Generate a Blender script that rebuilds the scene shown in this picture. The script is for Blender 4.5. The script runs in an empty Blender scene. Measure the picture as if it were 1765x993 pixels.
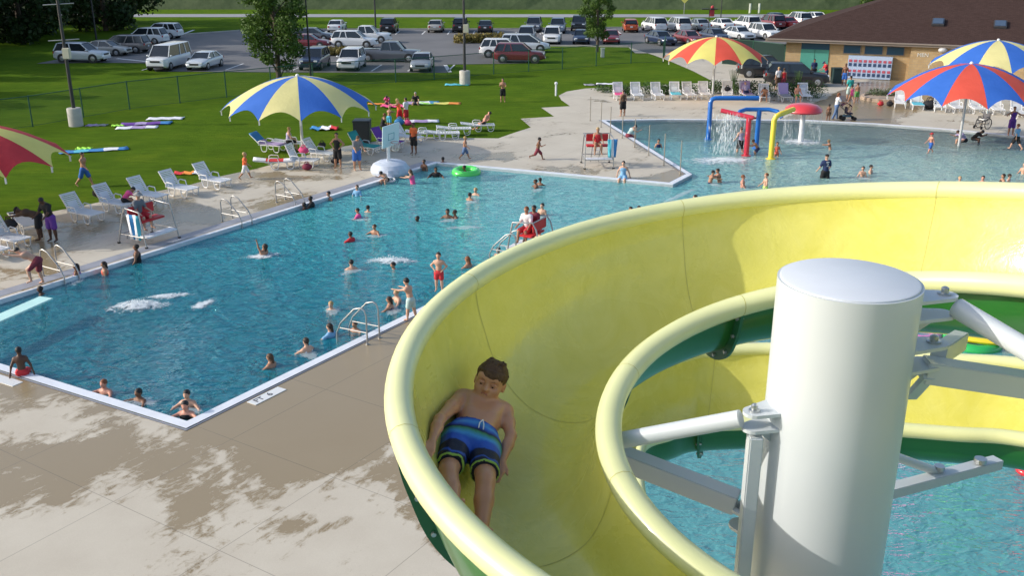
import bpy, bmesh, math, random
import numpy as np
from mathutils import Vector, Matrix, Quaternion
from mathutils.geometry import delaunay_2d_cdt
random.seed(7); RNG = np.random.default_rng(7)
SC = bpy.context.scene; COL = SC.collection
R = math.radians
# ------------------------------------------------------------------ camera (solved from the pool edges, poles and slide)
F = 1060.0; CX = 560.0; CY = 315.0; YH = -62.0; H = 10.5     # focal length and centre in photo pixels (1120 wide), horizon row, eye height
PITCH = math.atan((CY-YH)/F)
cam = bpy.data.cameras.new('camera'); camo = bpy.data.objects.new('camera', cam); COL.objects.link(camo)
cam.sensor_width = 36; cam.lens = 36*F/1120; cam.clip_start = .05; cam.clip_end = 4000
camo.location = (0, 0, H); camo.rotation_euler = (math.pi/2-PITCH, 0, 0); SC.camera = camo
# ------------------------------------------------------------------ sky, sun, exposure
SUN_EL = 25; SUN_AZ = 4        # light travels towards azimuth +12 deg from +X
w = bpy.data.worlds.new('World'); SC.world = w; w.use_nodes = True
nt = w.node_tree; sky = nt.nodes.new('ShaderNodeTexSky'); sky.sky_type = 'NISHITA'; sky.sun_disc = False
sky.sun_elevation = R(SUN_EL); sky.sun_rotation = math.atan2(-math.cos(R(SUN_AZ)), -math.sin(R(SUN_AZ)))
sky.air_density = 1.0; sky.dust_density = 2.2; sky.ozone_density = 1.2
nt.links.new(sky.outputs[0], nt.nodes['Background'].inputs[0]); nt.nodes['Background'].inputs[1].default_value = .15
sl = bpy.data.lights.new('sun', 'SUN'); sl.energy = 2.6; sl.angle = R(.5); sl.color = (1, .94, .84)
so = bpy.data.objects.new('sun', sl); COL.objects.link(so)
sd = Vector((math.cos(R(SUN_AZ))*math.cos(R(SUN_EL)), math.sin(R(SUN_AZ))*math.cos(R(SUN_EL)), -math.sin(R(SUN_EL))))
so.rotation_euler = sd.to_track_quat('-Z', 'Y').to_euler()
SC.view_settings.view_transform = 'Standard'; SC.view_settings.look = 'None'; SC.view_settings.gamma = 1
SC.view_settings.exposure = 0.52; SC.view_settings.use_curve_mapping = False
SC.cycles.max_bounces = 8; SC.cycles.transparent_max_bounces = 12; SC.cycles.glossy_bounces = 3
SC.cycles.caustics_reflective = False; SC.cycles.caustics_refractive = False

def ray(x, y):
    u = (x-CX)/F; v = (CY-y)/F
    return Vector((u, math.cos(PITCH)+v*math.sin(PITCH), -math.sin(PITCH)+v*math.cos(PITCH)))
def G(x, y, z=0.):                       # where a photo pixel meets the level z
    r = ray(x, y); t = (z-H)/r.z
    return Vector((r.x*t, r.y*t, z))
def PX(p):
    X, Y, Z = p; Z -= H; d = Y*math.cos(PITCH)-Z*math.sin(PITCH)
    return CX+F*X/d, CY-F*(Y*math.sin(PITCH)+Z*math.cos(PITCH))/d, d
def yawpx(a, b, z=0.):                   # world yaw of the direction between two pixels on the ground
    p, q = G(*a, z), G(*b, z); return math.degrees(math.atan2(q.y-p.y, q.x-p.x))
# ------------------------------------------------------------------ materials
MATS = {}
def mat(name, col, rough=.6, metal=0., spec=.5, var=0., vscale=4., bump=0., bscale=40., coat=0., emit=None):
    key = (name, tuple(col))
    if key in MATS: return MATS[key]
    m = bpy.data.materials.new(name); m.use_nodes = True; n = m.node_tree; b = n.nodes['Principled BSDF']
    c = (*col, 1) if len(col) == 3 else col
    b.inputs['Base Color'].default_value = c; b.inputs['Roughness'].default_value = rough; b.inputs['Metallic'].default_value = metal
    b.inputs['Specular IOR Level'].default_value = spec; b.inputs['Coat Weight'].default_value = coat; b.inputs['Coat Roughness'].default_value = .08
    if var > 0 or bump > 0:
        tc = n.nodes.new('ShaderNodeTexCoord')
    if var > 0:
        t = n.nodes.new('ShaderNodeTexNoise'); t.inputs['Scale'].default_value = vscale; t.inputs['Detail'].default_value = 5
        n.links.new(tc.outputs['Object'], t.inputs['Vector'])
        mr = n.nodes.new('ShaderNodeMapRange'); mr.inputs[1].default_value = .3; mr.inputs[2].default_value = .7
        mr.inputs[3].default_value = 1-var; mr.inputs[4].default_value = 1+var
        n.links.new(t.outputs['Fac'], mr.inputs[0])
        mx = n.nodes.new('ShaderNodeVectorMath'); mx.operation = 'SCALE'; mx.inputs[0].default_value = c[:3]
        n.links.new(mr.outputs[0], mx.inputs['Scale']); n.links.new(mx.outputs[0], b.inputs['Base Color'])
    if bump > 0:
        t = n.nodes.new('ShaderNodeTexNoise'); t.inputs['Scale'].default_value = bscale; t.inputs['Detail'].default_value = 4
        n.links.new(tc.outputs['Object'], t.inputs['Vector'])
        bp = n.nodes.new('ShaderNodeBump'); bp.inputs['Strength'].default_value = bump; bp.inputs['Distance'].default_value = .02
        n.links.new(t.outputs['Fac'], bp.inputs['Height']); n.links.new(bp.outputs[0], b.inputs['Normal'])
    MATS[key] = m; return m
class NB:                                # small node helper
    def __init__(s, name):
        s.m = bpy.data.materials.new(name); s.m.use_nodes = True; s.n = s.m.node_tree.nodes; s.l = s.m.node_tree.links
        s.b = s.n['Principled BSDF']; s.tc = s.n.new('ShaderNodeTexCoord')
    def node(s, t, **kw):
        x = s.n.new(t)
        for k, v in kw.items():
            if k.startswith('i_'):
                k = k[2:]; k = int(k) if k.isdigit() else k.replace('_', ' ')
                x.inputs[k].default_value = v
            else: setattr(x, k, v)
        return x
    def link(s, a, b): s.l.new(a, b)
    def noise(s, scale, detail=5, rough=.55, vec=None, dist=0.):
        t = s.node('ShaderNodeTexNoise', i_Scale=scale, i_Detail=detail, i_Roughness=rough, i_Distortion=dist)
        s.link(vec or s.tc.outputs['Object'], t.inputs['Vector']); return t.outputs['Fac']
    def ramp(s, fac, stops, interp='LINEAR'):
        r = s.node('ShaderNodeValToRGB'); e = r.color_ramp.elements; r.color_ramp.interpolation = interp
        while len(e) < len(stops): e.new(.5)
        for k, (p, c) in enumerate(stops):
            e[k].position = p; e[k].color = (*c, 1) if len(c) == 3 else c
        s.link(fac, r.inputs[0]); return r.outputs[0]
    def mix(s, f, a, b, blend='MIX'):
        x = s.node('ShaderNodeMix', data_type='RGBA', blend_type=blend)
        for v, i in ((f, 0), (a, 6), (b, 7)):
            if isinstance(v, (int, float)): x.inputs[i].default_value = v
            elif isinstance(v, tuple): x.inputs[i].default_value = (*v, 1)
            else: s.link(v, x.inputs[i])
        return x.outputs[2]
    def math(s, op, a, b=0., c=None):
        x = s.node('ShaderNodeMath', operation=op)
        for i, v in enumerate((a, b, c)):
            if v is None: continue
            if isinstance(v, (int, float)): x.inputs[i].default_value = v
            else: s.link(v, x.inputs[i])
        return x.outputs[0]
    def bump(s, h, strength, dist=.02):
        x = s.node('ShaderNodeBump', i_Strength=strength, i_Distance=dist); s.link(h, x.inputs['Height']); return x.outputs[0]
# ------------------------------------------------------------------ mesh builder
class MB:
    def __init__(s): s.v = []; s.f = []; s.mi = []; s.cur = 0
    def slot(s, i): s.cur = i; return s
    def add(s, vs, fs):
        o = len(s.v); s.v += [tuple(p) for p in vs]; s.f += [tuple(i+o for i in f) for f in fs]; s.mi += [s.cur]*len(fs); return s
    def box(s, c, d, rot=None, yaw=0, taper=1.):
        x, y, z = d[0]/2, d[1]/2, d[2]/2
        P = [Vector((sx*x*(taper if sz > 0 else 1), sy*y*(taper if sz > 0 else 1), sz*z)) for sz in (-1, 1) for sy in (-1, 1) for sx in (-1, 1)]
        M = rot if rot is not None else Matrix.Rotation(R(yaw), 3, 'Z')
        P = [M @ p + Vector(c) for p in P]
        return s.add(P, [(0, 2, 3, 1), (4, 5, 7, 6), (0, 1, 5, 4), (2, 6, 7, 3), (0, 4, 6, 2), (1, 3, 7, 5)])
    def bar(s, a, b, wd, ht, up=Vector((0, 0, 1))):      # rectangular bar from a to b
        a, b = Vector(a), Vector(b); d = b-a; L = d.length; d.normalize(); sx = d.cross(up)
        if sx.length < 1e-4: sx = Vector((1, 0, 0))
        sx.normalize(); uz = sx.cross(d).normalized()
        M = Matrix((d, sx, uz)).transposed(); return s.box((a+b)/2, (L, wd, ht), rot=M)
    def tube(s, pts, r, n=10, cap=True, closed=False):
        pts = [Vector(p) for p in pts]; m = len(pts); rr = r if isinstance(r, (list, tuple)) else [r]*m
        vs = []; ref = None
        for i, p in enumerate(pts):
            if closed: t = pts[(i+1) % m]-pts[i-1]
            else: t = pts[min(i+1, m-1)]-pts[max(i-1, 0)]
            t.normalize()
            if ref is None: ref = Vector((0, 0, 1)) if abs(t.z) < .9 else Vector((1, 0, 0))
            a = t.cross(ref).normalized(); b = a.cross(t).normalized(); ref = b
            vs += [p+(a*math.cos(2*math.pi*k/n)+b*math.sin(2*math.pi*k/n))*rr[i] for k in range(n)]
        fs = []
        for i in range(m if closed else m-1):
            j = (i+1) % m
            fs += [(i*n+k, j*n+k, j*n+(k+1) % n, i*n+(k+1) % n) for k in range(n)]
        if cap and not closed: fs += [tuple(range(n)), tuple(reversed(range((m-1)*n, m*n)))]
        return s.add(vs, fs)
    def lathe(s, prof, c=(0, 0, 0), n=24, axis='Z', cap=True):
        vs = []
        for r_, z in prof:
            for k in range(n):
                a = 2*math.pi*k/n; p = (r_*math.cos(a), r_*math.sin(a), z)
                if axis == 'Y': p = (p[0], p[2], p[1])
                if axis == 'X': p = (p[2], p[0], p[1])
                vs.append((p[0]+c[0], p[1]+c[1], p[2]+c[2]))
        m = len(prof); fs = [(i*n+k, i*n+(k+1) % n, (i+1)*n+(k+1) % n, (i+1)*n+k) for i in range(m-1) for k in range(n)]
        if cap: fs += [tuple(reversed(range(n))), tuple(range((m-1)*n, m*n))]
        return s.add(vs, fs)
    def ball(s, c, r, n=10, m=6):
        rx, ry, rz = (r, r, r) if isinstance(r, (int, float)) else r
        vs = [(c[0], c[1], c[2]-rz)]; fs = []
        for i in range(1, m):
            p = math.pi*i/m
            vs += [(c[0]+rx*math.sin(p)*math.cos(2*math.pi*k/n), c[1]+ry*math.sin(p)*math.sin(2*math.pi*k/n), c[2]-rz*math.cos(p)) for k in range(n)]
        vs.append((c[0], c[1], c[2]+rz))
        fs += [(0, 1+(k+1) % n, 1+k) for k in range(n)]
        for i in range(m-2): fs += [(1+i*n+k, 1+i*n+(k+1) % n, 1+(i+1)*n+(k+1) % n, 1+(i+1)*n+k) for k in range(n)]
        l = 1+(m-2)*n; fs += [(l+k, l+(k+1) % n, len(vs)-1) for k in range(n)]
        return s.add(vs, fs)
    def grid(s, rows, closed=False):                      # rows of equal length -> quads
        n = len(rows[0]); vs = [p for r_ in rows for p in r_]; fs = []
        for i in range(len(rows)-1):
            for k in range(n if closed else n-1): fs.append((i*n+k, i*n+(k+1) % n, (i+1)*n+(k+1) % n, (i+1)*n+k))
        return s.add(vs, fs)
    def prism(s, poly, z0, z1):
        n = len(poly); s.add([(p[0], p[1], z0) for p in poly]+[(p[0], p[1], z1) for p in poly],
              [tuple(reversed(range(n))), tuple(range(n, 2*n))]+[(k, (k+1) % n, n+(k+1) % n, n+k) for k in range(n)]); return s
    def xf(s, M, start=0):
        s.v[start:] = [tuple(M @ Vector(p)) for p in s.v[start:]]; return s
    def build(s, name, mats, parent=None, smooth=False, bevel=0, loc=None, angle=None):
        me = bpy.data.meshes.new(name); me.from_pydata(s.v, [], s.f)
        mats = mats if isinstance(mats, (list, tuple)) else [mats]
        for m in mats: me.materials.append(m)
        if len(mats) > 1: me.polygons.foreach_set('material_index', s.mi)
        bm = bmesh.new(); bm.from_mesh(me); bmesh.ops.recalc_face_normals(bm, faces=bm.faces)
        if bevel > 0:
            bmesh.ops.bevel(bm, geom=[e for e in bm.edges if len(e.link_faces) == 2 and e.calc_face_angle(0) > .6], offset=bevel, segments=2, affect='EDGES', clamp_overlap=True)
        bm.to_mesh(me); bm.free()
        if smooth or bevel > 0:
            me.polygons.foreach_set('use_smooth', [True]*len(me.polygons))
            if angle is None: angle = 40
            me.set_sharp_from_angle(angle=R(angle))
        return obj(name, me, parent, loc)
def obj(name, me, parent=None, loc=None):
    o = bpy.data.objects.new(name, me); COL.objects.link(o)
    if parent is not None: o.parent = parent
    if loc is not None: o.location = loc
    return o
def tag(o, label=None, cat=None, group=None, kind=None):
    for k, v in (('label', label), ('category', cat), ('group', group), ('kind', kind)):
        if v: o[k] = v
    return o
def thing(name, label, cat, loc=(0, 0, 0), yaw=0, group=None):
    o = bpy.data.objects.new(name, None); COL.objects.link(o); o.location = loc; o.rotation_euler = (0, 0, R(yaw)); o.empty_display_size = .2
    return tag(o, label, cat, group)
KIDS = {}
def kids(o):
    return [c for c in o.children]
def dup(root, loc, yaw=0, label=None, group=None, scale=None, recolor=None):
    def cp(o, par):
        c = o.copy(); COL.objects.link(c); c.parent = par
        if recolor and o.type == 'MESH':
            for i, sl_ in enumerate(c.material_slots):
                m = sl_.material
                if m and m.name.split('.')[0] in recolor:
                    sl_.link = 'OBJECT'; sl_.material = recolor[m.name.split('.')[0]]
        for ch in kids(o): cp(ch, c)
        return c
    r = cp(root, None); r.location = loc; r.rotation_euler = (0, 0, R(yaw))
    if scale: r.scale = (scale,)*3 if isinstance(scale, (int, float)) else scale
    if label: r['label'] = label
    if group: r['group'] = group
    return r
def inpoly(p, poly):
    x, y = p[0], p[1]; c = False; n = len(poly); j = n-1
    for i in range(n):
        xi, yi = poly[i][0], poly[i][1]; xj, yj = poly[j][0], poly[j][1]
        if (yi > y) != (yj > y) and x < (xj-xi)*(y-yi)/(yj-yi)+xi: c = not c
        j = i
    return c
def sheet(outer, holes=(), z=0., grid=0., zf=None):       # a triangulated sheet with holes -> MB
    vs = []; ed = []
    for poly in (outer, *holes):
        o = len(vs); vs += [Vector((p[0], p[1])) for p in poly]; ed += [(o+k, o+(k+1) % len(poly)) for k in range(len(poly))]
    if grid:
        xs = [p[0] for p in outer]; ys = [p[1] for p in outer]
        x = min(xs)+grid/2
        while x < max(xs):
            y = min(ys)+grid/2
            while y < max(ys):
                q = (x+random.uniform(-.1, .1)*grid, y+random.uniform(-.1, .1)*grid)
                if inpoly(q, outer) and not any(inpoly(q, h) for h in holes): vs.append(Vector(q))
                y += grid
            x += grid
    V, E_, Fc, *_ = delaunay_2d_cdt(vs, ed, [], 0, 1e-5)
    fs = []
    for f in Fc:
        c = sum((V[i] for i in f), Vector((0, 0)))/len(f)
        if inpoly(c, outer) and not any(inpoly(c, h) for h in holes): fs.append(f)
    m = MB(); m.add([(p.x, p.y, zf(p.x, p.y) if zf else z) for p in V], fs); return m
def offset_poly(poly, d):                                  # poly counter-clockwise, d > 0 outwards
    n = len(poly); out = []
    for i in range(n):
        a, b, c = Vector(poly[i-1][:2]), Vector(poly[i][:2]), Vector(poly[(i+1) % n][:2])
        e1 = (b-a).normalized(); e2 = (c-b).normalized(); n1 = Vector((e1.y, -e1.x)); n2 = Vector((e2.y, -e2.x))
        k = (n1+n2); k = k/max(.25, k.length_squared)*2
        out.append(b+k*d/1.0)
    return out
def catmull(P, n):
    P = [Vector(p) for p in P]; out = []
    for i in range(len(P)-1):
        p0, p1, p2, p3 = P[max(i-1, 0)], P[i], P[i+1], P[min(i+2, len(P)-1)]
        for k in range(n):
            t = k/n; out.append(.5*((2*p1)+(p2-p0)*t+(2*p0-5*p1+4*p2-p3)*t*t+(3*p1-p0-3*p2+p3)*t**3))
    out.append(P[-1]); return out
# ================================================================== SETTING
ZD = .05                                                   # level of the concrete deck above the lawn sheet
A0 = G(204.6, 461.9, ZD); AX = (G(455, 337, ZD)-G(240, 441, ZD)).normalized(); BXd = (G(0, 398.5, ZD)-A0).normalized()
LEN_A = 19.4
def PV(u, v): p = A0+AX*u+BXd*v; return (p.x, p.y)        # pool frame: u along the long side, v across
pool_far_left = G(478, 178.6, ZD)
WAT = [(A0.x, A0.y)]
_far = (pool_far_left-A0); VW = _far.dot(BXd-AX*AX.dot(BXd))*1.0
# outline of the water, counter-clockwise
c_aend = PV(LEN_A, 0)
lz0, lz1 = Vector((c_aend[0]+4.4, c_aend[1]-2.3)), None
shore = [G(x, y, ZD) for x, y in ((1120, 150), (1040, 142), (960, 136), (880, 132), (800, 131.5), (730, 131), (662, 132))]
pen = [G(757, 191, ZD), G(736, 202, ZD)]
WAT = [PV(0, 0), c_aend, (lz0.x, lz0.y), (4.6, 23.0), (2.0, 17.0), (1.3, 10.0), (1.6, -8.0), (34, -8.0), (52, 20.0), (52, 40.0), (43.0, 49.5)]
WAT += [(p.x, p.y) for p in shore]+[(pen[0].x, pen[0].y), (pen[1].x, pen[1].y)]
D0 = pool_far_left; WAT += [(D0.x, D0.y)]
B0 = G(0, 326.5, ZD); BD = (G(413, 194.5, ZD)-B0).normalized()
# left side line continued to the short side left of the frame
bl = B0-BD*9.5; WAT += [(bl.x, bl.y)]
cl = A0+BXd*((Vector((bl.x, bl.y, ZD))-A0).dot(BXd)); WAT += [(cl.x, cl.y)]
def area(p): return sum(p[i-1][0]*p[i][1]-p[i][0]*p[i-1][1] for i in range(len(p)))/2
if area(WAT) < 0: WAT.reverse()
ZW = -.07                                                  # water level
def depth(x, y):
    q = Vector((x, y, ZD))-A0; u = q.dot(AX); v = q.dot(BXd)
    lap = -1.25-2.3*max(0, min(1, (17-u)/14))
    if v < -.5 or x > 6.5:                                 # leisure side: slopes to nothing at the far shore
        sy = 60.9-.13*(x-6)
        lei = -max(.10, min(1.25, .06+(sy-y)*.075)); k = max(0, min(1, (u-10)/8)) if v > -.5 else 1
        return lei if v < -.5 or y > 40 else lap
    return lap
# --- materials
g = NB('grass_blades'); n1 = g.noise(.35, 6); gm = g.node('ShaderNodeMapping'); gm.inputs['Scale'].default_value = (.25, 1, 1); gm.inputs['Rotation'].default_value = (0, 0, .1); g.link(g.tc.outputs['Object'], gm.inputs[0]); n2 = g.noise(2.6, 7, .75, gm.outputs[0]); n3 = g.noise(60, 3, .7)
c1 = g.ramp(n1, [(.3, (.065, .128, .006)), (.5, (.096, .178, .008)), (.7, (.145, .215, .012))])
c2 = g.mix(g.ramp(n2, [(.38, (0, 0, 0)), (.66, (.8, .8, .8))]), c1, (.035, .085, .004)); c3 = g.mix(g.math('MULTIPLY', n3, .5), c2, (.13, .21, .03))
g.link(c3, g.b.inputs['Base Color']); g.b.inputs['Roughness'].default_value = 1; g.b.inputs['Specular IOR Level'].default_value = .02
g.link(g.bump(g.math('ADD', n2, n3), .9, .06), g.b.inputs['Normal']); M_GRASS = g.m
def concrete(name, wetamt, near=True):
    c = NB(name); mp = c.node('ShaderNodeMapping'); mp.vector_type = 'TEXTURE'
    mp.inputs['Location'].default_value = (A0.x, A0.y, 0); mp.inputs['Rotation'].default_value = (0, 0, math.atan2(AX.y, AX.x))
    c.link(c.tc.outputs['Object'], mp.inputs[0]); v = mp.outputs[0]
    sep = c.node('ShaderNodeSeparateXYZ'); c.link(v, sep.inputs[0])
    base = c.ramp(c.noise(.5, 6, .6, v), [(.3, (.50, .44, .345)), (.7, (.60, .545, .44))])
    fine = c.noise(90, 3, .6, v); base = c.mix(.25, base, c.ramp(fine, [(.3, (.34, .31, .26)), (.7, (.62, .59, .53))]))
    # wet film: smooth puddled areas near the rim, breaking up raggedly as they dry
    big = c.noise(.30, 3, .5, v, .8); rag = c.noise(2.4, 8, .74, v, 1.2); str_ = c.node('ShaderNodeMapping'); str_.inputs['Scale'].default_value = (.45, 1.6, 1); str_.inputs['Rotation'].default_value = (0, 0, -.6); c.link(v, str_.inputs[0]); sm_ = c.noise(2.2, 7, .7, str_.outputs[0], 1.)
    x = c.math('ADD', c.math('MULTIPLY', big, .75), c.math('ADD', c.math('MULTIPLY', rag, .25), c.math('MULTIPLY', sm_, .25)))
    def ss(o_, a_, b_):
        r_ = c.node('ShaderNodeMapRange', interpolation_type='SMOOTHSTEP'); c.link(o_, r_.inputs[0]); r_.inputs[1].default_value = a_; r_.inputs[2].default_value = b_; return r_.outputs[0]
    u = sep.outputs['X']; vv = sep.outputs['Y']; mul = lambda a_, b_: c.math('MULTIPLY', a_, b_); inv = lambda a_: c.math('SUBTRACT', 1., a_)
    za = mul(mul(ss(u, -.8, 2.6), ss(vv, -6., -3.6)), inv(ss(vv, 1., 2.)))                      # walk along the near long side: soaked
    zb = mul(mul(inv(ss(u, 1., 2.)), ss(u, -9., -.4)), inv(ss(vv, 18., 24.)))                        # apron in front of the short side
    zc = mul(mul(ss(vv, 12., 12.6), inv(ss(vv, 16., 22.))), inv(ss(u, 16., 30.)))                # left walk
    zf = ss(u, 26., 32.)
    x = c.math('ADD', x, c.math('ADD', c.math('ADD', mul(za, .34), mul(zb, .085)), c.math('SUBTRACT', mul(zc, .07), mul(zf, .05))))
    wet = c.ramp(x, [(wetamt, (0, 0, 0)), (wetamt+.045, (1, 1, 1))])
    wetc = c.mix(.85, base, (.262, .192, .095))
    col = c.mix(wet, base, wetc)
    # sawn control joints on the pool's grid
    def joint(out, step, off):
        t = c.math('ABSOLUTE', c.math('SUBTRACT', c.math('FRACT', c.math('DIVIDE', c.math('ADD', out, off), step)), .5))
        return c.math('GREATER_THAN', t, .5-.009/step)
    j = c.math('MAXIMUM', joint(sep.outputs['X'], 3.05, .02), joint(sep.outputs['Y'], 3.05, 1.5))
    col = c.mix(c.math('MULTIPLY', j, .4), col, (.07, .06, .05))
    c.link(col, c.b.inputs['Base Color'])
    rr = c.math('SUBTRACT', .85, c.math('MULTIPLY', wet, .62)); c.link(rr, c.b.inputs['Roughness'])
    c.link(c.bump(fine, .25, .004), c.b.inputs['Normal']); return c.m
M_DECK = concrete('deck_concrete', .665)
M_DECK2 = concrete('far_deck_concrete', .72, False)
a = NB('asphalt'); an = a.noise(.18, 5); af = a.noise(30, 3)
a.link(a.mix(.35, a.ramp(an, [(.35, (.115, .115, .12)), (.65, (.17, .168, .17))]), a.ramp(af, [(.3, (.09, .09, .09)), (.7, (.22, .21, .21))])), a.b.inputs['Base Color'])
a.b.inputs['Roughness'].default_value = .85; M_ASPH = a.m
M_COPE = mat('coping_white', (.74, .77, .82), .45, var=.05, vscale=3)
M_COPE2 = mat('coping_grey', (.30, .31, .35), .6, var=.12, vscale=2)
M_WPAINT = mat('white_paint', (.72, .72, .70), .6, var=.08, vscale=2)
M_FLOORW = mat('pool_plaster', (.74, .84, .86), .6, var=.08, vscale=.6)
M_LANE = mat('lane_tile', (.012, .05, .26), .5)
# --- ground sheets
deck_edge = [G(x, y, 0) for x, y in ((0, 245), (63, 231.5), (130, 218), (205, 204), (240, 194), (280, 185.6), (330, 172), (364.5, 162.7), (400, 157), (430, 152.5), (461, 150.6), (500, 151.5), (545, 152), (562, 146), (580.6, 140), (569.5, 130.4), (606, 128), (592, 118.3), (623.5, 116.6), (614, 110), (611, 105), (620, 100.5), (640, 97.2), (658, 96.3), (700, 94.5), (740, 92.5), (770, 91), (779, 89), (758, 78), (736, 68.5), (715, 60.5), (687, 51.5))]
e0 = deck_edge[0]; ext = [Vector((e0.x-16, e0.y-28, 0))]
DECK = [(-60, -25), (70, -25), (70, 100), (deck_edge[-1].x, 100.5)]+[(p.x, p.y) for p in reversed(deck_edge)]+[(ext[0].x, ext[0].y)]
if area(DECK) < 0: DECK.reverse()
cope_o = offset_poly(WAT, .27); cope_g = offset_poly(WAT, .33)
LOTTOP = [G(x, y) for x, y in ((198, 38), (280, 32.3), (420, 32), (560, 31.6), (700, 30), (860, 27), (1000, 20))]
LOTBOT = [G(x, y) for x, y in ((40, 69.5), (100, 68.5), (163, 69), (170, 78), (300, 79), (400, 79.5), (489, 79.5), (486, 70.5), (540, 69.8), (575, 69), (582, 62), (590, 50.2), (640, 50.6), (687, 51.3), (716, 60.6))]
big = [(-900, -300), (900, -300), (900, 1800), (-900, 1800)]
m = sheet(big, [WAT], 0.); lawn = m.build('grass_ground', M_GRASS); tag(lawn, kind='structure')
m = sheet(DECK, [cope_g], ZD); o = m.build('pool_deck', [M_DECK])
tag(o, kind='structure')
far_poly = [(e0.x, e0.y)]+[(p.x, p.y) for p in deck_edge[1:]]+[(69, 100), (69, 20), (52.5, 18)]
k_ = [i for i, p in enumerate(cope_g) if (Vector(p)-Vector(WAT[8])).length < 1.5]
fg = sheet([(p.x, p.y) for p in deck_edge]+[(69, 100.2), (69, 22), (54, 22), (54, 41)]+[(p[0], p[1]) for p in offset_poly(WAT, .34)[10:21]][0:0]+[(43.3, 50.2)]+[(p.x, p.y+.45) for p in shore]+[(shore[-1].x-.6, shore[-1].y), (pen[0].x+.7, pen[0].y-.1), (pen[1].x+.1, pen[1].y-.45), (D0.x-.1, D0.y-.0)]+[(B0.x+BD.x*t_-BD.y*.75, B0.y+BD.y*t_+BD.x*.75) for t_ in (22., 8., -2., -9.)], [], ZD+.004) if 0 else None
def ring(inner, outer, z, z2=None):
    m = MB(); n = len(inner)
    for i in range(n):
        j = (i+1) % n; a_, b_, c_, d_ = inner[i], inner[j], outer[j], outer[i]
        m.add([(a_[0], a_[1], z), (b_[0], b_[1], z), (c_[0], c_[1], z), (d_[0], d_[1], z)], [(0, 1, 2, 3)])
        m.add([(a_[0], a_[1], z), (b_[0], b_[1], z), (b_[0], b_[1], z-.35), (a_[0], a_[1], z-.35)], [(0, 1, 2, 3)])
    return m
tag(ring(WAT, cope_o, ZD+.03).build('pool_coping', M_COPE), kind='structure')
tag(ring(cope_o, cope_g, ZD+.012).build('pool_coping_edge', M_COPE2), kind='structure')
m = MB(); nB = Vector((-BD.y, BD.x, 0)); e1_, e2_ = B0-BD*9, D0+Vector((0, 0, 0)); b_a, b_b = Vector((e1_.x, e1_.y, ZD+.008)), Vector((D0.x, D0.y, ZD+.008))
nB = nB if (b_a+nB-A0).length > (b_a-nB-A0).length else -nB
m.add([b_a+nB*.31, b_b+nB*.31+BD*.3, b_b+nB*.85+BD*.3, b_a+nB*.85], [(0, 1, 2, 3)]); tag(m.build('gutter_band', M_COPE2), kind='structure')
# --- pool basin: walls, sloping floor, lane lines
m = sheet(WAT, (), grid=1.2, zf=lambda x, y: depth(x, y)-.05)
n = len(WAT)
for i in range(n):
    j = (i+1) % n; a_, b_ = WAT[i], WAT[j]
    m.add([(a_[0], a_[1], ZD), (b_[0], b_[1], ZD), (b_[0], b_[1], -3.8), (a_[0], a_[1], -3.8)], [(0, 1, 2, 3)])
bo_ = m.build('pool_basin', [M_FLOORW, mat('zero_depth_concrete', (.46, .42, .33), .8, var=.1, vscale=1)]); tag(bo_, kind='structure')
for p in bo_.data.polygons:
    if -.52 < p.center.z < -.05 and abs(p.normal.z) > .5: p.material_index = 1 if p.center.z > -.42 else 0
m = MB()
for k in range(5):
    v = 1.5+k*2.3
    pts = [PV(u, v) for u in np.linspace(1.5, 27 if v > 1 else 20, 26)]
    for p, q in zip(pts[:-1], pts[1:]):
        s_ = BXd*.22
        m.add([(p[0]-s_.x, p[1]-s_.y, depth(*p)-.03), (q[0]-s_.x, q[1]-s_.y, depth(*q)-.03), (q[0]+s_.x, q[1]+s_.y, depth(*q)-.03), (p[0]+s_.x, p[1]+s_.y, depth(*p)-.03)], [(0, 1, 2, 3)])
tag(m.build('lane_lines', M_LANE), kind='structure')
# --- water: a closed body with absorption, wavy skin
wt = NB('pool_water'); wt.n.remove(wt.b); out = wt.n['Material Output']
vec = wt.node('ShaderNodeMapping'); vec.inputs['Rotation'].default_value = (0, 0, .12); vec.inputs['Scale'].default_value = (1, 2.3, 1); wt.link(wt.tc.outputs['Object'], vec.inputs[0])
wa = wt.noise(1.5, 3, .55, vec.outputs[0], .8); wb = wt.noise(4.2, 3, .6, vec.outputs[0], .4); wc = wt.noise(9., 2, .5)
hgt = wt.math('ADD', wt.math('MULTIPLY', wa, 1.0), wt.math('ADD', wt.math('MULTIPLY', wb, .42), wt.math('MULTIPLY', wc, .10)))
so0 = wt.node('ShaderNodeSeparateXYZ'); wt.link(wt.tc.outputs['Object'], so0.inputs[0])
def sst0(o_, a_, b_):
    r_ = wt.node('ShaderNodeMapRange', interpolation_type='SMOOTHSTEP'); wt.link(o_, r_.inputs[0]); r_.inputs[1].default_value = a_; r_.inputs[2].default_value = b_; return r_.outputs[0]
calm = wt.math('MULTIPLY', sst0(so0.outputs['X'], -1., 2.), wt.math('SUBTRACT', 1., sst0(so0.outputs['Y'], 24., 36.)))   # sheltered splash basin
hgt = wt.math('MULTIPLY', hgt, wt.math('SUBTRACT', 1., wt.math('MULTIPLY', calm, .58)))
bp = wt.bump(hgt, 1.0, .24)
fr = wt.node('ShaderNodeFresnel', i_IOR=1.33); wt.link(bp, fr.inputs['Normal'])
gl = wt.node('ShaderNodeBsdfGlossy', i_Roughness=.03); gl.inputs['Color'].default_value = (1, 1, 1, 1); wt.link(bp, gl.inputs['Normal'])
tr = wt.node('ShaderNodeBsdfTransparent'); tr.inputs['Color'].default_value = (.93, .98, .99, 1)
df = wt.node('ShaderNodeBsdfDiffuse'); wt.link(bp, df.inputs['Normal'])
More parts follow.
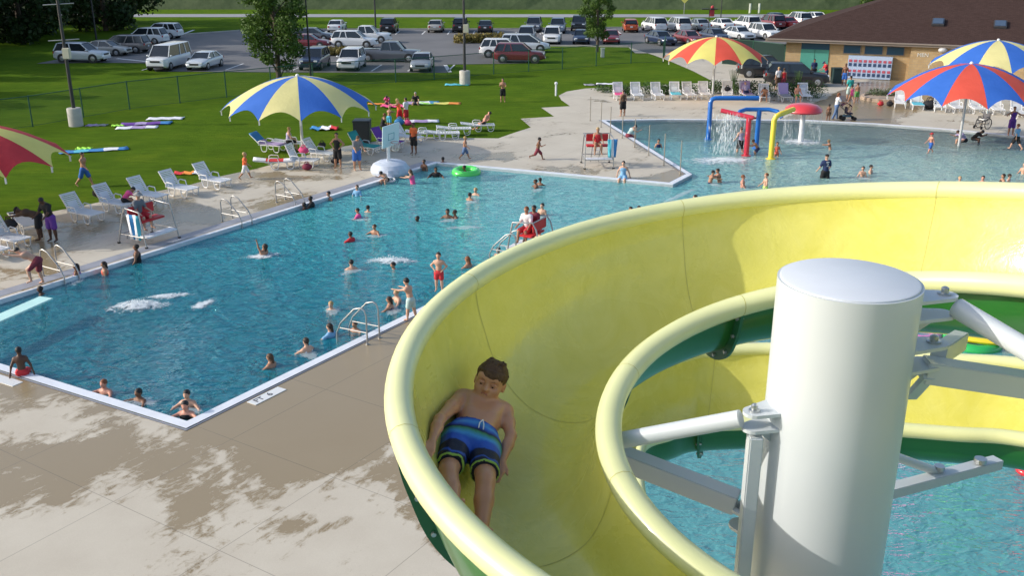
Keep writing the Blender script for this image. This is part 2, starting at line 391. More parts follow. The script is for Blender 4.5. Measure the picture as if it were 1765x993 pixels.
mpw = wt.node('ShaderNodeMapping', vector_type='TEXTURE'); mpw.inputs['Location'].default_value = (A0.x, A0.y, 0); mpw.inputs['Rotation'].default_value = (0, 0, math.atan2(AX.y, AX.x)); wt.link(wt.tc.outputs['Object'], mpw.inputs[0])
sw = wt.node('ShaderNodeSeparateXYZ'); wt.link(mpw.outputs[0], sw.inputs[0]); so2 = wt.node('ShaderNodeSeparateXYZ'); wt.link(wt.tc.outputs['Object'], so2.inputs[0])
def sst(o_, a_, b_):
    r_ = wt.node('ShaderNodeMapRange', interpolation_type='SMOOTHSTEP'); wt.link(o_, r_.inputs[0]); r_.inputs[1].default_value = a_; r_.inputs[2].default_value = b_; return r_.outputs[0]
lapside = sst(sw.outputs['Y'], -1.5, .2); deepf = wt.math('MULTIPLY', wt.math('SUBTRACT', 1., sst(sw.outputs['X'], 3., 26.)), wt.math('ADD', wt.math('MULTIPLY', lapside, .92), .08))
shore_d = wt.math('SUBTRACT', wt.math('SUBTRACT', 61.5, wt.math('MULTIPLY', so2.outputs['X'], .13)), so2.outputs['Y']); shal = sst(shore_d, 0., 11.)
leis = wt.math('MULTIPLY', sst(so2.outputs['X'], 6., 14.), sst(so2.outputs['Y'], 30., 44.))
patch = wt.noise(1.7, 5, .65, vec.outputs[0], 1.2)  # mottles the water colour, partly imitating light refracted by the waves
cw_ = wt.ramp(deepf, [(0, (.30, .86, .84)), (.40, (.14, .80, .82)), (.75, (.035, .48, .56)), (1, (.014, .30, .37))]); cw_ = wt.mix(leis, cw_, (.52, .82, .70)); pr_ = wt.ramp(patch, [(.38, (0, 0, 0)), (.62, (1, 1, 1))]); cw_ = wt.mix(wt.math('MULTIPLY', pr_, wt.math('SUBTRACT', .38, wt.math('MULTIPLY', calm, .22))), cw_, (.012, .22, .42))
cw_ = wt.mix(wt.math('MULTIPLY', calm, .8), cw_, (.13, .40, .42)); wt.link(cw_, df.inputs['Color'])
ms = wt.node('ShaderNodeMixShader'); wt.link(wt.math('MULTIPLY', wt.math('ADD', wt.math('MULTIPLY', shal, .8), .2), wt.math('SUBTRACT', .62, wt.math('MULTIPLY', lapside, .06))), ms.inputs[0]); wt.link(tr.outputs[0], ms.inputs[1]); wt.link(df.outputs[0], ms.inputs[2])
m2 = wt.node('ShaderNodeMixShader'); wt.link(fr.outputs[0], m2.inputs[0]); wt.link(ms.outputs[0], m2.inputs[1]); wt.link(gl.outputs[0], m2.inputs[2])
wt.link(m2.outputs[0], out.inputs['Surface'])
ab = wt.node('ShaderNodeVolumeAbsorption', i_Density=.26); ab.inputs['Color'].default_value = (.02, .74, .88, 1); wt.link(ab.outputs[0], out.inputs['Volume'])
M_WATER = wt.m
Wo = offset_poly(WAT, .02)
m = MB(); nn = len(Wo)
top = sheet([(p[0], p[1]) for p in Wo], (), ZW); m.add(top.v, top.f)
bot = sheet([(p[0], p[1]) for p in Wo], (), -4.2); m.add(bot.v, [tuple(reversed(f)) for f in bot.f])
for i in range(nn):
    j = (i+1) % nn; a_, b_ = Wo[i], Wo[j]
    m.add([(a_[0], a_[1], ZW), (b_[0], b_[1], ZW), (b_[0], b_[1], -4.2), (a_[0], a_[1], -4.2)], [(0, 1, 2, 3)])
wo = m.build('pool_water', M_WATER); tag(wo, kind='structure')
bm = bmesh.new(); bm.from_mesh(wo.data); bmesh.ops.remove_doubles(bm, verts=bm.verts, dist=1e-3); bmesh.ops.recalc_face_normals(bm, faces=bm.faces); bm.to_mesh(wo.data); bm.free()
# --- car park, road, path, field
LOT = [(p.x, p.y) for p in LOTBOT]+[(62, 88), (80, 120)]+[(p.x, p.y) for p in reversed(LOTTOP)]
tag(sheet(LOT, (), .03).build('parking_lot', M_ASPH), kind='structure')
r0, r1 = G(560, 17.2), G(560, 14.0)
m = MB(); m.add([(-400, r0.y, .03), (500, r0.y-6, .03), (500, r1.y-6, .03), (-400, r1.y, .03)], [(0, 1, 2, 3)])
tag(m.build('road', mat('road_surface', (.30, .30, .31), .8, var=.1, vscale=.05)), kind='structure')
# stall lines and kerbs
def line(a_, b_, wd, mb, z=.036):
    d = (b_-a_).normalized(); s_ = Vector((-d.y, d.x, 0))*wd/2
    mb.add([(*(a_-s_).xy, z), (*(b_-s_).xy, z), (*(b_+s_).xy, z), (*(a_+s_).xy, z)], [(0, 1, 2, 3)])
m = MB()
for x, y in ((359, 33.3), (437, 34), (465, 34), (492, 34), (519, 34), (545, 34), (590, 34), (650, 33.5), (675, 33.5)):
    p = G(x, y); line(p, p+Vector((0, -4.6, 0)), .16, m)
for x, y in ((155, 77), (247, 76.5), (406, 78), (446, 78), (490, 78), (320, 77)):
    p = G(x, y); line(p, p+Vector((.3, 4.8, 0)), .16, m)
for (a_, b_) in (((198, 38), (212, 32.6)), ((492, 79), (487, 71)), ((128, 64), (163, 67.5)), ((526, 51), (560, 51.5))):
    line(G(*a_), G(*b_), .35, m)
tag(m.build('parking_stall_lines', M_WPAINT), kind='structure')
def kerb(pts, name):
    m = MB()
    for p, q in zip(pts[:-1], pts[1:]): m.bar(p+Vector((0, 0, .07)), q+Vector((0, 0, .07)), .2, .16)
    tag(m.build(name, mat('kerb_concrete', (.45, .43, .39), .8, var=.1, vscale=1)), kind='structure')
kerb(LOTBOT[10:14], 'parking_kerb'); kerb(LOTTOP, 'parking_kerb')
# crop field: a two metre tall stand with an uneven top
cf = NB('crop_leaves'); q1 = cf.noise(.05, 5, .6); q2 = cf.noise(1.2, 4, .7)
cf.link(cf.mix(.4, cf.ramp(q1, [(.35, (.05, .085, .03)), (.6, (.085, .12, .05))]), cf.ramp(q2, [(.3, (.025, .05, .015)), (.7, (.13, .17, .08))])), cf.b.inputs['Base Color'])
cf.b.inputs['Roughness'].default_value = .9
fy = r1.y+12; rows = []
for j in range(90):
    yy = fy+(j*1.1 if j < 50 else 55+(j-50)*14)
    rows.append([(-420+i*3.2, yy-6*(i/260), (0 if j == 0 else 1.9+random.uniform(-.35, .35))) for i in range(280)])
m = MB(); m.grid(rows); tag(m.build('crop_field', cf.m), 'green maize field beyond the road', 'crop field', kind='stuff')
# ================================================================== WATER SLIDE (helix fitted to the rims in the photo)
SCX, SCY, SRI, SWD = 1.452, 3.94, 1.007, .939
def up_sta(th):
    t = (R(th)-math.pi)/(2*math.pi); zo = 8.695-1.0*t+.845*t*t; zi = 8.354-1.338*t+.226*t*t
    c, s_ = math.cos(R(th)), math.sin(R(th)); ro = SRI+SWD
    return Vector((SCX+SRI*c, SCY+SRI*s_, zi)), Vector((SCX+ro*c, SCY+ro*s_, zo))
_i0, _o0 = up_sta(9); _d = Vector((math.sin(R(9)), -math.cos(R(9)), .17)); _n = 28
STA = [(_i0+_d*(.26*k)-Vector((-.004*k*k, 0, 0)), _o0+_d*(.26*k)+Vector((.004*k*k, 0, 0))) for k in range(_n, 0, -1)]+[up_sta(th) for th in np.arange(9, 303, 3.)]
THS = [9-7.*k for k in range(_n, 0, -1)]+list(np.arange(9, 303, 3.))
lo = [(G(x, y, z)) for x, y, z in ((1300, 420, 7.34), (1120, 398, 7.26), (1045, 393, 7.22), (940, 386, 7.18), (846, 381, 7.13), (783, 384, 7.09), (752, 389, 7.07))]
li = [(G(x, y, z)) for x, y, z in ((1300, 515, 7.04), (1120, 480, 6.96), (1045, 474, 6.92), (940, 466, 6.88), (860, 461.5, 6.84), (765, 464.5, 6.80), (737, 472.7, 6.78))]
last = STA[-1]
mid_i = [last[0], Vector((3.1, 3.4, 7.72)), Vector((4.4, 4.3, 7.5)), Vector((5.3, 5.4, 7.25))]
mid_o = [last[1], Vector((3.9, 2.7, 8.1)), Vector((5.4, 3.8, 7.9)), Vector((6.6, 5.7, 7.6))]
end_i = [G(700, 494, 6.74), Vector((.92, 5.6, 6.66)), Vector((1.02, 4.9, 6.5)), Vector((1.5, 4.2, 6.2)), Vector((2.4, 4.0, 5.7)), Vector((3.4, 4.6, 5.2))]
end_o = [Vector((.75, lo[-1].y-.5, 7.03)), Vector((.1, 6.1, 6.95)), Vector((.15, 4.8, 6.8)), Vector((.9, 3.5, 6.5)), Vector((2.3, 3.0, 6.0)), Vector((3.9, 3.8, 5.5))]
ci = catmull(mid_i+li+end_i, 9); co = catmull(mid_o+lo+end_o, 9)
UP = len(STA); STA += list(zip(ci[1:], co[1:]))
SEC = [(0, 0, 0), (.02, -.07, 0), (.06, -.18, 0), (.14, -.29, 0), (.28, -.355, 0), (.45, -.37, 0), (.62, -.335, .02), (.76, -.25, .05), (.87, -.13, .12), (.94, -.02, .3), (.98, -.03, .68), (1, 0, 1.)]
# each section point: (fraction across, height above the inner rim, share of the outer rim's extra height)
secs = catmull(SEC, 3)
def section(I, O, off=0.):
    L = (O-I); dz = L.z; L = Vector((L.x, L.y, 0)); W_ = L.length; L.normalize()
    a = [(.04+(W_-.08)*p[0], p[1]+p[2]*dz) for p in secs]; out = []
    for k, (x, z) in enumerate(a):
        p0, p1 = a[max(k-1, 0)], a[min(k+1, len(a)-1)]; tx, tz = p1[0]-p0[0], p1[1]-p0[1]; n_ = math.hypot(tx, tz)
        nx, nz = -tz/n_, tx/n_
        out.append(Vector((I.x, I.y, I.z))+L*(x+nx*off)+Vector((0, 0, z+nz*off)))
    return out
ch = NB('slide_gelcoat_yellow'); nn1 = ch.noise(.8, 4); nn2 = ch.noise(14, 4, .6, dist=.6)
ch.link(ch.mix(ch.ramp(ch.noise(2.6, 7, .7, dist=1.4), [(.35, (0, 0, 0)), (.7, (1, 1, 1))]), (.68, .64, .120), (.75, .71, .19)), ch.b.inputs['Base Color'])
ch.link(ch.ramp(ch.noise(2.2, 5, .6, dist=1.), [(.35, (.14, .14, .14)), (.65, (.38, .38, .38))]), ch.b.inputs['Roughness']); ch.b.inputs['Coat Weight'].default_value = .35; ch.b.inputs['Coat Roughness'].default_value = .12
ch.link(ch.bump(ch.math('ADD', nn2, ch.math('MULTIPLY', ch.noise(5, 5, .7, dist=2.), 1.6)), .16, .012), ch.b.inputs['Normal']); M_CH = ch.m
M_RIM = mat('slide_rim_cream', (.72, .74, .38), .4, var=.04, vscale=3, coat=.3)
M_GRN = mat('slide_gelcoat_green', (.016, .14, .022), .32, var=.12, vscale=2, coat=.5)
M_MINT = mat('slide_gelcoat_mint', (.26, .60, .42), .4, var=.06, vscale=1.5, coat=.4)  # paler mint green for the shell's second slot
M_BOLT = mat('bolt_steel', (.5, .52, .52), .35, metal=.9)
M_SEAM = mat('seam_sealant', (.50, .47, .13), .6)
slide = thing('water_slide', 'big yellow spiral water slide with green underside around the white column', 'water slide', (SCX, SCY, 0))
T0 = Matrix.Translation((-SCX, -SCY, 0))
def sweep(f, name, m_, i0=0, i1=None, **kw):
    i1 = i1 or len(STA); mb = MB(); mb.grid([f(*STA[i]) for i in range(i0, i1)], kw.pop('closed', False)); mb.xf(T0)
    return mb.build(name, m_, slide, smooth=True, angle=60)
sweep(lambda I, O: section(I, O), 'channel', M_CH)
so_ = sweep(lambda I, O: section(I, O, -.025), 'outer_shell', [M_GRN, M_MINT])
def rimsec(C, L, sgn):
    pts = []
    for k in range(12):
        a_ = 2*math.pi*k/12; x = .062*math.cos(a_); z = .050*math.sin(a_)
        if z < 0: z *= 1.35
        pts.append(C+L*(x)+Vector((0, 0, z)))
    return pts
def lat(I, O): L = O-I; L.z = 0; return L.normalized()
sweep(lambda I, O: rimsec(O, lat(I, O), 1), 'rim', M_RIM, closed=True)
sweep(lambda I, O: rimsec(I, lat(I, O), -1), 'rim', M_RIM, closed=True)
# section flanges with bolts, and the seams they make in the channel
def nearest(th): return min(range(UP), key=lambda i: abs(THS[i]-th))
fl = [nearest(t) for t in (-170, -100, -30, 12, 57, 103, 149, 196, 240, 286)]+[UP+15, UP+26, UP+39, UP+60, UP+80, UP+100]
for i in fl:
    I, O = STA[i]; T = (STA[min(i+1, len(STA)-1)][0]+STA[min(i+1, len(STA)-1)][1]-STA[i-1][0]-STA[i-1][1]).normalized()
    a0, a1 = section(I, O, -.025), section(I, O, -.085); mb = MB()
    for s_ in (-1, 1):
        d = T*.009*s_; mb.grid([[p+d for p in a0], [p+d for p in a1]])
    mb.grid([[p-T*.009 for p in a1], [p+T*.009 for p in a1]]); mb.xf(T0)
    fo = mb.build('flange', mat('flange_green', (.015, .12, .055), .45), slide)
    b_ = section(I, O, -.055)
    for k in range(3, len(b_)-1, 3):
        mb = MB(); mb.tube([b_[k]-T*.022, b_[k]+T*.022], .011, 8); mb.xf(T0); mb.build('bolt', M_BOLT, fo)
    s0 = section(I, O, .0015); mb = MB(); mb.grid([[p-T*.0018 for p in s0], [p+T*.0018 for p in s0]]); mb.xf(T0); mb.build('seam', M_SEAM, slide)
    for C, L in ((O, lat(I, O)), (I, lat(I, O))):
        mb = MB(); r_ = [C+(p-C)*1.012 for p in rimsec(C, L, 1)]; mb.grid([[p-T*.002 for p in r_], [p+T*.002 for p in r_]], True); mb.xf(T0); mb.build('seam', M_SEAM, slide)
# --- column and its brackets
zt = min(np.arange(8.3, 9.9, .005), key=lambda z: abs(PX((SCX, SCY, z))[1]-306)); PR = 153/2*PX((SCX, SCY, zt))[2]/F
M_STEEL = mat('white_painted_steel', (.55, .59, .61), .5, var=.03, vscale=2, coat=.25)
M_STEEL2 = mat('cap_plate_paint', (.60, .64, .69), .55, var=.05, vscale=3)
colm = thing('support_column', 'thick round white steel column in the middle of the spiral slide', 'column', (SCX, SCY, -1.3))
TC = Matrix.Translation((-SCX, -SCY, 1.3))
mb = MB(); mb.lathe([(PR, -1.3), (PR, zt-.012), (PR, zt)], (SCX, SCY, 0), 96); mb.xf(TC); mb.build('column_shaft', M_STEEL, colm, smooth=True)
mb = MB(); mb.lathe([(PR-.012, zt), (PR-.012, zt+.006), (PR-.02, zt+.010)], (SCX, SCY, 0), 96); mb.xf(TC); mb.build('cap_plate', M_STEEL2, colm, smooth=True)
mb = MB(); mb.lathe([(PR+.002, zt-.05), (PR+.004, zt-.046), (PR+.002, zt-.042)], (SCX, SCY, 0), 96, cap=False)
def onpx(x, y, d):                                         # a point seen at a pixel, at camera depth d
    r_ = ray(x, y); return Vector((0, 0, H))+r_*d
def bracket(root, end, tubepts, rad, square=False, name='support_arm', bolt=True):
    ar = MB()
    if square: ar.bar(tubepts[0], tubepts[1], rad*2, rad*2)
    else: ar.tube(tubepts, rad, 20)
    ar.xf(TC); arm = ar.build(name, M_STEEL, colm, smooth=True, bevel=0.004 if square else 0)
    pl = MB(); d = (end-root); d.z = 0; L = d.length; d.normalize(); s_ = Vector((-d.y, d.x, 0)); w_ = rad*1.25
    for dz in (rad*.95, -rad*.95):
        poly = [root-s_*w_*1.5, root+s_*w_*1.5]+[end+d*(w_*math.cos(a_))+s_*(w_*math.sin(a_)) for a_ in np.linspace(math.pi/2, -math.pi/2, 9)]
        n_ = len(poly); pl.add([(p.x, p.y, root.z+dz-.008) for p in poly]+[(p.x, p.y, root.z+dz+.008) for p in poly], [tuple(reversed(range(n_))), tuple(range(n_, 2*n_))]+[(k, (k+1) % n_, n_+(k+1) % n_, n_+k) for k in range(n_)])
    gp = [root+Vector((0, 0, -rad)), end+Vector((0, 0, -rad)), root+Vector((0, 0, -rad*3.6))]
    pl.add([p-s_*.008 for p in gp]+[p+s_*.008 for p in gp], [(0, 1, 2), (5, 4, 3), (0, 3, 4, 1), (1, 4, 5, 2), (2, 5, 3, 0)])
    pl.xf(TC); pb = pl.build('bracket_plate', M_STEEL, arm)
    if bolt:
        bo = MB(); bo.lathe([(rad*.62, 0), (rad*.62, .008), (rad*.36, .010), (rad*.36, .03), (rad*.2, .036)], (end.x, end.y, root.z+rad*.95+.008), 16); bo.xf(TC)
        bo.build('bolt', M_BOLT, pb, smooth=True)
dC = PX((SCX, SCY, zt-.2))[2]
# right upper: plate at (1000..1040, 332) and a tube running down to the right
e = onpx(1031, 334, dC+.02); rt = Vector((SCX+.9*PR*math.cos(.1), SCY+.9*PR*math.sin(.1), e.z))
bracket(rt, e, [onpx(1047, 337, dC-.0), onpx(1125, 384, dC-.28), onpx(1300, 500, dC-.8)], .046)
e = onpx(1019, 387, dC+.12); rt = Vector((SCX+.9*PR*math.cos(.15), SCY+.9*PR*math.sin(.15), e.z))
bracket(rt, e, [onpx(1010, 404, dC+.14), onpx(1330, 452, dC+.1)], .052, True)
e = onpx(824, 460, dC+.05); rt = Vector((SCX-.9*PR, SCY-.05, e.z))
bracket(rt, e, [onpx(810, 458, dC+.05), onpx(668, 484, dC+.38)], .040)
e = onpx(812, 566, dC+.5); rt = Vector((SCX-.9*PR, SCY+.1, e.z))
bracket(rt, e, [onpx(806, 550, dC+.5), onpx(660, 493, dC+.75)], .05, True)
# small tilted strut head right of the column, vertical stiffener left, braces low right
mb = MB(); mb.bar(onpx(1026, 388, dC+.2), onpx(1050, 372, dC+.5), .07, .09); mb.xf(TC); s1 = mb.build('strut', M_STEEL, colm, bevel=.004)
mb = MB(); mb.bar(onpx(996, 434, dC+.3), onpx(1016, 412, dC+.1), .05, .03); mb.xf(TC); mb.build('strut', M_STEEL, colm)
p_ = onpx(826, 476, dC+.06); mb = MB(); mb.box((p_.x, p_.y, (p_.z-1.3)/2), (.062, .07, p_.z+1.3)); mb.xf(TC); mb.build('stiffener_post', M_STEEL, colm, bevel=.006)
a_, b_ = onpx(960, 541, 6.15), onpx(1091, 506, 6.6)
mb = MB(); mb.bar(a_, b_, .09, .07); mb.xf(TC); br = mb.build('support_arm', M_STEEL, colm, bevel=.004)
mb = MB(); mb.tube([onpx(972, 497, 6.2), onpx(1027, 517, 6.4)], .03, 14); mb.xf(TC); mb.build('strut', M_STEEL, colm, smooth=True)
for q_, r_ in ((onpx(1027, 514, 6.38), .035), (onpx(1072, 506, 6.5), .04)):
    mb = MB(); mb.lathe([(r_, 0), (r_, .03)], tuple(q_), 14); mb.xf(TC); mb.build('bolt', M_BOLT, br)
# ================================================================== PROPS
M_CANW = mat('fabric_white', (.78, .78, .74), .7)
M_POLE = mat('galvanised_pole', (.55, .57, .58), .45, metal=.2)
M_GALV = mat('stainless_rail', (.38, .38, .38), .38, metal=.7)
def fabric(name, col):
    f = NB(name); nz = f.noise(1.3, 4); f.link(f.mix(.16, col, f.ramp(nz, [(.3, (col[0]*.7, col[1]*.7, col[2]*.7)), (.7, (min(1, col[0]*1.2+.05), min(1, col[1]*1.2+.05), min(1, col[2]*1.2+.05)))])), f.b.inputs['Base Color'])
    f.b.inputs['Roughness'].default_value = .75; f.link(f.bump(f.noise(5, 3), .3, .05), f.b.inputs['Normal'])
    tl = f.node('ShaderNodeBsdfTranslucent'); tl.inputs['Color'].default_value = (*col, 1); mx = f.node('ShaderNodeMixShader', i_0=.22)
    f.link(f.b.outputs[0], mx.inputs[1]); f.link(tl.outputs[0], mx.inputs[2]); f.link(mx.outputs[0], f.n['Material Output'].inputs['Surface']); return f.m
FY = fabric('fabric_yellow', (.80, .72, .20)); FYP = fabric('fabric_pale_yellow', (.78, .72, .32)); FB = fabric('fabric_blue', (.035, .16, .62)); FR = fabric('fabric_red', (.62, .035, .045))
FR2 = fabric('fabric_scarlet', (.78, .10, .06))
def umbrella(base, rad, ztop, zrim, mats_, label, rot=0., n=12):
    b = G(*base, ZD) if len(base) == 2 else Vector(base)
    rot = rot+math.atan2(-b.y, -b.x); t = thing('umbrella', label, 'umbrella', b, 0, 'striped shade umbrellas')
    mb = MB(); mb.tube([(0, 0, -.3), (0, 0, ztop-.1)], .075, 14); mb.build('pole', M_POLE, t, smooth=True)
    K = 8; M = 10; hh = ztop-zrim
    mb = MB()
    for i in range(n):
        a0, a1 = 2*math.pi*i/n+rot, 2*math.pi*(i+1)/n+rot; mb.slot(i % 2); rows = []
        for j in range(M+1):
            s_ = j/M; row = []
            for k in range(K+1):
                f = k/K; a = a0+(a1-a0)*f; sc = 4*f*(1-f)
                r_ = rad*s_*(1-.035*sc*s_-.075*sc*s_**5); z = hh*math.cos(s_*math.pi/2*.96)**.92 if s_ < 1 else hh*.06
                z = hh*(1-(s_**2.0)) + .24*hh*sc*s_**6 - .05*hh*sc*s_*(1-s_)
                row.append((r_*math.cos(a), r_*math.sin(a), zrim+z))
            rows.append(row)
        mb.grid(rows)
    c_ = mb.build('canopy', mats_, t, smooth=True)
    bm = bmesh.new(); bm.from_mesh(c_.data); bmesh.ops.remove_doubles(bm, verts=bm.verts, dist=1e-4); bmesh.ops.recalc_face_normals(bm, faces=bm.faces); bm.to_mesh(c_.data); bm.free()
    c_.data.set_sharp_from_angle(angle=R(60))
    for i in range(n):
        a = 2*math.pi*i/n+rot; d = Vector((math.cos(a), math.sin(a), 0)); mb = MB()
        mb.tube([d*rad*s_+Vector((0, 0, zrim+hh*(1-s_**2.0)-.03)) for s_ in np.linspace(.02, 1, 8)], .022, 6)
        rb = mb.build('rib', M_POLE, t); mb = MB(); mb.box(d*rad*.985+Vector((0, 0, zrim-.10)), (.05, .05, .22)); mb.build('hem_tip', M_CANW, rb)
    mb = MB(); mb.ball((0, 0, ztop+.02), .10); mb.build('finial', M_CANW, t, smooth=True); return t
umbrella((331.6, 170), 3.95, 4.10, 2.45, [FB, FYP], 'blue and pale yellow striped umbrella over loungers beside the lap pool', 0)
umbrella((779, 108), 3.65, 4.30, 2.75, [FR2, FY], 'red and yellow striped umbrella behind the blue splash pipes', 0)
umbrella((1049, 157), 4.15, 4.35, 2.55, [FR2, FB], 'red and blue striped umbrella standing in the shallow water', R(-15))
umbrella((1080, 118), 4.15, 4.45, 2.75, [FYP, FB], 'blue and pale yellow striped umbrella behind the red and blue umbrella', R(-15))
umbrella((-31, 247), 3.95, 4.0, 2.5, [FR, FY], 'red and yellow striped umbrella at the left edge of the lawn', R(20))
# ------------------------------------------------------------------ loungers
M_PL = mat('white_plastic', (.74, .75, .77), .38, var=.03, vscale=4)
def lounger_proto(back, name='sun_lounger'):
    t = thing(name, 'x', 'sun lounger', (0, 0, 0), 0)
    # +X = feet, seat 0.36 m high
    w_ = .33
    def slab(L, n_, M, nm):
        mb = MB()
        for s_ in (-1, 1): mb.box((L/2, s_*w_, 0), (L, .055, .05))
        mb.box((.025, 0, 0), (.05, 2*w_, .045)); mb.box((L-.025, 0, 0), (.05, 2*w_, .045))
        for k in range(n_):
            x = .08+(L-.12)*(k+.5)/n_; mb.box((x, 0, .006), ((L-.14)/n_*.72, 2*w_-.05, .022))
        mb.xf(M); return mb.build(nm, M_PL, t, bevel=.006)
    slab(1.22, 12, Matrix.Translation((-.35, 0, .37)), 'seat')
    B_ = Matrix.Translation((-.35, 0, .38)) @ Matrix.Rotation(-R(180-back), 4, 'Y')
    slab(.80, 9, B_, 'backrest')
    for x in (-.12, .62):
        for s_ in (-1, 1):
            mb = MB(); mb.tube([(x-.20, s_*w_, .35), (x-.15, s_*w_, .08), (x-.07, s_*w_, .02), (x+.07, s_*w_, .02), (x+.15, s_*w_, .08), (x+.20, s_*w_, .35)], .024, 8); mb.build('leg', M_PL, t, smooth=True)
    for s_ in (-1, 1):
        mb = MB(); mb.tube([(-.42, s_*(w_+.03), .36), (-.40, s_*(w_+.04), .55), (-.30, s_*(w_+.04), .60), (.02, s_*(w_+.04), .58), (.08, s_*(w_+.03), .38)], .024, 8); mb.build('armrest', M_PL, t, smooth=True)
    mb = MB(); mb.bar((-.35, 0, .25), Vector((-.35, 0, .38))+Vector((-math.cos(R(back))*.45, 0, math.sin(R(back))*.45)), .4, .02); mb.build('back_strut', M_PL, t)
    return t
LP = {k: lounger_proto(k) for k in (8, 42, 55, 68)}
LUSED = set()
def lounger(x, y, yaw, back, label, group=None, z=ZD):
    p = G(x, y, z)
    if back not in LUSED:
        LUSED.add(back); t = LP[back]; t.location = p; t.rotation_euler = (0, 0, R(yaw)); t['label'] = label
        if group: t['group'] = group
    else: t = dup(LP[back], p, yaw, label, group)
    return t
GA = 'white loungers along the left walk'; YB = math.degrees(math.atan2(BXd.y, BXd.x))+180
lounger(10, 269, YB, 55, 'white lounger with a dark towel at the left edge of the picture', GA)
lounger(-14, 281, YB, 55, 'white lounger cut off by the left edge nearest the camera', GA)
lounger(30, 251, YB-20, 8, 'flat white lounger behind the man in purple shorts', GA)
lounger(92, 241, YB, 55, 'empty white lounger just right of the two men in black', GA)
lounger(126, 230, YB, 55, 'white lounger holding the hunched girl in pink', GA)
lounger(163, 221, YB, 55, 'empty white lounger directly behind the grey lifeguard chair', GA)
lounger(197, 213, YB, 55, 'white lounger with a folded towel, second from the umbrella end of the row', GA)
lounger(233, 204, YB, 55, 'empty white lounger nearest the child in the orange top', GA)
GU = 'white loungers under the blue and yellow umbrella'
lounger(295, 165, YB+10, 42, 'low lounger on the grass under a blue and lilac towel', GU)
lounger(322, 163, YB+25, 8, 'flat lounger the blond sitter rests on', GU)
lounger(304, 184, YB+40, 8, 'flat lounger with red and white towels at the lawn corner', GU)
lounger(330, 182, YB+15, 68, 'upright lounger with a pink bag at its foot', GU)
lounger(350, 174, YB+5, 55, 'lounger with a dark bag on its seat beside the umbrella pole', GU)
lounger(399, 167, YB, 55, 'lounger draped in a teal towel beside the dark bin', GU)
lounger(424, 162, YB, 55, 'lounger draped in a purple towel', GU)
lounger(446, 156, YB, 55, 'white lounger behind the backboard', GU)
GF = 'flat white loungers at the lawn corner'
lounger(466, 152, YB+35, 8, 'flat white lounger closest to the backboard', GF)
lounger(486, 152, YB+35, 8, 'flat white lounger in the middle of the lawn corner group', GF)
lounger(499, 147, YB+35, 8, 'flat white lounger at the back of the lawn corner group', GF)
lounger(525, 143, YB+35, 8, 'flat white lounger the dark haired sunbather lies on', GF, z=0)
GR = 'white loungers facing the splash pool'
for x, y, lb in ((677, 110, 'lounger with a pink towel at the far left of the row by the planting'), (696, 110, 'lounger second in the row behind the splash pool with a dark bag'), (718.5, 110, 'empty lounger third in the row behind the splash pool'), (738, 109.5, 'lounger with a turquoise towel in the row by the planting'), (753, 109.5, 'empty lounger beside the turquoise towel lounger'), (770, 109, 'lounger closest to the red and yellow umbrella pole'),
                 (795, 109, 'lounger with a dark bag just right of the umbrella pole'), (815.5, 109.5, 'lounger with the person in pale lilac'), (835, 112, 'lounger with the woman in a black bikini'), (857.5, 112, 'lounger with the grey and lilac towel heap'), (879, 111, 'lounger with a blue towel at the right end of the row')):
    lounger(x, y-2, -90+random.uniform(-9, 9), 68, lb, GR)
GS = 'white loungers under the red and blue umbrella'
for x, y, lb in ((984, 117, 'tilted white lounger at the left end of the red and blue umbrella row'), (1002, 119, 'lounger with a turquoise cushion below the red and blue canopy'), (1027, 121, 'lounger right of the black bag below the canopy'), (1045, 122, 'lounger left of the red and blue umbrella pole'), (1067, 123, 'lounger just right of the red and blue umbrella pole'), (1089, 124, 'lounger behind the wheelchair'), (1113, 128, 'lounger at the right edge of the picture')):
    lounger(x, y, -90-12+random.uniform(-8, 8), 68, lb, GS)
# ------------------------------------------------------------------ cloth, bags, towels
def towel(p, L, W_, yaw, cols, label, z=0., cat='towel', group='towels on the grass', name='towel', fold=.03):
    p = G(*p, z); mb = MB(); n_ = 14; m_ = 8; rows = []
    for i in range(n_+1):
        rows.append([(L*(i/n_-.5)+random.uniform(-.015, .015)*L, W_*(k/m_-.5)+random.uniform(-.02, .02), fold*(.6+.5*math.sin(i*1.3+k*.9)+random.uniform(0, .5))) for k in range(m_+1)])
    mb.grid(rows)
    for f in range(len(mb.f)): mb.mi[f] = (f//m_)*len(cols)//n_
    for i in range(n_+1): pass
    M_ = [mat('towel_'+c[0], c[1], .9) for c in cols]
    o = mb.build(name, M_, None, smooth=True); o.location = p+Vector((0, 0, .012)); o.rotation_euler = (0, 0, R(yaw))
    md = o.modifiers.new('thick', 'SOLIDIFY'); md.thickness = .02; return tag(o, label, cat, group)
BLU = ('blue', (.04, .22, .50)); WHI = ('white', (.75, .76, .80)); PUR = ('purple', (.16, .05, .33)); LIL = ('lilac', (.42, .32, .55)); TEA = ('teal', (.03, .33, .32)); PNK = ('pink', (.75, .09, .25)); LIM = ('lime', (.35, .75, .08)); ORG = ('orange', (.80, .28, .05)); RED = ('red', (.6, .04, .05)); BLK = ('black', (.02, .02, .025)); YEL = ('yellow', (.75, .68, .15)); CYA = ('cyan', (.10, .48, .60)); GRY = ('grey', (.3, .3, .32))
towel((103, 165), 3.4, .8, 22, [BLU, CYA, BLU, WHI, BLU], 'long blue patterned towel on the lawn behind the walking man')
towel((92, 163.5), .8, .5, 10, [LIM], 'crumpled lime green towel at the end of the blue towel', fold=.08)
towel((150, 139.5), 2.4, .9, 12, [WHI, LIL, WHI], 'white and lilac towel nearest the camera in the lawn cluster')
towel((160, 135.5), 3.0, 1.0, 14, [PUR, LIL, PUR, BLU], 'purple patterned towel in the middle of the lawn cluster')
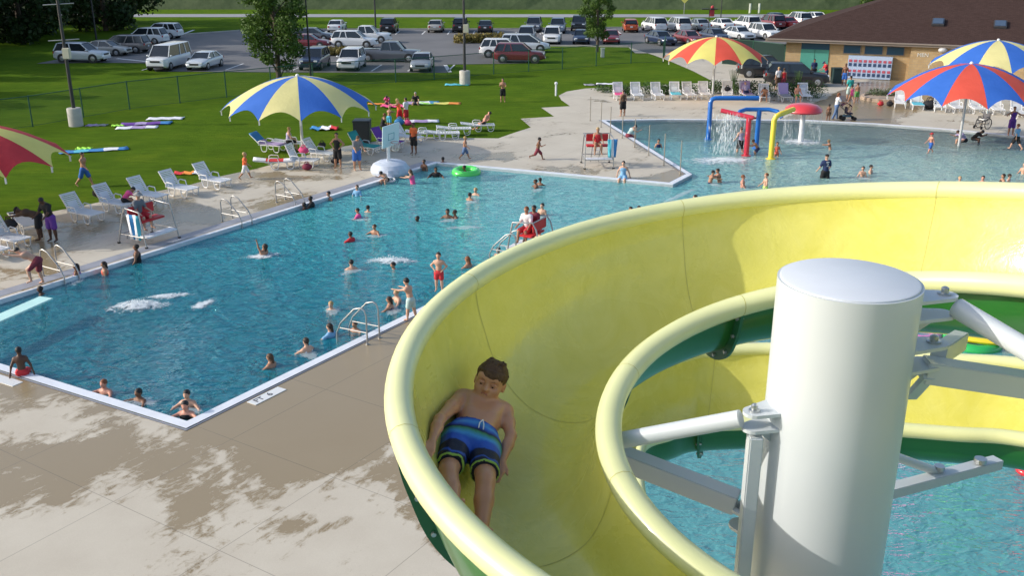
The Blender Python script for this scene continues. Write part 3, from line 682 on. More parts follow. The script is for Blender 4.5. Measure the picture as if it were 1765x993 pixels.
towel((181, 130), 2.2, .9, 8, [WHI], 'plain white towel at the back of the lawn cluster')
towel((106, 137), 1.2, .6, 5, [LIL, GRY], 'small lilac towel beside the lamp post footing')
towel((129, 138.5), .7, .4, 15, [LIM], 'small lime green towel tip left of the white towel', fold=.07)
towel((355, 141.5), 1.6, 1.0, 5, [BLU, WHI, RED], 'rumpled blue, white and red towel behind the umbrella', fold=.12)
towel((412, 114), 1.2, .5, 0, [ORG], 'orange towel at the right rim of the blue umbrella')
towel((481, 113.2), 2.9, .9, 2, [LIM, YEL, ORG], 'lime and orange striped towel by the seated group')
towel((462, 112.5), 2.4, 1.2, 8, [LIL, WHI, BLU], 'lilac and white blanket under the person in black')
towel((430, 117), 1.6, .9, 0, [PNK], 'bright pink towel held open behind the cyan shorts boy', fold=.1)
towel((459, 132.7), 2.4, .9, 6, [WHI, LIL, WHI], 'white towel on the grass behind the flat loungers')
towel((500, 92.8), 1.9, .9, 0, [CYA, TEA], 'pale blue towel at the foot of the middle lamp post')
towel((650, 93.0), 1.6, .8, 4, [GRY, BLK], 'grey and black towel at the lawn edge near the planting')
towel((664, 92.0), 1.7, .7, -6, [WHI], 'white towel beside the grey towel near the planting')
towel((205, 190), 1.3, .6, 6, [RED, ORG, WHI], 'small red towel on the grass behind the loungers', fold=.06)
def drape(p, yaw, cols, back, label, zoff=0., full=True):     # a towel lying on a lounger
    p = G(*p, ZD); mb = MB(); pr = []
    if full: pr += [(-.35-math.cos(R(back))*s_, .40+math.sin(R(back))*s_+.02) for s_ in (.80, .6, .4, .2)]
    pr += [(-.30, .42), (0, .415), (.3, .415), (.6, .41), (.86, .40)]
    rows = [[(x+random.uniform(-.01, .01), y, z+random.uniform(0, .02)) for y in (-.36, -.3, -.1, .1, .3, .36)] for x, z in pr]
    mb.grid(rows)
    for f in range(len(mb.f)): mb.mi[f] = (f//5)*len(cols)//(len(rows)-1)
    o = mb.build('towel', [mat('towel_'+c[0], c[1], .9) for c in cols], None, smooth=True); o.location = p; o.rotation_euler = (0, 0, R(yaw))
    md = o.modifiers.new('thick', 'SOLIDIFY'); md.thickness = .015; return tag(o, label, 'towel', 'towels on the loungers')
drape((295, 165), YB+10, [BLU, LIL, LIL], 42, 'blue and lilac towel over the low lounger on the grass')
drape((304, 184), YB+40, [WHI, RED, WHI], 8, 'white towel with a red band on the flat lounger at the lawn corner')
drape((399, 167), YB, [TEA], 55, 'teal towel hanging over the lounger beside the bin')
drape((424, 162), YB, [PUR], 55, 'purple towel over a tilted lounger')
drape((738, 107.5), -90, [CYA], 68, 'turquoise towel on a lounger behind the splash pool', full=False)
drape((1002, 119), -102, [CYA], 68, 'turquoise towel on the second lounger under the red and blue canopy', full=False)
drape((677, 108), -90, [PNK], 68, 'pink towel on the lounger behind the woman in black shorts', full=False)
drape((857.5, 110), -90, [LIL, GRY], 68, 'lilac and grey towel on a lounger in the planting row')
drape((815.5, 107.5), -90, [LIL], 68, 'pale lilac towel on a lounger right of the umbrella pole')
def bag(p, size, col, label, z=ZD, yaw=0, up=0.):
    p = G(*p, z); mb = MB(); mb.ball((0, 0, size*.42), (size*.62, size*.36, size*.42), 12, 8); me_ = mb
    for i, v in enumerate(mb.v):
        k = random.uniform(.9, 1.1); mb.v[i] = (v[0]*k, v[1]*k, max(0, v[2]*k))
    t = thing('bag', label, 'bag', p+Vector((0, 0, up)), yaw, 'bags and bundles by the loungers'); mb.build('bag_body', mat('bag_'+col[0], col[1], .8), t, smooth=True)
    for s_ in (-1, 1):
        h_ = MB(); h_.tube([(-size*.3, s_*size*.15, size*.7), (-size*.15, s_*size*.16, size*1.05), (size*.15, s_*size*.16, size*1.05), (size*.3, s_*size*.15, size*.7)], size*.035, 6); h_.build('handle', mat('bag_'+col[0], col[1], .8), t)
    return t
for p, s_, c_, lb, up in (((333, 177), .42, PNK, 'pink and purple bag at the foot of the upright lounger', .42), ((353, 170), .35, BLK, 'dark bag on the seat beside the umbrella pole', .42), ((367, 179), .38, BLK, 'black bag on the deck beside the woman in black', 0), ((336, 186), .4, ('maroon', (.18, .02, .05)), 'maroon bag under the corner lounger', 0),
                    ((430, 159), .5, ('navy', (.02, .02, .12)), 'navy bag hanging from the purple towel lounger', .3), ((14, 262), .45, BLK, 'dark towel bundle on the lounger at the left edge', .42), ((110, 226), .45, BLK, 'black bundle on the lounger with the girl in pink', .4), ((437, 137), .5, BLU, 'blue beach bag on the grass by the red shorts', 0), ((446, 137), .4, PNK, 'pink beach bag right of the blue one', 0),
                    ((696, 106), .35, BLK, 'dark bag on the second lounger behind the splash pool', .42), ((795, 106), .4, BLK, 'dark bag on the lounger right of the umbrella pole', .42), ((1016, 119.5), .75, BLK, 'large black bag between two loungers under the canopy', 0), ((963, 115.5), .35, RED, 'red sandals and bag beside the round planter', 0), ((973, 116), .4, BLK, 'black bag beside the round planter', 0), ((878, 107), .4, BLU, 'blue bundle on the right end lounger', .6), ((1044, 119), .35, PNK, 'pink bag on the lounger left of the pole', .42), ((1113, 124), .35, LIL, 'lilac bag on the lounger at the right edge', .42)):
    bag(p, s_, c_, lb, up=up, z=0 if 'grass' in lb or 'right of the blue one' in lb else ZD)
# ------------------------------------------------------------------ lifeguard chairs
M_RED = mat('guard_red_vinyl', (.55, .025, .03), .5)
def guard_chair(px, yaw, label, z0=.95, wdt=1.0, towel_=True, platform=True):
    t = thing('lifeguard_chair', label, 'lifeguard chair', G(*px, ZD), yaw, 'lifeguard chairs')
    # faces +Y
    for s_ in (-1, 1):
        mb = MB(); mb.tube([(s_*wdt*.62, .75, 0), (s_*wdt*.60, .62, z0*.95), (s_*wdt*.58, .5, z0+.55), (s_*wdt*.55, -.25, z0+.62), (s_*wdt*.56, -.40, z0+.4), (s_*wdt*.62, -.70, 0)], .028, 10); mb.build('side_frame', M_GALV, t, smooth=True)
        mb = MB(); mb.tube([(s_*wdt*.60, .62, z0*.5), (s_*wdt*.60, -.55, z0*.5)], .02, 8); mb.build('rail', M_GALV, t, smooth=True)
        for y in (.75, -.70):
            mb = MB(); mb.lathe([(.06, 0), (.06, .05)], (s_*wdt*.62, y, 0), 12); mb.build('foot', mat('rubber', (.02, .02, .02), .8), t)
    for y, z in ((.66, z0*.45), (-.55, z0*.5), (-.28, z0+.62)):
        mb = MB(); mb.tube([(-wdt*.6, y, z), (wdt*.6, y, z)], .022, 8); mb.build('crossbar', M_GALV, t, smooth=True)
    mb = MB(); mb.box((0, .05, z0+.08), (wdt*1.0, .5, .07)); mb.build('seat', M_RED, t, bevel=.02)
    mb = MB(); mb.box((0, -.24, z0+.42), (wdt*.95, .06, .36)); mb.build('backrest', M_RED, t, bevel=.02)
    mb = MB(); mb.box((0, .58, z0*.5), (wdt*1.12, .42, .05)); mb.build('foot_platform', M_PL, t, bevel=.01)
    for s_ in (-1, 1):
        mb = MB(); mb.tube([(s_*.2-.0, -.42, z0*.95), (s_*.2, -.95, 0)], .02, 8); mb.build('ladder_rail', M_GALV, t)
    for k in range(3):
        f = (k+1)/4; mb = MB(); mb.box((0, -.95+.53*f, z0*.95*f), (.40, .1, .03)); mb.build('ladder_step', M_PL, t)
    return t
yg1 = math.degrees(math.atan2(-BXd.y, -BXd.x))-90
guard_chair((163, 263), yg1, 'low lifeguard chair with red seat on the left walk by the ladders', .75, 1.25)
guard_chair((653, 181), 183, 'lifeguard chair on the pool corner between the two basins', .95, 1.15)
guard_chair((583, 283), yg1+180, 'lifeguard chair half hidden behind the yellow slide rim', .85, 1.0)
rt_ = G(658, 184, ZD)
def hang_towel(p, zt_, yaw, cols, label, w_=.5, L=.9):
    p = G(*p, ZD); mb = MB(); rows = [[(w_*(k/6-.5)*(1-.25*i/6), .05*math.sin(k*2.1+i*.4), zt_-L*i/6) for k in range(7)] for i in range(7)]
    mb.grid(rows); o = mb.build('towel', [mat('towel_'+c[0], c[1], .9) for c in cols], None, smooth=True)
    for i, f in enumerate(o.data.polygons): f.material_index = (i % 6)*len(cols)//6 % len(cols)
    o.location = p; o.rotation_euler = (0, 0, R(yaw)); md = o.modifiers.new('thick', 'SOLIDIFY'); md.thickness = .02; return tag(o, label, 'towel', 'towels hanging on lifeguard chairs')
hang_towel((669, 184), 1.45, 10, [CYA, WHI, BLU], 'blue and white towel hanging on the centre lifeguard chair')
hang_towel((149, 268), 1.15, yg1+90, [WHI, BLU, WHI, CYA], 'blue and white towel hanging on the left lifeguard chair', .7, .95)
# ------------------------------------------------------------------ rails and ladders
def rail(px, yaw, label, tall=.95):                          # pair of grab rails, +Y points to the water
    t = thing('grab_rail', label, 'pool ladder', G(*px, ZD), yaw, 'steel pool ladders')
    for s_ in (-.28, .28):
        mb = MB(); mb.tube([(s_, -.75, 0), (s_, -.75, tall*.8), (s_, -.70, tall*.95), (s_, -.58, tall), (s_, -.35, tall*.93), (s_, .15, tall*.45), (s_, .3, tall*.15), (s_, .32, -.9)], .024, 10); mb.build('handrail', M_GALV, t, smooth=True)
        mb = MB(); mb.tube([(s_, -.75, .35), (s_, .18, .33)], .02, 8); mb.build('brace', M_GALV, t, smooth=True)
        mb = MB(); mb.lathe([(.05, 0), (.05, .03)], (s_, -.75, 0), 14); mb.build('anchor', M_GALV, t)
    for k in range(3):
        mb = MB(); mb.box((0, .33, -.25-.28*k), (.52, .1, .03)); mb.build('tread', M_PL, t)
    return t
rail((72, 303), yg1, 'steel ladder beside the man climbing at the left edge')
rail((264, 243), yg1, 'steel ladder right of the left lifeguard chair')
rail((322, 222), yg1, 'steel ladder nearest the umbrella on the left side of the pool')
rail((385, 368), yg1+180, 'bright steel ladder on the near side beside the bare deck', 1.05)
rail((548, 281), yg1+180, 'steel ladder partly hidden by the slide rim', 1.0)
# rope posts along the shallow shore
M_POST = mat('weathered_post', (.30, .27, .22), .6)
for i, (x, y, ht) in enumerate(((645.5, 132, 1.5), (657.3, 139, 1.5), (667.5, 144.5, 1.5), (680.5, 151, 1.5), (694, 161, 1.55), (709.3, 170, 1.6), (726, 181, 1.6), (743.8, 190.5, 1.65))):
    t = thing('rope_post', ('hindmost thin brown post, farthest from the pool corner', 'second thin brown post from the far end of the line', 'thin brown post just left of the woman in black shorts', 'thin brown post left of the pale woman at the shallow edge', 'thin brown post just right of the pale woman', 'thin brown post between the pale woman and the dark haired bather', 'thin brown post right of the dark haired bather at the wall', 'thin brown post closest to the pointed pool corner')[i], 'post', G(x, y, ZD), 0, 'thin posts along the shallow shore')
    mb = MB(); mb.tube([(0, 0, 0), (0, 0, ht)], .025, 8); mb.build('post_shaft', M_POST, t, smooth=True); mb = MB(); mb.lathe([(.05, 0), (.05, .04)], (0, 0, 0), 12); mb.build('base_plate', M_POST, t)
# ------------------------------------------------------------------ poolside basketball stand
p_ = G(427, 189, ZD); t = thing('basketball_stand', 'white poolside basketball stand with a rounded base and tilted backboard', 'basketball hoop', p_, yg1+0)
mb = MB(); mb.lathe([(.92, 0), (.96, .12), (.93, .3), (.80, .48), (.55, .60), (.2, .66)], (0, 0, 0), 12); mb.build('base', mat('base_shell', (.50, .56, .66), .55, var=.10), t, smooth=True, angle=25)
mb = MB(); mb.bar((.1, 0, .4), (.55, .35, 1.9), .16, .14); mb.build('post', M_PL, t, bevel=.02)
BM = Matrix.Translation((.70, .62, 2.0)) @ Matrix.Rotation(R(4), 4, 'Z') @ Matrix.Rotation(R(-4), 4, 'X')
bb = MB(); bb.box((0, 0, 0), (1.45, .05, 1.02)); bb.xf(BM); bo = bb.build('backboard', mat('acrylic_board', (.60, .74, .78), .3), t, bevel=.01)
bb = MB()
for dx, dz, sx, sz in ((0, .10, .5, .02), (0, -.2, .5, .02), (-.25, -.05, .02, .32), (.25, -.05, .02, .32)): bb.box((dx, .03, dz), (sx, .012, sz))
for k in range(4): bb.box((0, -.03, -.3+k*.008), (.0, .0, .0))
bb.xf(BM); bb.build('target_square', mat('target_teal', (.03, .30, .36), .5), bo)
bb = MB(); bb.lathe([(.09, -.004), (.09, .004)], (0, 0, 0), 16, axis='Y'); bb.box((0.16, 0, -.03), (.1, .008, .05)); bb.xf(BM @ Matrix.Translation((.0, -.03, -.22))); bb.build('emblem', mat('target_teal', (.03, .30, .36), .5), bo)
bb = MB(); bb.tube([(.23*math.cos(a), .28+.23*math.sin(a), -.3) for a in np.linspace(0, 2*math.pi, 20, endpoint=False)], .012, 6, closed=True); bb.xf(BM); rm = bb.build('rim', M_RED, bo)
bb = MB(); bb.lathe([(.22, -.31), (.16, -.5), (.13, -.68)], (0, .28, 0), 12, cap=False); bb.xf(BM); nt_ = bb.build('net', M_CANW, bo); wm = nt_.modifiers.new('w', 'WIREFRAME'); wm.thickness = .012
# ------------------------------------------------------------------ bins
def bin_(px, w_, h_, col, label, yaw=0, lid=True):
    t = thing('trash_bin', label, 'bin', G(*px, ZD), yaw); mb = MB(); mb.box((0, 0, h_/2), (w_, w_, h_), taper=1.08); mb.build('bin_body', mat('bin_'+col[0], col[1], .5), t, bevel=.03)
    mb = MB(); mb.box((0, 0, h_+.05), (w_*1.14, w_*1.14, .1)); mb.build('lid', mat('bin_'+col[0], col[1], .5), t, bevel=.03); return t
bin_((397, 155), .85, 1.15, ('dark', (.03, .04, .05)), 'large dark grey bin between the teal and purple towels')
bin_((914.5, 90.5), .75, 1.1, ('dkgreen', (.02, .05, .05)), 'dark green bin against the tan building wall')
# ------------------------------------------------------------------ diving board
bd0, bd1 = G(-60, 395, .55), G(62, 325.5, .62); dirb = (bd1-bd0).normalized(); sb = Vector((-dirb.y, dirb.x, 0))*.26
t = thing('diving_board', 'pale turquoise diving board reaching in from the left edge', 'diving board', tuple(G(-60, 395, ZD)), 0); o_ = t.location.copy()
c0, c1 = G(-75, 381, .58), G(51, 325.8, .58); dd = (c1-c0).normalized(); c0 = c1-dd*4.9
mb = MB(); mb.bar(c0, c1, .50, .055); mb.xf(Matrix.Translation(-o_)); mb.build('board', mat('board_turquoise', (.50, .78, .74), .75, var=.05, vscale=2), t, bevel=.01)
q_ = c0+dd*.3
mb = MB(); mb.box((q_.x, q_.y, .3), (.6, .6, .52), yaw=math.degrees(math.atan2(dd.y, dd.x))); mb.xf(Matrix.Translation(-o_)); mb.build('stand', M_PL, t, bevel=.02)
q_ = c0+dd*1.9; mb = MB(); mb.tube([q_+Vector((0, 0, -.04))-sb, q_+Vector((0, 0, -.04))+sb], .05, 10); mb.xf(Matrix.Translation(-o_)); mb.build('fulcrum', M_GALV, t)
# ------------------------------------------------------------------ tiles with depth writing
def text(s_, size, M_, m_, parent=None, name='lettering', ext=.003):
    cu = bpy.data.curves.new(name, 'FONT'); cu.body = s_; cu.size = size; cu.extrude = ext; cu.align_x = 'CENTER'; cu.align_y = 'CENTER'
    tmp = bpy.data.objects.new('tmp', cu); COL.objects.link(tmp); bpy.context.view_layer.update()
    me = bpy.data.meshes.new_from_object(tmp.evaluated_get(bpy.context.evaluated_depsgraph_get())); bpy.data.objects.remove(tmp)
    me.name = name; me.materials.clear(); me.materials.append(m_); me.transform(M_); return obj(name, me, parent)
M_TILE = mat('tile_white', (.72, .73, .72), .35); M_INK = mat('tile_black_ink', (.02, .02, .03), .5)
for (px, s_, lb) in (((292, 433.5), 'FT 6', 'white depth tile with FT and a 6 beside the lap pool edge'),):
    p = G(*px, ZD)+Vector((0, 0, .004)); ya = math.degrees(math.atan2(AX.y, AX.x)); t = thing('depth_marker', lb, 'depth marker', p, ya)
    mb = MB(); mb.box((0, 0, .006), (1.02, .30, .012)); mb.build('tile', M_TILE, t)
    text('FT  6', .26, Matrix.Translation((-.12, 0, .014)) , M_INK, t)
p = G(8, 417, ZD); t = thing('depth_marker', 'blank white deck tile at the left edge near the seated boy', 'depth marker', p, YB); mb = MB(); mb.box((-.1, 0, .006), (1.02, .30, .012)); mb.build('tile', M_TILE, t)
# ------------------------------------------------------------------ splash features
M_PB = mat('pipe_blue', (.012, .14, .50), .3, coat=.4); M_PR = mat('pipe_red', (.60, .03, .06), .3, coat=.4); M_PY = mat('pipe_yellow', (.80, .62, .05), .3, coat=.4)
def up(px, y_top):                                           # height over a ground pixel that reaches image row y_top
    p = G(*px, ZW); lo_, hi_ = 0, 12
    for _ in range(40):
        m_ = (lo_+hi_)/2
        if PX((p.x, p.y, m_))[1] > y_top: lo_ = m_
        else: hi_ = m_
    return lo_
def pipe(name, px, pts, rad, m_, label, cat='splash pipe', extra=None):
    t = thing(name, label, cat, G(*px, ZW), 0, 'coloured splash features'); mb = MB(); mb.tube(pts, rad, 14); mb.build('pipe', m_, t, smooth=True)
    mb = MB(); mb.lathe([(rad*1.8, -.05), (rad*1.8, .03), (rad*1.1, .05)], (0, 0, 0), 16); mb.build('base_collar', m_, t, smooth=True); return t
h_ = up((774.5, 152), 107); p0 = G(774.5, 152, ZW)
def atx(xp, px, z):                                          # x offset so the pipe reaches photo column xp at height z over px
    p = G(*px, ZW); lo_, hi_ = -20, 20
    for _ in range(40):
        m_ = (lo_+hi_)/2
        if PX((p.x+m_, p.y, z))[0] < xp: lo_ = m_
        else: hi_ = m_
    return lo_
def bend(px, zt_, x1, dy=0., dz=0., r_=.25):
    dx = atx(x1, px, zt_); sg = 1 if dx > 0 else -1
    return [(0, 0, -.6), (0, 0, zt_-r_-ZW), (sg*r_*.3, 0, zt_-r_*.3-ZW), (sg*r_, dy*.1, zt_-ZW), (dx, dy, zt_+dz-ZW)]
pipe('splash_arch', (774.5, 152), bend((774.5, 152), h_, 830), .13, M_PB, 'blue bent pipe at the left of the splash features')
h2 = up((827, 162), 118); P2 = (827, 162)
t = pipe('splash_post', P2, [(0, 0, -.6), (0, 0, h2)], .13, M_PB, 'blue T shaped splash pipe in the middle')
xl, xr = atx(804, P2, h2), atx(853, P2, h2); mb = MB(); mb.tube([(xl, -.6, h2-.35), (xl+.2, -.35, h2-.05), (xl+.6, 0, h2), (xr-.6, 0, h2), (xr-.2, -.3, h2-.05), (xr, -.55, h2-.35)], .11, 12); mb.build('spray_arm', M_PB, t, smooth=True)
h3 = up((816, 170), 127); P3 = (816, 170)
t = pipe('splash_post', P3, [(0, 0, -.6), (0, 0, h3)], .14, M_PR, 'red splash post with a slanted spray arm')
xl, xr = atx(791, P3, h3), atx(824, P3, h3); mb = MB(); mb.tube([(xl, .6, h3+.28), (xr, -.1, h3)], .12, 12); mb.build('spray_arm', M_PR, t, smooth=True); mb = MB(); mb.lathe([(.15, -.04), (.15, .04)], (xr, -.1, h3), 12); mb.build('end_cap', mat('cap_dark_red', (.2, .01, .02), .5), t)
h4 = up((843, 173.5), 125); P4 = (843, 173.5)
t = pipe('splash_post', P4, bend(P4, h4, 873, .9, .12, .3), .14, M_PY, 'yellow bent splash pipe under the red mushroom')
h5 = up((875.5, 155), 117); P5 = (875.5, 155)
t = thing('splash_mushroom', 'red mushroom cap on a white post with a curtain of water', 'splash mushroom', G(*P5, ZW), 0, 'coloured splash features')
mb = MB(); mb.tube([(0, 0, -.6), (0, 0, h5-.1)], .14, 16); mb.build('stem', M_PL, t, smooth=True)
mb = MB(); mb.lathe([(.02, .50), (.4, .48), (.75, .40), (.98, .24), (1.04, .08), (.98, 0), (.3, -.03)], (0, 0, h5-.2), 28); mb.build('cap', mat('mushroom_red', (.66, .05, .06), .3, coat=.5), t, smooth=True)
# falling and splashed water (nobody could count the drops)
def wmat(name, dens, col=(.85, .90, .92), noisy=None):
    f = NB(name); f.b.inputs['Base Color'].default_value = (*col, 1); f.b.inputs['Roughness'].default_value = .35; tr_ = f.node('ShaderNodeBsdfTransparent'); mx = f.node('ShaderNodeMixShader'); mx.inputs[0].default_value = dens
    if noisy:
        g_ = f.node('ShaderNodeMapping'); g_.inputs['Location'].default_value = (-1, -1, 0); g_.inputs['Scale'].default_value = (2, 2, 0); f.link(f.tc.outputs['Generated'], g_.inputs[0])
        ln = f.node('ShaderNodeVectorMath', operation='LENGTH'); f.link(g_.outputs[0], ln.inputs[0]); nz = f.noise(noisy, 7, .75, dist=1.); fall = f.math('MAXIMUM', f.math('SUBTRACT', 1.02, ln.outputs['Value']), 0.)
        v = f.math('SUBTRACT', f.math('ADD', nz, f.math('MULTIPLY', fall, .42)), .62); v = f.math('MINIMUM', f.math('MAXIMUM', f.math('MULTIPLY', v, 4.), 0.), dens); f.link(v, mx.inputs[0])
    f.link(tr_.outputs[0], mx.inputs[1]); f.link(f.b.outputs[0], mx.inputs[2]); f.link(mx.outputs[0], f.n['Material Output'].inputs['Surface']); return f.m
M_DROP = wmat('white_water', .75); M_STREAK = wmat('falling_water', .42); M_FOAM = wmat('foam', .8, noisy=3.2); M_FROTH = wmat('froth', .30, noisy=4.)
def foam(px, rx, ry, yaw, label, h_=.05, m_=None):
    p = G(*px, ZW+.015); mb = MB(); rows = []
    for i in range(13):
        rows.append([(rx*(i/6-1), ry*(k/6-1), random.uniform(0, h_)*max(0, 1-math.hypot(i/6-1, k/6-1))) for k in range(13)])
    mb.grid(rows); o = mb.build('foam', m_ or M_FOAM, None, smooth=True); o.location = p; o.rotation_euler = (0, 0, R(yaw)); tag(o, label, 'foam', kind='stuff')
def drops(px, fn, n_, label, r0=.006, r1=.016, z=ZW, st=0.):
    p = G(*px, z); mb = MB()
    for _ in range(n_):
        x, y, zz, s_ = fn(); r_ = random.uniform(r0, r1)*s_; L = r_*1.4 if not st else random.uniform(.4, 1.)*st; a = random.uniform(0, 6); dx, dy = r_*math.cos(a), r_*math.sin(a)
        mb.add([(x, y, zz-L), (x+dx, y+dy, zz), (x-dy, y+dx, zz+L*.2), (x-dx, y-dy, zz), (x+dy, y-dx, zz-L*.1), (x, y, zz+L)], [(0, 2, 1), (0, 3, 2), (0, 4, 3), (0, 1, 4), (5, 1, 2), (5, 2, 3), (5, 3, 4), (5, 4, 1)])
    o = mb.build('spray', M_STREAK if st else M_DROP, None); o.location = p; tag(o, label, 'water spray', kind='stuff')
def f_curt():
    a = random.uniform(0, 2*math.pi); r_ = random.gauss(1.0, .03); return r_*math.cos(a), r_*math.sin(a), random.uniform(.1, h5-.3), 1
drops(P5, f_curt, 230, 'thin curtain of water falling from the red mushroom', .004, .009, st=.30)
foam((P5[0], P5[1]), 1.55, 1.45, 0, 'foam ring where the mushroom curtain lands')
def f_fall():
    s_ = random.random(); a = random.gauss(0, .42); return a-.25*s_, random.gauss(0, .25), h3*(1-s_**1.3)+random.uniform(-.05, .15), 1
drops((797, 169), f_fall, 520, 'white water pouring from the red spray arm', .008, .020, st=.22)
foam((791, 175.5), 2.5, 1.3, 8, 'foam below the red spray arm', .12)
def f_spl(rx, ry, hz):
    def f():
        a = random.uniform(0, 2*math.pi); r_ = random.random()**.7
        return rx*r_*math.cos(a), ry*r_*math.sin(a)+random.gauss(0, .05), abs(random.gauss(0, hz))*(1.2-r_), random.choice((.6, 1, 1.5))
    return f
foam((150, 335), 1.15, .80, 20, 'white splash where somebody has just dived in', .16); drops((150, 334), f_spl(.6, .4, .10), 420, 'drops thrown up by the dive')
foam((183, 324), .95, .35, 20, 'trailing edge of the diving splash', .08); foam((222, 333), .35, .75, -25, 'thin outer arc of the diving splash', .04)
foam((427, 285.5), 1.15, .55, 5, 'kicked up white water behind a swimmer', .12); drops((427, 285), f_spl(.7, .35, .08), 260, 'drops kicked up behind a swimmer')
for k_, (x_, y_) in enumerate(((393, 240), (411, 258), (490, 241), (515, 221), (430, 340), (363, 340), (337, 388), (207, 447), (155, 440), (593, 238), (385, 297), (588, 208), (85, 307), (782, 202), (945, 195), (838, 209))):
    foam((x_, y_), .55, .30, k_*23, 'small ripples and froth around a bather', .03, M_FROTH)
foam((287, 280), .8, .5, 30, 'small wake behind the swimmer in the left half', .05); foam((745, 213), .25, 2.2, -35, 'pale streak of foam trailing from the pool corner', .03, M_FROTH); foam((507, 249), .9, .35, 10, 'faint pale disturbance in mid pool', .04, M_FROTH)
# ------------------------------------------------------------------ floats
def ring_float(px, R_, r_, col, label, tilt=4):
    p = G(*px, ZW); t = thing('swim_ring', label, 'swim ring', p+Vector((0, 0, .05))); mb = MB(); n_ = 36; m_ = 14; rows = []
    for i in range(n_):
        a = 2*math.pi*i/n_; rows.append([((R_+r_*math.cos(b))*math.cos(a), (R_+r_*math.cos(b))*math.sin(a), r_*math.sin(b)*(1+.03*math.sin(a*12))) for b in np.linspace(0, 2*math.pi, m_, endpoint=False)])
    rows.append(rows[0]); mb.grid(rows, True); mb.build('tube', mat('vinyl_'+col[0], col[1], .25, coat=.4), t, smooth=True); mb = MB(); mb.lathe([(.02, r_-.01), (.02, r_+.03)], (R_, 0, 0), 8); mb.build('valve', M_PL, t); t.rotation_euler[0] = R(tilt); return t
ring_float((510, 189.5), .52, .20, ('green', (.10, .72, .12)), 'bright green swim ring with a child in it at the far end')
ring_float((1063, 375), .62, .17, ('leafgreen', (.03, .42, .10)), 'green and yellow raft ring seen between the slide and its column')
ring_float((425, 198), .30, .05, ('white', (.75, .75, .72)), 'small white hoop in front of the child at the pool edge')
ring_float((1004, 366), .5, .16, ('pinkish', (.65, .20, .45)), 'pink and lilac swim ring right of the column')
ring_float((1123, 517), .16, .07, ('red', (.72, .03, .04)), 'red float in the splash pool at the right edge')
mb = MB(); mb.ball((0, 0, .05), (.75, .22, .12), 16, 8); mb.ball((-.15, .1, .13), (.3, .2, .1), 12, 6); t = thing('pool_float', 'yellow and orange inflatable lying across the green ring', 'pool float', G(1070, 373, .12), -22)
mb.build('float_body', mat('vinyl_yellow', (.82, .62, .03), .3, coat=.4), t, smooth=True); mb = MB(); mb.ball((.66, 0, .1), (.18, .17, .13), 12, 8); mb.build('float_nose', mat('vinyl_orange', (.75, .28, .02), .3), t, smooth=True)
# ================================================================== BATH HOUSE
ye = 3.05
ea, eb = G(838, 41.3, ye), G(1120, 51.6, ye)                 # front eave line
ed = (eb-ea).normalized(); en = Vector((ed.y, -ed.x, 0))       # towards the camera
BW = math.degrees(math.atan2(ed.y, ed.x))
OV = .9
def bp(s_, d, z): q = ea+ed*s_-en*(d); return Vector((q.x, q.y, z))   # s along the eave, d behind it
LW = 34.0; DW = 20.0
s_left = ((G(857, 43, ye)-ea).dot(ed)); s_step = (G(997, 47.6, ye)-ea).dot(ed)
bld = thing('bath_house', 'low tan brick bath house with a wide brown shingled roof behind the umbrellas', 'building', tuple(bp(0, OV, 0)), BW)
MI = (Matrix.Translation(bp(0, OV, 0)) @ Matrix.Rotation(R(BW), 4, 'Z'))
# local frame: x along the front, y backwards
br = NB('tan_brick'); bk = br.node('ShaderNodeTexBrick'); bk.inputs['Scale'].default_value = 1; bk.inputs['Brick Width'].default_value = .4; bk.inputs['Row Height'].default_value = .2; bk.inputs['Mortar Size'].default_value = .012
mp = br.node('ShaderNodeMapping'); mp.inputs['Rotation'].default_value = (math.pi/2, 0, 0); br.link(br.tc.outputs['Object'], mp.inputs[0]); br.link(mp.outputs[0], bk.inputs['Vector'])
bk.inputs['Color1'].default_value = (.40, .27, .13, 1); bk.inputs['Color2'].default_value = (.47, .33, .17, 1); bk.inputs['Mortar'].default_value = (.33, .27, .19, 1)
br.link(br.mix(.2, bk.outputs['Color'], br.ramp(br.noise(2., 5), [(.3, (.25, .17, .09)), (.7, (.55, .42, .25))])), br.b.inputs['Base Color']); br.b.inputs['Roughness'].default_value = .85
M_BRICK = br.m
sh = NB('brown_shingle'); sk = sh.node('ShaderNodeTexBrick'); sk.inputs['Brick Width'].default_value = .33; sk.inputs['Row Height'].default_value = .16; sk.inputs['Mortar Size'].default_value = .01; sk.inputs['Scale'].default_value = 1
sk.inputs['Color1'].default_value = (.045, .026, .022, 1); sk.inputs['Color2'].default_value = (.066, .040, .035, 1); sk.inputs['Mortar'].default_value = (.03, .02, .018, 1); sh.link(sh.tc.outputs['Object'], sk.inputs['Vector'])
sh.link(sh.mix(.35, sk.outputs['Color'], sh.ramp(sh.noise(9, 5, .7), [(.3, (.035, .022, .02)), (.7, (.095, .06, .053))])), sh.b.inputs['Base Color']); sh.b.inputs['Roughness'].default_value = 1; sh.b.inputs['Specular IOR Level'].default_value = .1; M_SHIN = sh.m
M_FASC = mat('taupe_fascia', (.24, .20, .17), .6); M_DOOR = mat('seafoam_door', (.07, .30, .24), .5, var=.05); M_NAVY = mat('dark_blue_panel', (.015, .07, .13), .35)
def bpart(mb, name, m_, par=None, **k): return mb.build(name, m_, par or bld, **k)
mb = MB(); z0 = -.1
xs = s_left; x1 = s_step
mb.box(((xs+x1)/2, .15, 1.45), (x1-xs, .3, 3.1)); mb.box((xs+.15, DW/2, 1.45), (.3, DW-.6, 3.1)); bpart(mb, 'wall', M_BRICK)
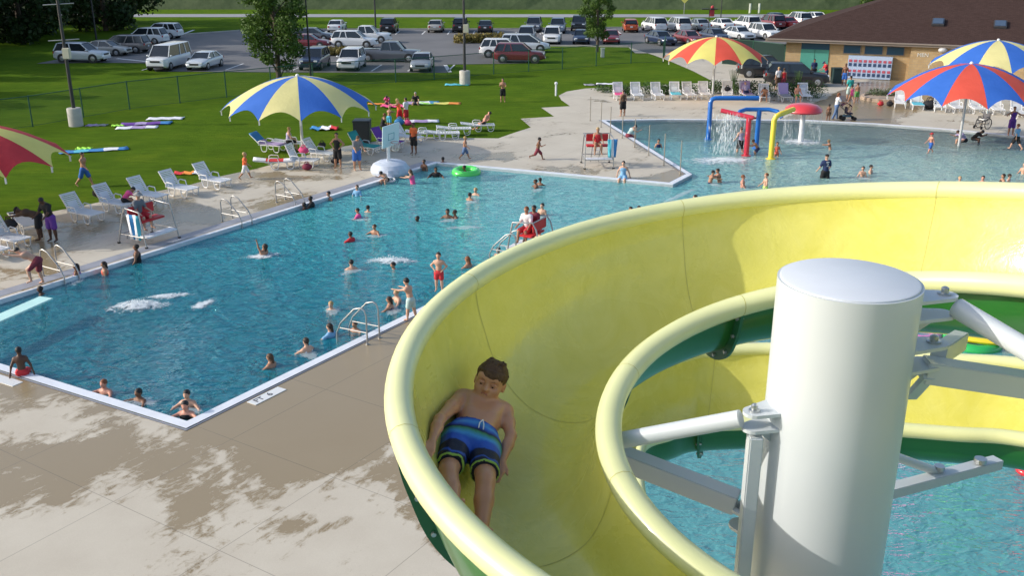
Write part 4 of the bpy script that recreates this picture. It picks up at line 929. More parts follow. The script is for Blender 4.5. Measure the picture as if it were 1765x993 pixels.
mb = MB(); mb.box((x1+6, -.45, 1.45), (12-.01, .3, 3.1)); mb.box((x1+.15, -.13, 1.452), (.3, .5, 3.1)); bpart(mb, 'wall', M_BRICK)
mb = MB(); mb.box((x1+12+4, -.2, 1.45), (.3, .8, 3.1)); mb.box((LW-4, .15, 1.45), (LW-x1-12, .3, 3.1)); mb.box((LW+5, DW/2, 1.45), (.3, DW, 3.1)); bpart(mb, 'wall', M_BRICK)
# roof: long hip, ridge well behind
x0, xe = -0.0, LW+9; y0, yb = -OV, DW+1.5; ry = (y0+yb)/2; rz = ye+ (ry-y0)*.36; hx = (ry-y0)*1.05
mb = MB(); V_ = [(x0, y0, ye), (xe, y0, ye), (xe, yb, ye), (x0, yb, ye), (x0+hx, ry, rz), (xe-hx, ry, rz)]
V2 = [(p[0], p[1], p[2]-.14) for p in V_]
mb.add(V_+V2, [(0, 1, 5, 4), (1, 2, 5), (2, 3, 4, 5), (3, 0, 4), (6, 10, 11, 7), (7, 11, 8), (8, 11, 10, 9), (9, 10, 6)]); rf = bpart(mb, 'roof', M_SHIN)
mb = MB()
for a_, b_ in (((x0, y0-.02, ye-.13), (xe, y0-.02, ye-.13)), ((x0-.02, y0, ye-.13), (x0-.02, yb, ye-.13))): mb.bar(a_, b_, .05, .26)
mb.bar((x0, y0-.09, ye-.04), (xe, y0-.09, ye-.04), .13, .10); bpart(mb, 'fascia', M_FASC, rf)
mb = MB(); mb.add([(x0, y0, ye-.27), (xe, y0, ye-.27), (xe, .0, ye-.27), (x0, .0, ye-.27)], [(0, 1, 2, 3)]); bpart(mb, 'soffit', M_FASC, rf)
def wx(px, y=70, z=1.5):                                      # local x of a photo column on the front wall
    lo_, hi_ = -5, 40
    for _ in range(40):
        m_ = (lo_+hi_)/2
        if PX(MI @ Vector((m_, 0, z)))[0] < px: lo_ = m_
        else: hi_ = m_
    return lo_
a_, b_ = wx(875.5), wx(906)
mb = MB(); mb.box(((a_+b_)/2, -.02, 1.10), (b_-a_, .08, 2.2)); d_ = bpart(mb, 'door', M_DOOR)
mb = MB(); mb.box(((a_+b_)/2, -.065, 1.10), (.03, .02, 2.2)); bpart(mb, 'door_gap', mat('gap', (.01, .05, .04), .8), d_)
for s_ in (-1, 1):
    mb = MB(); mb.box(((a_+b_)/2+s_*.12, -.09, 1.05), (.03, .05, .16)); bpart(mb, 'handle', M_GALV, d_)
mb = MB(); mb.box(((a_+b_)/2, -.02, 2.46), (b_-a_, .07, .5)); bpart(mb, 'transom_panel', M_NAVY)
for c0_, c1_ in ((921.5, 940), (944.5, 964), (968.5, 987.5)):
    a_, b_ = wx(c0_), wx(c1_); mb = MB(); mb.box(((a_+b_)/2, -.01, 2.33), (b_-a_, .05, .62)); w_ = bpart(mb, 'window', M_NAVY)
    mb = MB()
    for q in ((a_, 0), (b_, 0)): mb.box((q[0], -.03, 2.33), (.05, .07, .70))
    for z_ in (2.0, 2.66): mb.box(((a_+b_)/2, -.03, z_), (b_-a_, .07, .05))
    bpart(mb, 'window_frame', M_FASC, w_)
# skylights
for c0_, y_ in ((1026, 25), (1094, 27.5)):
    for it in range(1):
        r_ = ray(c0_, y_); Mi = MI.inverted(); o1 = Mi @ Vector((0, 0, H)); d1 = Mi.to_3x3() @ r_
        # plane z = ye + (y-y0)*.36
        t_ = (ye+(o1.y-y0)*.36-o1.z)/(d1.z-.36*d1.y); q = o1+d1*t_
    mb = MB(); mb.box((0, 0, .09), (.95, 1.25, .18)); mb.xf(Matrix.Translation(q) @ Matrix.Rotation(math.atan(.36), 4, 'X')); s1 = bpart(mb, 'skylight', mat('skylight_curb', (.05, .05, .055), .5), rf, bevel=.02)
    mb = MB(); mb.box((0, 0, .20), (.78, 1.05, .05)); mb.xf(Matrix.Translation(q) @ Matrix.Rotation(math.atan(.36), 4, 'X')); bpart(mb, 'pane', mat('skylight_glass', (.06, .09, .14), .12, spec=.8), s1, bevel=.02)
# sign letters and dome lamp on the step wall
q = MI.inverted() @ G(1008, 60.5, 0); xs_ = wx(1008.5)-.1
text('MEN', .42, Matrix.Translation((xs_+.1, -.615, 2.15)) @ Matrix.Rotation(math.pi/2, 4, 'X'), mat('sign_letter', (.70, .70, .66), .5), bld, 'sign_letters', .01)
mb = MB(); mb.ball((wx(1032)-.2, -.78, 2.62), (.34, .3, .22), 14, 8); bpart(mb, 'wall_lamp', mat('lamp_dome', (.55, .55, .56), .3), smooth=True)
# locker block: stands against the wall, a thing of its own
la, lb_ = wx(928.5), wx(976.5); lc = MI @ Vector(((la+lb_)/2, -.32, 0))
t = thing('locker_block', 'pale blue block of small lockers with red and navy doors in two tiers', 'lockers', lc, BW); lw = lb_-la
mb = MB(); mb.box((0, 0, .98), (lw, .5, 1.8)); mb.build('locker_body', mat('locker_pale_blue', (.40, .50, .68), .45), t, bevel=.01)
MR, MN = mat('locker_red', (.45, .08, .12), .45), mat('locker_navy', (.03, .06, .14), .45)
for tier in range(2):
    for c_ in range(9):
        for k, m_ in ((0, MR), (1, MN)):
            x = -lw/2+lw*(c_+.5)/9; z = (1.42, .62)[tier]-(.30 if k else 0); mb = MB(); mb.box((x, -.262, z+.06), (lw/9*.62, .03, .25 if k else .2)); mb.build('locker_door', m_, t)
# ================================================================== FENCE
M_FG = mat('fence_green', (.01, .08, .045), .5)
fn = bpy.data.materials.new('chain_link'); fn.use_nodes = True; _n = fn.node_tree; _b = _n.nodes['Principled BSDF']; _b.inputs['Base Color'].default_value = (.012, .085, .05, 1); _b.inputs['Roughness'].default_value = .5
_t = _n.nodes.new('ShaderNodeBsdfTransparent'); _m = _n.nodes.new('ShaderNodeMixShader'); _m.inputs[0].default_value = .20
_n.links.new(_t.outputs[0], _m.inputs[1]); _n.links.new(_b.outputs[0], _m.inputs[2]); _n.links.new(_m.outputs[0], _n.nodes['Material Output'].inputs['Surface'])
def fence(pts, label, fab, ht=1.85, step=4.6):
    base = Vector(pts[0]); t = thing('chain_link_fence', label, 'fence', base)
    for a_, b_ in zip(pts[:-1], pts[1:]):
        a_, b_ = Vector(a_), Vector(b_); L = (b_-a_).length; k_ = max(1, round(L/step))
        for i in range(k_+(1 if (b_-Vector(pts[-1])).length < .01 else 0)):
            p = a_+(b_-a_)*i/k_-base; mb = MB(); mb.tube([p, p+Vector((0, 0, ht+.05))], .045, 8); mb.build('post', M_FG, t)
        p, q = a_-base, b_-base; mb = MB()
        mb.add([p+Vector((0, 0, .05)), q+Vector((0, 0, .05)), q+Vector((0, 0, ht-.03)), p+Vector((0, 0, ht-.03))], [(0, 1, 2, 3)]); mb.build('chain_link', fab, t)
        mb = MB(); mb.tube([p+Vector((0, 0, ht)), q+Vector((0, 0, ht))], .028, 6); mb.build('top_rail', M_FG, t)
        mb = MB(); mb.tube([p+Vector((0, 0, .06)), q+Vector((0, 0, .06))], .014, 5); mb.build('bottom_wire', M_FG, t)
fpx = [(-60, 152), (36, 138.5), (142, 119.5), (248, 106.5), (343, 96), (433, 90), (475, 87), (540, 81), (615, 75.5), (652, 72), (690, 69), (725, 68)]
fence([tuple(G(x, y)) for x, y in fpx], 'long green chain link fence between the lawn and the car park', fn)
fence([tuple(G(790, 70)), tuple(G(822, 73)), tuple(G(857, 78))], 'dark green screened fence joining the bath house behind the umbrella', mat('screen_green', (.003, .022, .018), .9), 2.3)
fence([tuple(G(725, 68)), tuple(G(727, 60))], 'short green gate fence at the end of the path', fn, 1.85, 3)
# ================================================================== LAMP POSTS
M_DKM = mat('dark_bronze_metal', (.035, .035, .04), .45)
M_FOOT = mat('footing_concrete', (.46, .44, .39), .85, var=.08, vscale=3)
def lamp(px, ht, label, foot=True, arms=False, box=None, rad=.09):
    t = thing('lamp_post', label, 'lamp post', G(*px), 0, 'lamp posts')
    z0 = 0
    if foot: mb = MB(); mb.lathe([(.42, -.1), (.42, 1.05), (.38, 1.1)], (0, 0, 0), 24); mb.build('footing', M_FOOT, t, smooth=True); z0 = 1.1
    mb = MB(); mb.tube([(0, 0, z0), (0, 0, ht)], [rad*1.25, rad*.7], 10); mb.build('pole', M_DKM, t, smooth=True)
    if arms:
        for z in (ht*.55, ht*.93) if arms == 1 else arms:
            mb = MB(); mb.tube([(-.9, 0, z-.04), (.9, .1, z+.06)], .035, 6); mb.build('cross_arm', M_GALV, t)
    if box: mb = MB(); mb.box((.16, -.18, box), (.42, .3, .62)); mb.build('junction_box', mat('box_cream', (.62, .58, .46), .5), t, bevel=.03)
    for s_ in (-1, 1): mb = MB(); mb.box((s_*.5, 0, ht), (.8, .4, .14)); mb.build('lamp_head', M_DKM, t, bevel=.03)
lamp((83.5, 137.5), 11.5, 'lamp post with a concrete footing on the left lawn by the towels', arms=[up((83.5, 137.5), 43.), up((83.5, 137.5), 4.)], box=up((83.5, 137.5), 57))
lamp((508.5, 92.3), 11.5, 'lamp post with a concrete footing on the lawn in the middle', box=up((508.5, 92.3), 30))
lamp((340, 84), 11.0, 'slim grey lamp post just right of the leafy tree', foot=False, rad=.07)
lamp((105.5, 43), 10.5, 'dark lamp post against the shaded woodland at the left', foot=False)
lamp((411, 31.5), 10.5, 'lamp post at the far edge of the car park in the middle', foot=False)
lamp((788, 24), 10.5, 'thin lamp post beyond the white cars on the right', foot=False, rad=.06)
lamp((774, 43), up((774, 43), 9), 'thin post with a red flag shape above the parked cars', foot=False, rad=.05)
p = G(774, 43); zf_ = up((774, 43), 13); mb = MB(); mb.box((.3, 0, 0), (.55, .12, .8)); mb.ball((.3, -.05, .62), .2); o = mb.build('banner', mat('banner_red', (.45, .05, .06), .7), None, bevel=.03); o.location = p+Vector((0, 0, zf_)); tag(o, 'small red banner on a thin post above the parked cars', 'banner')
def sign(px, ht, col, label, w_=.8, h2_=.8):
    t = thing('road_sign', label, 'sign', G(*px)); mb = MB(); mb.tube([(0, 0, 0), (0, 0, ht)], .06, 6); mb.build('sign_post', M_GALV, t); mb = MB(); mb.box((0, -.08, ht), (w_, .05, h2_), rot=Matrix.Rotation(R(45), 3, 'Y')); mb.build('sign_panel', mat('sign_'+col[0], col[1], .6), t)
sign((748, 15), 2.2, YEL, 'yellow diamond sign beside the far road')
for x, lb in ((820, 'white marker post beside the far road, left of the pair'), (830, 'white marker post beside the far road, right of the pair')):
    t = thing('marker_post', lb, 'marker post', G(x, 14)); mb = MB(); mb.tube([(0, 0, 0), (0, 0, 1.5)], .18, 6); mb.build('marker_body', mat('marker_white', (.6, .62, .55), .7), t)
t = thing('stand_pipe', 'short white stand pipe on the lawn left of the far deck', 'stand pipe', G(608, 104.5)); mb = MB(); mb.tube([(0, 0, 0), (0, 0, .85)], .07, 8); mb.build('pipe', M_PL, t); mb = MB(); mb.ball((0, 0, .9), .12); mb.build('cap', M_PL, t)
t = thing('utility_pedestal', 'small pale utility box on the grass beside the young tree', 'utility box', G(659, 62.5)); mb = MB(); mb.box((0, 0, .42), (.35, .35, .85)); mb.build('box_body', mat('box_grey', (.45, .5, .48), .6), t, bevel=.04); mb = MB(); mb.box((0, 0, .88), (.4, .4, .07)); mb.build('lid', mat('box_grey', (.45, .5, .48), .6), t)
# ================================================================== TREES AND PLANTS
def leafmat(name, a_, b_, tr_=.25):
    f = NB(name); oi = f.node('ShaderNodeNewGeometry'); f.link(f.ramp(f.noise(.9, 3), [(.3, a_), (.7, b_)]), f.b.inputs['Base Color']); rnd = f.math('MULTIPLY', oi.outputs['Random Per Island'], .5)
    base = f.ramp(f.noise(.9, 3), [(.3, a_), (.7, b_)]); c_ = f.mix(rnd, base, tuple(min(1, v*1.7) for v in b_)); f.link(c_, f.b.inputs['Base Color']); f.b.inputs['Roughness'].default_value = .6; f.b.inputs['Specular IOR Level'].default_value = .3
    tl = f.node('ShaderNodeBsdfTranslucent'); f.link(c_, tl.inputs['Color']); mx = f.node('ShaderNodeMixShader', i_0=tr_); f.link(f.b.outputs[0], mx.inputs[1]); f.link(tl.outputs[0], mx.inputs[2]); f.link(mx.outputs[0], f.n['Material Output'].inputs['Surface']); return f.m
M_LEAF = leafmat('maple_leaves', (.035, .075, .012), (.075, .135, .022)); M_LEAFD = leafmat('shade_dark_leaves', (.012, .028, .008), (.026, .052, .012), .1); M_BARK = mat('bark', (.10, .075, .055), .9, var=.2, vscale=6)  # woodland leaves: the shade among the trees is put into their darker green
M_SHRUB = leafmat('shrub_leaves', (.03, .07, .015), (.06, .12, .03)); M_ORN = leafmat('ornamental_grass', (.14, .12, .03), (.25, .20, .06))
def leaves(mb, blobs, n_, size, seed=1):
    r_ = np.random.default_rng(seed); wts = np.array([b[1][0]*b[1][1]*b[1][2] for b in blobs]); wts = wts**.7; wts /= wts.sum()
    which = r_.choice(len(blobs), n_, p=wts); vs = []; fs = []
    for i in range(n_):
        c_, rad = blobs[which[i]]; d = r_.normal(size=3); d /= np.linalg.norm(d); rr = r_.random()**.30*(1+.10*r_.normal())
        p = np.array(c_)+d*rr*np.array(rad)
        a_ = r_.normal(size=3); a_ /= np.linalg.norm(a_); b_ = np.cross(a_, d+r_.normal(size=3)*.5); b_ /= np.linalg.norm(b_)+1e-6; s_ = size*r_.uniform(.6, 1.3)
        o = len(vs); vs += [p-a_*s_*.5, p+b_*s_*.30, p+a_*s_*.5, p-b_*s_*.30]; fs.append((o, o+1, o+2, o+3))
    mb.add([tuple(v) for v in vs], fs)
def tree(px, ht, cw, label, leafm, n_=7000, size=.28, base=.16, seed=1, group=None, form='oval', loc=None, lean=0):
    p = Vector(loc) if loc else G(*px); t = thing('tree', label, 'tree', p, 0, group); r_ = random.Random(seed)
    mb = MB(); mb.tube([(0, 0, -.1), (.05, 0, ht*.3), (-.05, .05, ht*.6), (0, 0, ht*.92)], [ht*.022, ht*.017, ht*.010, ht*.003], 8); tk = mb.build('trunk', M_BARK, t, smooth=True)
    blobs = []; limbs = MB()
    for k in range(26 if form == 'oval' else 20):
        f = (k+.5)/(26 if form == 'oval' else 20); z = ht*(base+(.95-base)*f)
        env = (math.sin(math.pi*min(1, f*.9+.12))**.75 if form == 'oval' else (1-f)**.6*.9+.2 if form == 'cone' else .6+.5*math.sin(math.pi*f))
        a_ = k*2.4+r_.uniform(-.4, .4); R_ = cw/2*env*r_.uniform(.35, .88); c_ = (R_*math.cos(a_), R_*math.sin(a_), z)
        s_ = cw*.165*r_.uniform(.6, 1.4)*(.6+.5*env); blobs.append((c_, (s_, s_, s_*.85)))
        limbs.tube([(0, 0, z-ht*.14), (c_[0]*.5, c_[1]*.5, z-ht*.05), c_], [ht*.006, ht*.004, ht*.002], 5)
    limbs.build('limb', M_BARK, t, smooth=True)
    mb = MB(); leaves(mb, blobs, n_, size, seed); mb.build('crown', leafm, t); return t
tree((305, 86), 10.2, 5.3, 'leafy green maple between the lawn fence and the car park', M_LEAF, 13000, .25, .10, 3)
tree((653, 56.5), 7.2, 3.4, 'young green tree in the grass island in front of the red car', M_LEAF, 7000, .2, .22, 5)
dk = []
proto = None
spots = [(-62, 83, 15, 11), (-57, 96, 16, 12), (-66, 106, 17, 13), (-55, 112, 16, 12), (-61, 122, 17, 12), (-52, 128, 15, 11), (-72, 92, 17, 13), (-75, 116, 18, 13), (-84, 102, 18, 14), (-58, 140, 15, 12), (-70, 135, 17, 13), (-88, 126, 18, 14), (-58, 68, 13, 10), (-70, 70, 15, 12), (-66, 54, 13, 11), (-96, 112, 19, 14), (-82, 84, 17, 13)]
DKP = None
wl = ('dark shaded tree at the foot of the woodland nearest the silver crossover', 'dark shaded tree behind the silver crossover', 'dark tree deep in the woodland at the left', 'dark tree at the right front of the woodland', 'dark tree in the second row of the woodland', 'dark tree at the right hand end of the woodland by the far lawn')
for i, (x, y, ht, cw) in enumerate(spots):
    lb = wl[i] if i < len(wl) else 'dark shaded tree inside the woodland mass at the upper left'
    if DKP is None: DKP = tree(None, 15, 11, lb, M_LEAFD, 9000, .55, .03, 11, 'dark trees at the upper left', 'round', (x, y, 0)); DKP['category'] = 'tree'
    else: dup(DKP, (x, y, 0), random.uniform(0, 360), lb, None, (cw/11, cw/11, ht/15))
def shrub(px, w_, h_, label, m_=M_SHRUB, n_=900, size=.12, z=0., name='shrub', cat='shrub', group='planting', seed=1, blobs=None):
    p = G(*px, z); t = thing(name, label, cat, p, 0, group); mb = MB(); r_ = random.Random(seed)
    bl_ = blobs or [((r_.uniform(-.3, .3)*w_, r_.uniform(-.15, .15)*w_, h_*r_.uniform(.3, .6)), (w_*.28, w_*.24, h_*.42)) for _ in range(6)]
    leaves(mb, bl_, n_, size, seed); mb.build('foliage', m_, t); mb = MB()
    for k in range(4): mb.tube([(0, 0, 0), (r_.uniform(-.3, .3)*w_, r_.uniform(-.2, .2)*w_, h_*.6)], .015, 4)
    mb.build('stem', M_BARK, t); return t
for i, (x, y, w_, h_, lb) in enumerate(((668, 101, 2.2, .6, 'low planting at the left end of the lounger row'), (686, 104, 2.2, .9, 'low shrubs behind the first loungers of the row'), (708, 103, 2.6, 1.0, 'low shrubs behind the third lounger of the row'), (728, 103, 2.2, .9, 'low shrubs behind the turquoise towel lounger'), (746, 103, 2.2, .9, 'low shrubs left of the red and yellow umbrella pole'),
        (786, 103, 2.0, 1.1, 'dark shrub just right of the red and yellow umbrella pole'), (805, 104, 2.2, 1.2, 'dark shrub between two sunbathers right of the umbrella pole'), (826, 105, 2.2, 1.2, 'dark shrub left of the woman in the black bikini'), (847, 106, 2.4, 1.3, 'dark shrub behind the lilac towel lounger'), (868, 106, 2.2, 1.2, 'dark shrub below the parked black vehicle'), (886, 107, 2.2, 1.2, 'rounded shrub at the right end of the planting'))):
    shrub((x, y), w_*1.25, h_, lb, seed=20+i, n_=1100)
for x, y, lb in ((802, 96, 'tall thin stalks in the planting behind the blue pipe'), (872, 98, 'tall thin stalks in front of the black vehicle')):
    t = thing('tall_grass_plant', lb, 'plant', G(x, y+5)); mb = MB()
    for k in range(22): a_ = random.uniform(0, 6.3); r_ = random.uniform(.1, .5); mb.tube([(0, 0, 0), (r_*.5*math.cos(a_), r_*.5*math.sin(a_), .9), (r_*math.cos(a_), r_*math.sin(a_), 1.7)], [.02, .015, .005], 4)
    mb.build('stalks', M_SHRUB, t)
shrub((969, 107), 2.6, .75, 'grey green mound of plants in the round raised planter', leafmat('sage_leaves', (.06, .09, .04), (.12, .15, .08)), 1500, .1, name='planter_shrub')
t = thing('round_planter', 'round stone edged planter in front of the bath house', 'planter', G(969, 108.5, ZD)); mb = MB(); mb.lathe([(1.75, 0), (1.75, .22), (1.5, .26), (1.5, .16), (.02, .16)], (0, 0, 0), 28); mb.build('planter_ring', mat('planter_stone', (.42, .32, .24), .85, var=.15, vscale=3), t)
shrub((526, 47), 5.5, 1.1, 'brown ornamental grass in the car park island', M_ORN, 2500, .3, blobs=[((-2.2+k*.9, .2*k, .5), (.9, .8, .6)) for k in range(6)])
shrub((370, 60.5), 4.0, .8, 'yellowish grass strip behind the white crossover', M_ORN, 1500, .25, blobs=[((-1.6+k*.7, 0, .4), (.7, .7, .5)) for k in range(5)])
tree(None, 9, 8, 'bushy tree behind the left slope of the bath house roof', M_LEAF, 9000, .34, .03, 31, None, 'round', tuple(G(960, 14)))
# ================================================================== VEHICLES
M_GLASS = mat('car_glass', (.012, .018, .025), .08, spec=.8); M_TYRE = mat('tyre_rubber', (.018, .018, .02), .85); M_RIMC = mat('wheel_alloy', (.45, .46, .48), .35, metal=.7)
M_HL = mat('headlight_lens', (.70, .74, .78), .12); M_TL = mat('tail_light_lens', (.45, .02, .02), .25); M_PLAS = mat('black_plastic', (.03, .03, .03), .6); M_PLATE = mat('licence_plate_blank', (.6, .62, .66), .5)
M_PAINT = mat('car_paint', (.6, .6, .6), .3, coat=.6)
def paint(n_, c_, met=0.): return mat('car_paint_'+n_, c_, .32, metal=met, coat=.6, var=.03, vscale=1)
CP = {'white': paint('white', (.72, .73, .74)), 'silver': paint('silver', (.42, .44, .46), .4), 'beige': paint('beige', (.42, .40, .36), .2), 'taupe': paint('taupe', (.18, .16, .15), .3), 'black': paint('black', (.012, .012, .015)), 'navy': paint('navy', (.02, .035, .08), .2),
      'grey': paint('grey', (.14, .15, .17), .4), 'maroon': paint('maroon', (.20, .025, .035), .2), 'red': paint('red', (.38, .02, .02)), 'orange': paint('orange', (.45, .09, .03), .2), 'slate': paint('slate', (.17, .21, .28), .4), 'lightsilver': paint('lightsilver', (.60, .63, .66), .2)}
TYPES = {  # length, width, belt stations (x, z), roof: (xb0, xr0, xr1, xb1, zroof), tail style
 'sedan': (4.75, 1.82, [(-2.37, .55), (-2.30, .88), (-1.7, .97), (-.9, .96), (.9, .93), (1.3, .90), (2.15, .74), (2.37, .50)], (-1.75, -.95, .35, 1.15, 1.44)),
 'suv': (4.85, 1.92, [(-2.42, .6), (-2.38, 1.02), (-1.7, 1.10), (-.9, 1.10), (.8, 1.06), (1.25, 1.04), (2.2, .92), (2.42, .62)], (-2.32, -1.95, .35, 1.15, 1.76)),
 'minivan': (5.1, 1.98, [(-2.55, .6), (-2.5, 1.02), (-1.7, 1.05), (-.9, 1.05), (1.1, 1.0), (1.6, .95), (2.35, .78), (2.55, .55)], (-2.45, -2.15, .55, 1.65, 1.76)),
 'van': (5.5, 2.0, [(-2.75, .6), (-2.72, 1.18), (-1.7, 1.2), (-.9, 1.2), (1.2, 1.18), (1.8, 1.16), (2.6, 1.02), (2.75, .62)], (-2.70, -2.6, 1.15, 1.9, 2.12)),
 'pickup': (5.7, 2.0, [(-2.85, .65), (-2.84, 1.12), (-1.7, 1.12), (-.9, 1.12), (.95, 1.10), (1.45, 1.08), (2.65, 1.0), (2.85, .65)], (-.75, -.55, .75, 1.4, 1.84)),
 'hatch': (4.3, 1.8, [(-2.15, .58), (-2.1, .95), (-1.5, 1.02), (-.9, 1.02), (.9, .98), (1.25, .94), (1.95, .78), (2.15, .52)], (-2.05, -1.65, .3, 1.1, 1.56))}
def car_proto(ty):
    L, W_, belt, (b0, r0_, r1_, b1, zr) = TYPES[ty]; t = thing('parked_'+('van' if ty in ('van', 'minivan') else 'pickup' if ty == 'pickup' else 'car'), 'x', {'suv': 'suv', 'van': 'van', 'minivan': 'minivan', 'pickup': 'pickup truck'}.get(ty, 'car'), (0, 0, 0), 0, 'cars in the car park')
    st = catmull([(x, 0, z) for x, z in belt], 4); rows = []; hw = W_/2
    for p in st:
        e_ = min(1, (L/2-abs(p.x))/.55); k_ = .80+.20*math.sin(math.pi/2*max(0, min(1, e_))) if e_ < 1 else 1; w_ = hw*k_; zb = .24+.14*(1-max(0, min(1, e_)))
        zt_ = p.z; rows.append([(p.x, y, z) for y, z in ((-w_*.86, zb), (-w_*.98, zb+.08), (-w_, (zb+zt_)/2+.02), (-w_*.985, zt_-.14), (-w_*.93, zt_-.04), (-w_*.80, zt_+.01), (-w_*.4, zt_+.035), (0, zt_+.045), (w_*.4, zt_+.035), (w_*.80, zt_+.01), (w_*.93, zt_-.04), (w_*.985, zt_-.14), (w_, (zb+zt_)/2+.02), (w_*.98, zb+.08), (w_*.86, zb))])
    mb = MB(); mb.grid(rows); n_ = len(rows[0]); o = 0
    mb.f.append(tuple(range(n_))); mb.f.append(tuple(range((len(rows)-1)*n_, len(rows)*n_))[::-1]); mb.mi += [0, 0]
    for i in range(len(rows)-1): mb.f.append((i*n_, i*n_+n_-1, (i+1)*n_+n_-1, (i+1)*n_)); mb.mi.append(0)
    # roof skin and pillars in body colour
    zb_ = max(z for x, z in belt if b0-.5 < x < b1+.5)-.03; wt_, wb_ = hw*.74, hw*.90
    rp = [(r0_-.06, wt_), (r1_+.06, wt_)]
    mb.add([(r0_-.05, -wt_-.01, zr-.05), (r1_+.05, -wt_-.01, zr-.05), (r1_+.05, wt_+.01, zr-.05), (r0_-.05, wt_+.01, zr-.05), (r0_+.12, -wt_*.8, zr+.02), (r1_-.2, -wt_*.8, zr+.02), (r1_-.2, wt_*.8, zr+.02), (r0_+.12, wt_*.8, zr+.02)],
           [(0, 1, 5, 4), (1, 2, 6, 5), (2, 3, 7, 6), (3, 0, 4, 7), (4, 5, 6, 7), (3, 2, 1, 0)])
    for s_ in (-1, 1):
        for xb_, xt_ in ((b0+.03, r0_), (b1, r1_), ((b0+b1)/2-.05, (r0_+r1_)/2)) + (((b0*.62, r0_*.62),) if ty in ('suv', 'minivan', 'van') else ()):
            mb.bar((xb_, s_*wb_, zb_), (xt_, s_*(wt_+.005), zr-.04), .05, .09 if xb_ != b1 else .07, up=Vector((1, 0, 0)))
    if ty == 'pickup':
        pass
    mb.build('body', M_PAINT, t, smooth=True, angle=35)
    if ty == 'pickup':
        mb = MB(); mb.box((-1.82, 0, 1.155), (1.85, W_*.80, .01)); mb.build('truck_bed', M_PLAS, t)
    mb = MB(); P_ = [(b0+.02, -wb_+.02), (b1-.02, -wb_+.02), (b1-.02, wb_-.02), (b0+.02, wb_-.02)]; Q_ = [(r0_, -wt_+.01), (r1_, -wt_+.01), (r1_, wt_-.01), (r0_, wt_-.01)]
    mb.add([(x, y, zb_-.05) for x, y in P_]+[(x, y, zr-.05) for x, y in Q_], [(0, 1, 5, 4), (1, 2, 6, 5), (2, 3, 7, 6), (3, 0, 4, 7)]); mb.build('windows', M_GLASS, t)
    wr = .34 if ty in ('sedan', 'hatch') else .38
    for x in (-L/2+.92, L/2-.92):
        for s_ in (-1, 1):
            mb = MB(); mb.lathe([(wr*1.17, -.04), (wr*1.17, .0)], (0, 0, 0), 18, axis='Y'); mb.xf(Matrix.Translation((x, s_*(hw*.985), wr))); ar = mb.build('wheel_arch', M_PLAS, t)
            mb = MB(); mb.lathe([(wr*.6, -.11), (wr*.95, -.11), (wr, -.07), (wr, .07), (wr*.95, .11), (wr*.6, .11)], (0, 0, 0), 20, axis='Y'); mb.xf(Matrix.Translation((x, s_*(hw-.09), wr))); wh = mb.build('wheel', M_TYRE, t, smooth=True)
            mb = MB(); mb.lathe([(.04, .125), (wr*.25, .12), (wr*.6, .10)], (0, 0, 0), 10, axis='Y'); 
            if s_ < 0: mb.v = [(v[0], -v[1], v[2]) for v in mb.v]
            mb.xf(Matrix.Translation((x, s_*(hw-.09)+s_*.015, wr))); mb.build('rim', M_RIMC, wh)
    zf_ = belt[-2][1]; zr_ = belt[1][1]
    for s_ in (-1, 1):
        mb = MB(); mb.box((L/2-.13, s_*hw*.64, zf_-.08), (.18, .36, .15), taper=.9); mb.build('headlight', M_HL, t, bevel=.03)
        mb = MB(); mb.box((-L/2+.05, s_*hw*.72, zr_-.13), (.12, .26, .22)); mb.build('tail_light', M_TL, t, bevel=.03)
        mb = MB(); mb.ball((b1-.15, s_*(hw+.08), zb_+.08), (.09, .12, .08), 8, 5); mb.build('mirror', M_PAINT, t, smooth=True)
    mb = MB(); mb.box((L/2-.03, 0, zf_-.18), (.10, hw*.9, .16)); mb.build('grille', M_PLAS, t, bevel=.02)
    mb = MB(); mb.box((L/2-.02, 0, .40), (.14, hw*1.5, .16)); mb.build('bumper', M_PAINT if ty != 'van' else M_PLAS, t, bevel=.04)
    mb = MB(); mb.box((-L/2+.02, 0, .46), (.14, hw*1.5, .18)); mb.build('bumper', M_PAINT, t, bevel=.04)
    mb = MB(); mb.box((-L/2-.03, 0, .72), (.03, .32, .16)); mb.build('licence_plate', M_PLATE, t)
    if ty in ('suv', 'minivan', 'hatch', 'van'):
        mb = MB(); mb.add([(b0-.01, -hw*.66, zb_+.12), (b0-.01, hw*.66, zb_+.12), (r0_-.05, hw*.58, zr-.12), (r0_-.05, -hw*.58, zr-.12)], [(0, 1, 2, 3)]); mb.build('rear_window', M_GLASS, t)
    return t
CARP = {}
def car(ty, col, x, y, yaw, label, scale=None, z=.03):
    p = G(x, y, z); rc = {'car_paint': CP[col]}
    if ty not in CARP:
        CARP[ty] = t = car_proto(ty)
        for ch in t.children:
            for sl_ in ch.material_slots:
                if sl_.material and sl_.material.name.split('.')[0] == 'car_paint': sl_.link = 'OBJECT'; sl_.material = CP[col]
        t.location = p; t.rotation_euler = (0, 0, R(yaw)); t['label'] = label; return t
    rc.update({'car_paint_'+k: CP[col] for k in CP}); return dup(CARP[ty], p, yaw, label, recolor=rc)
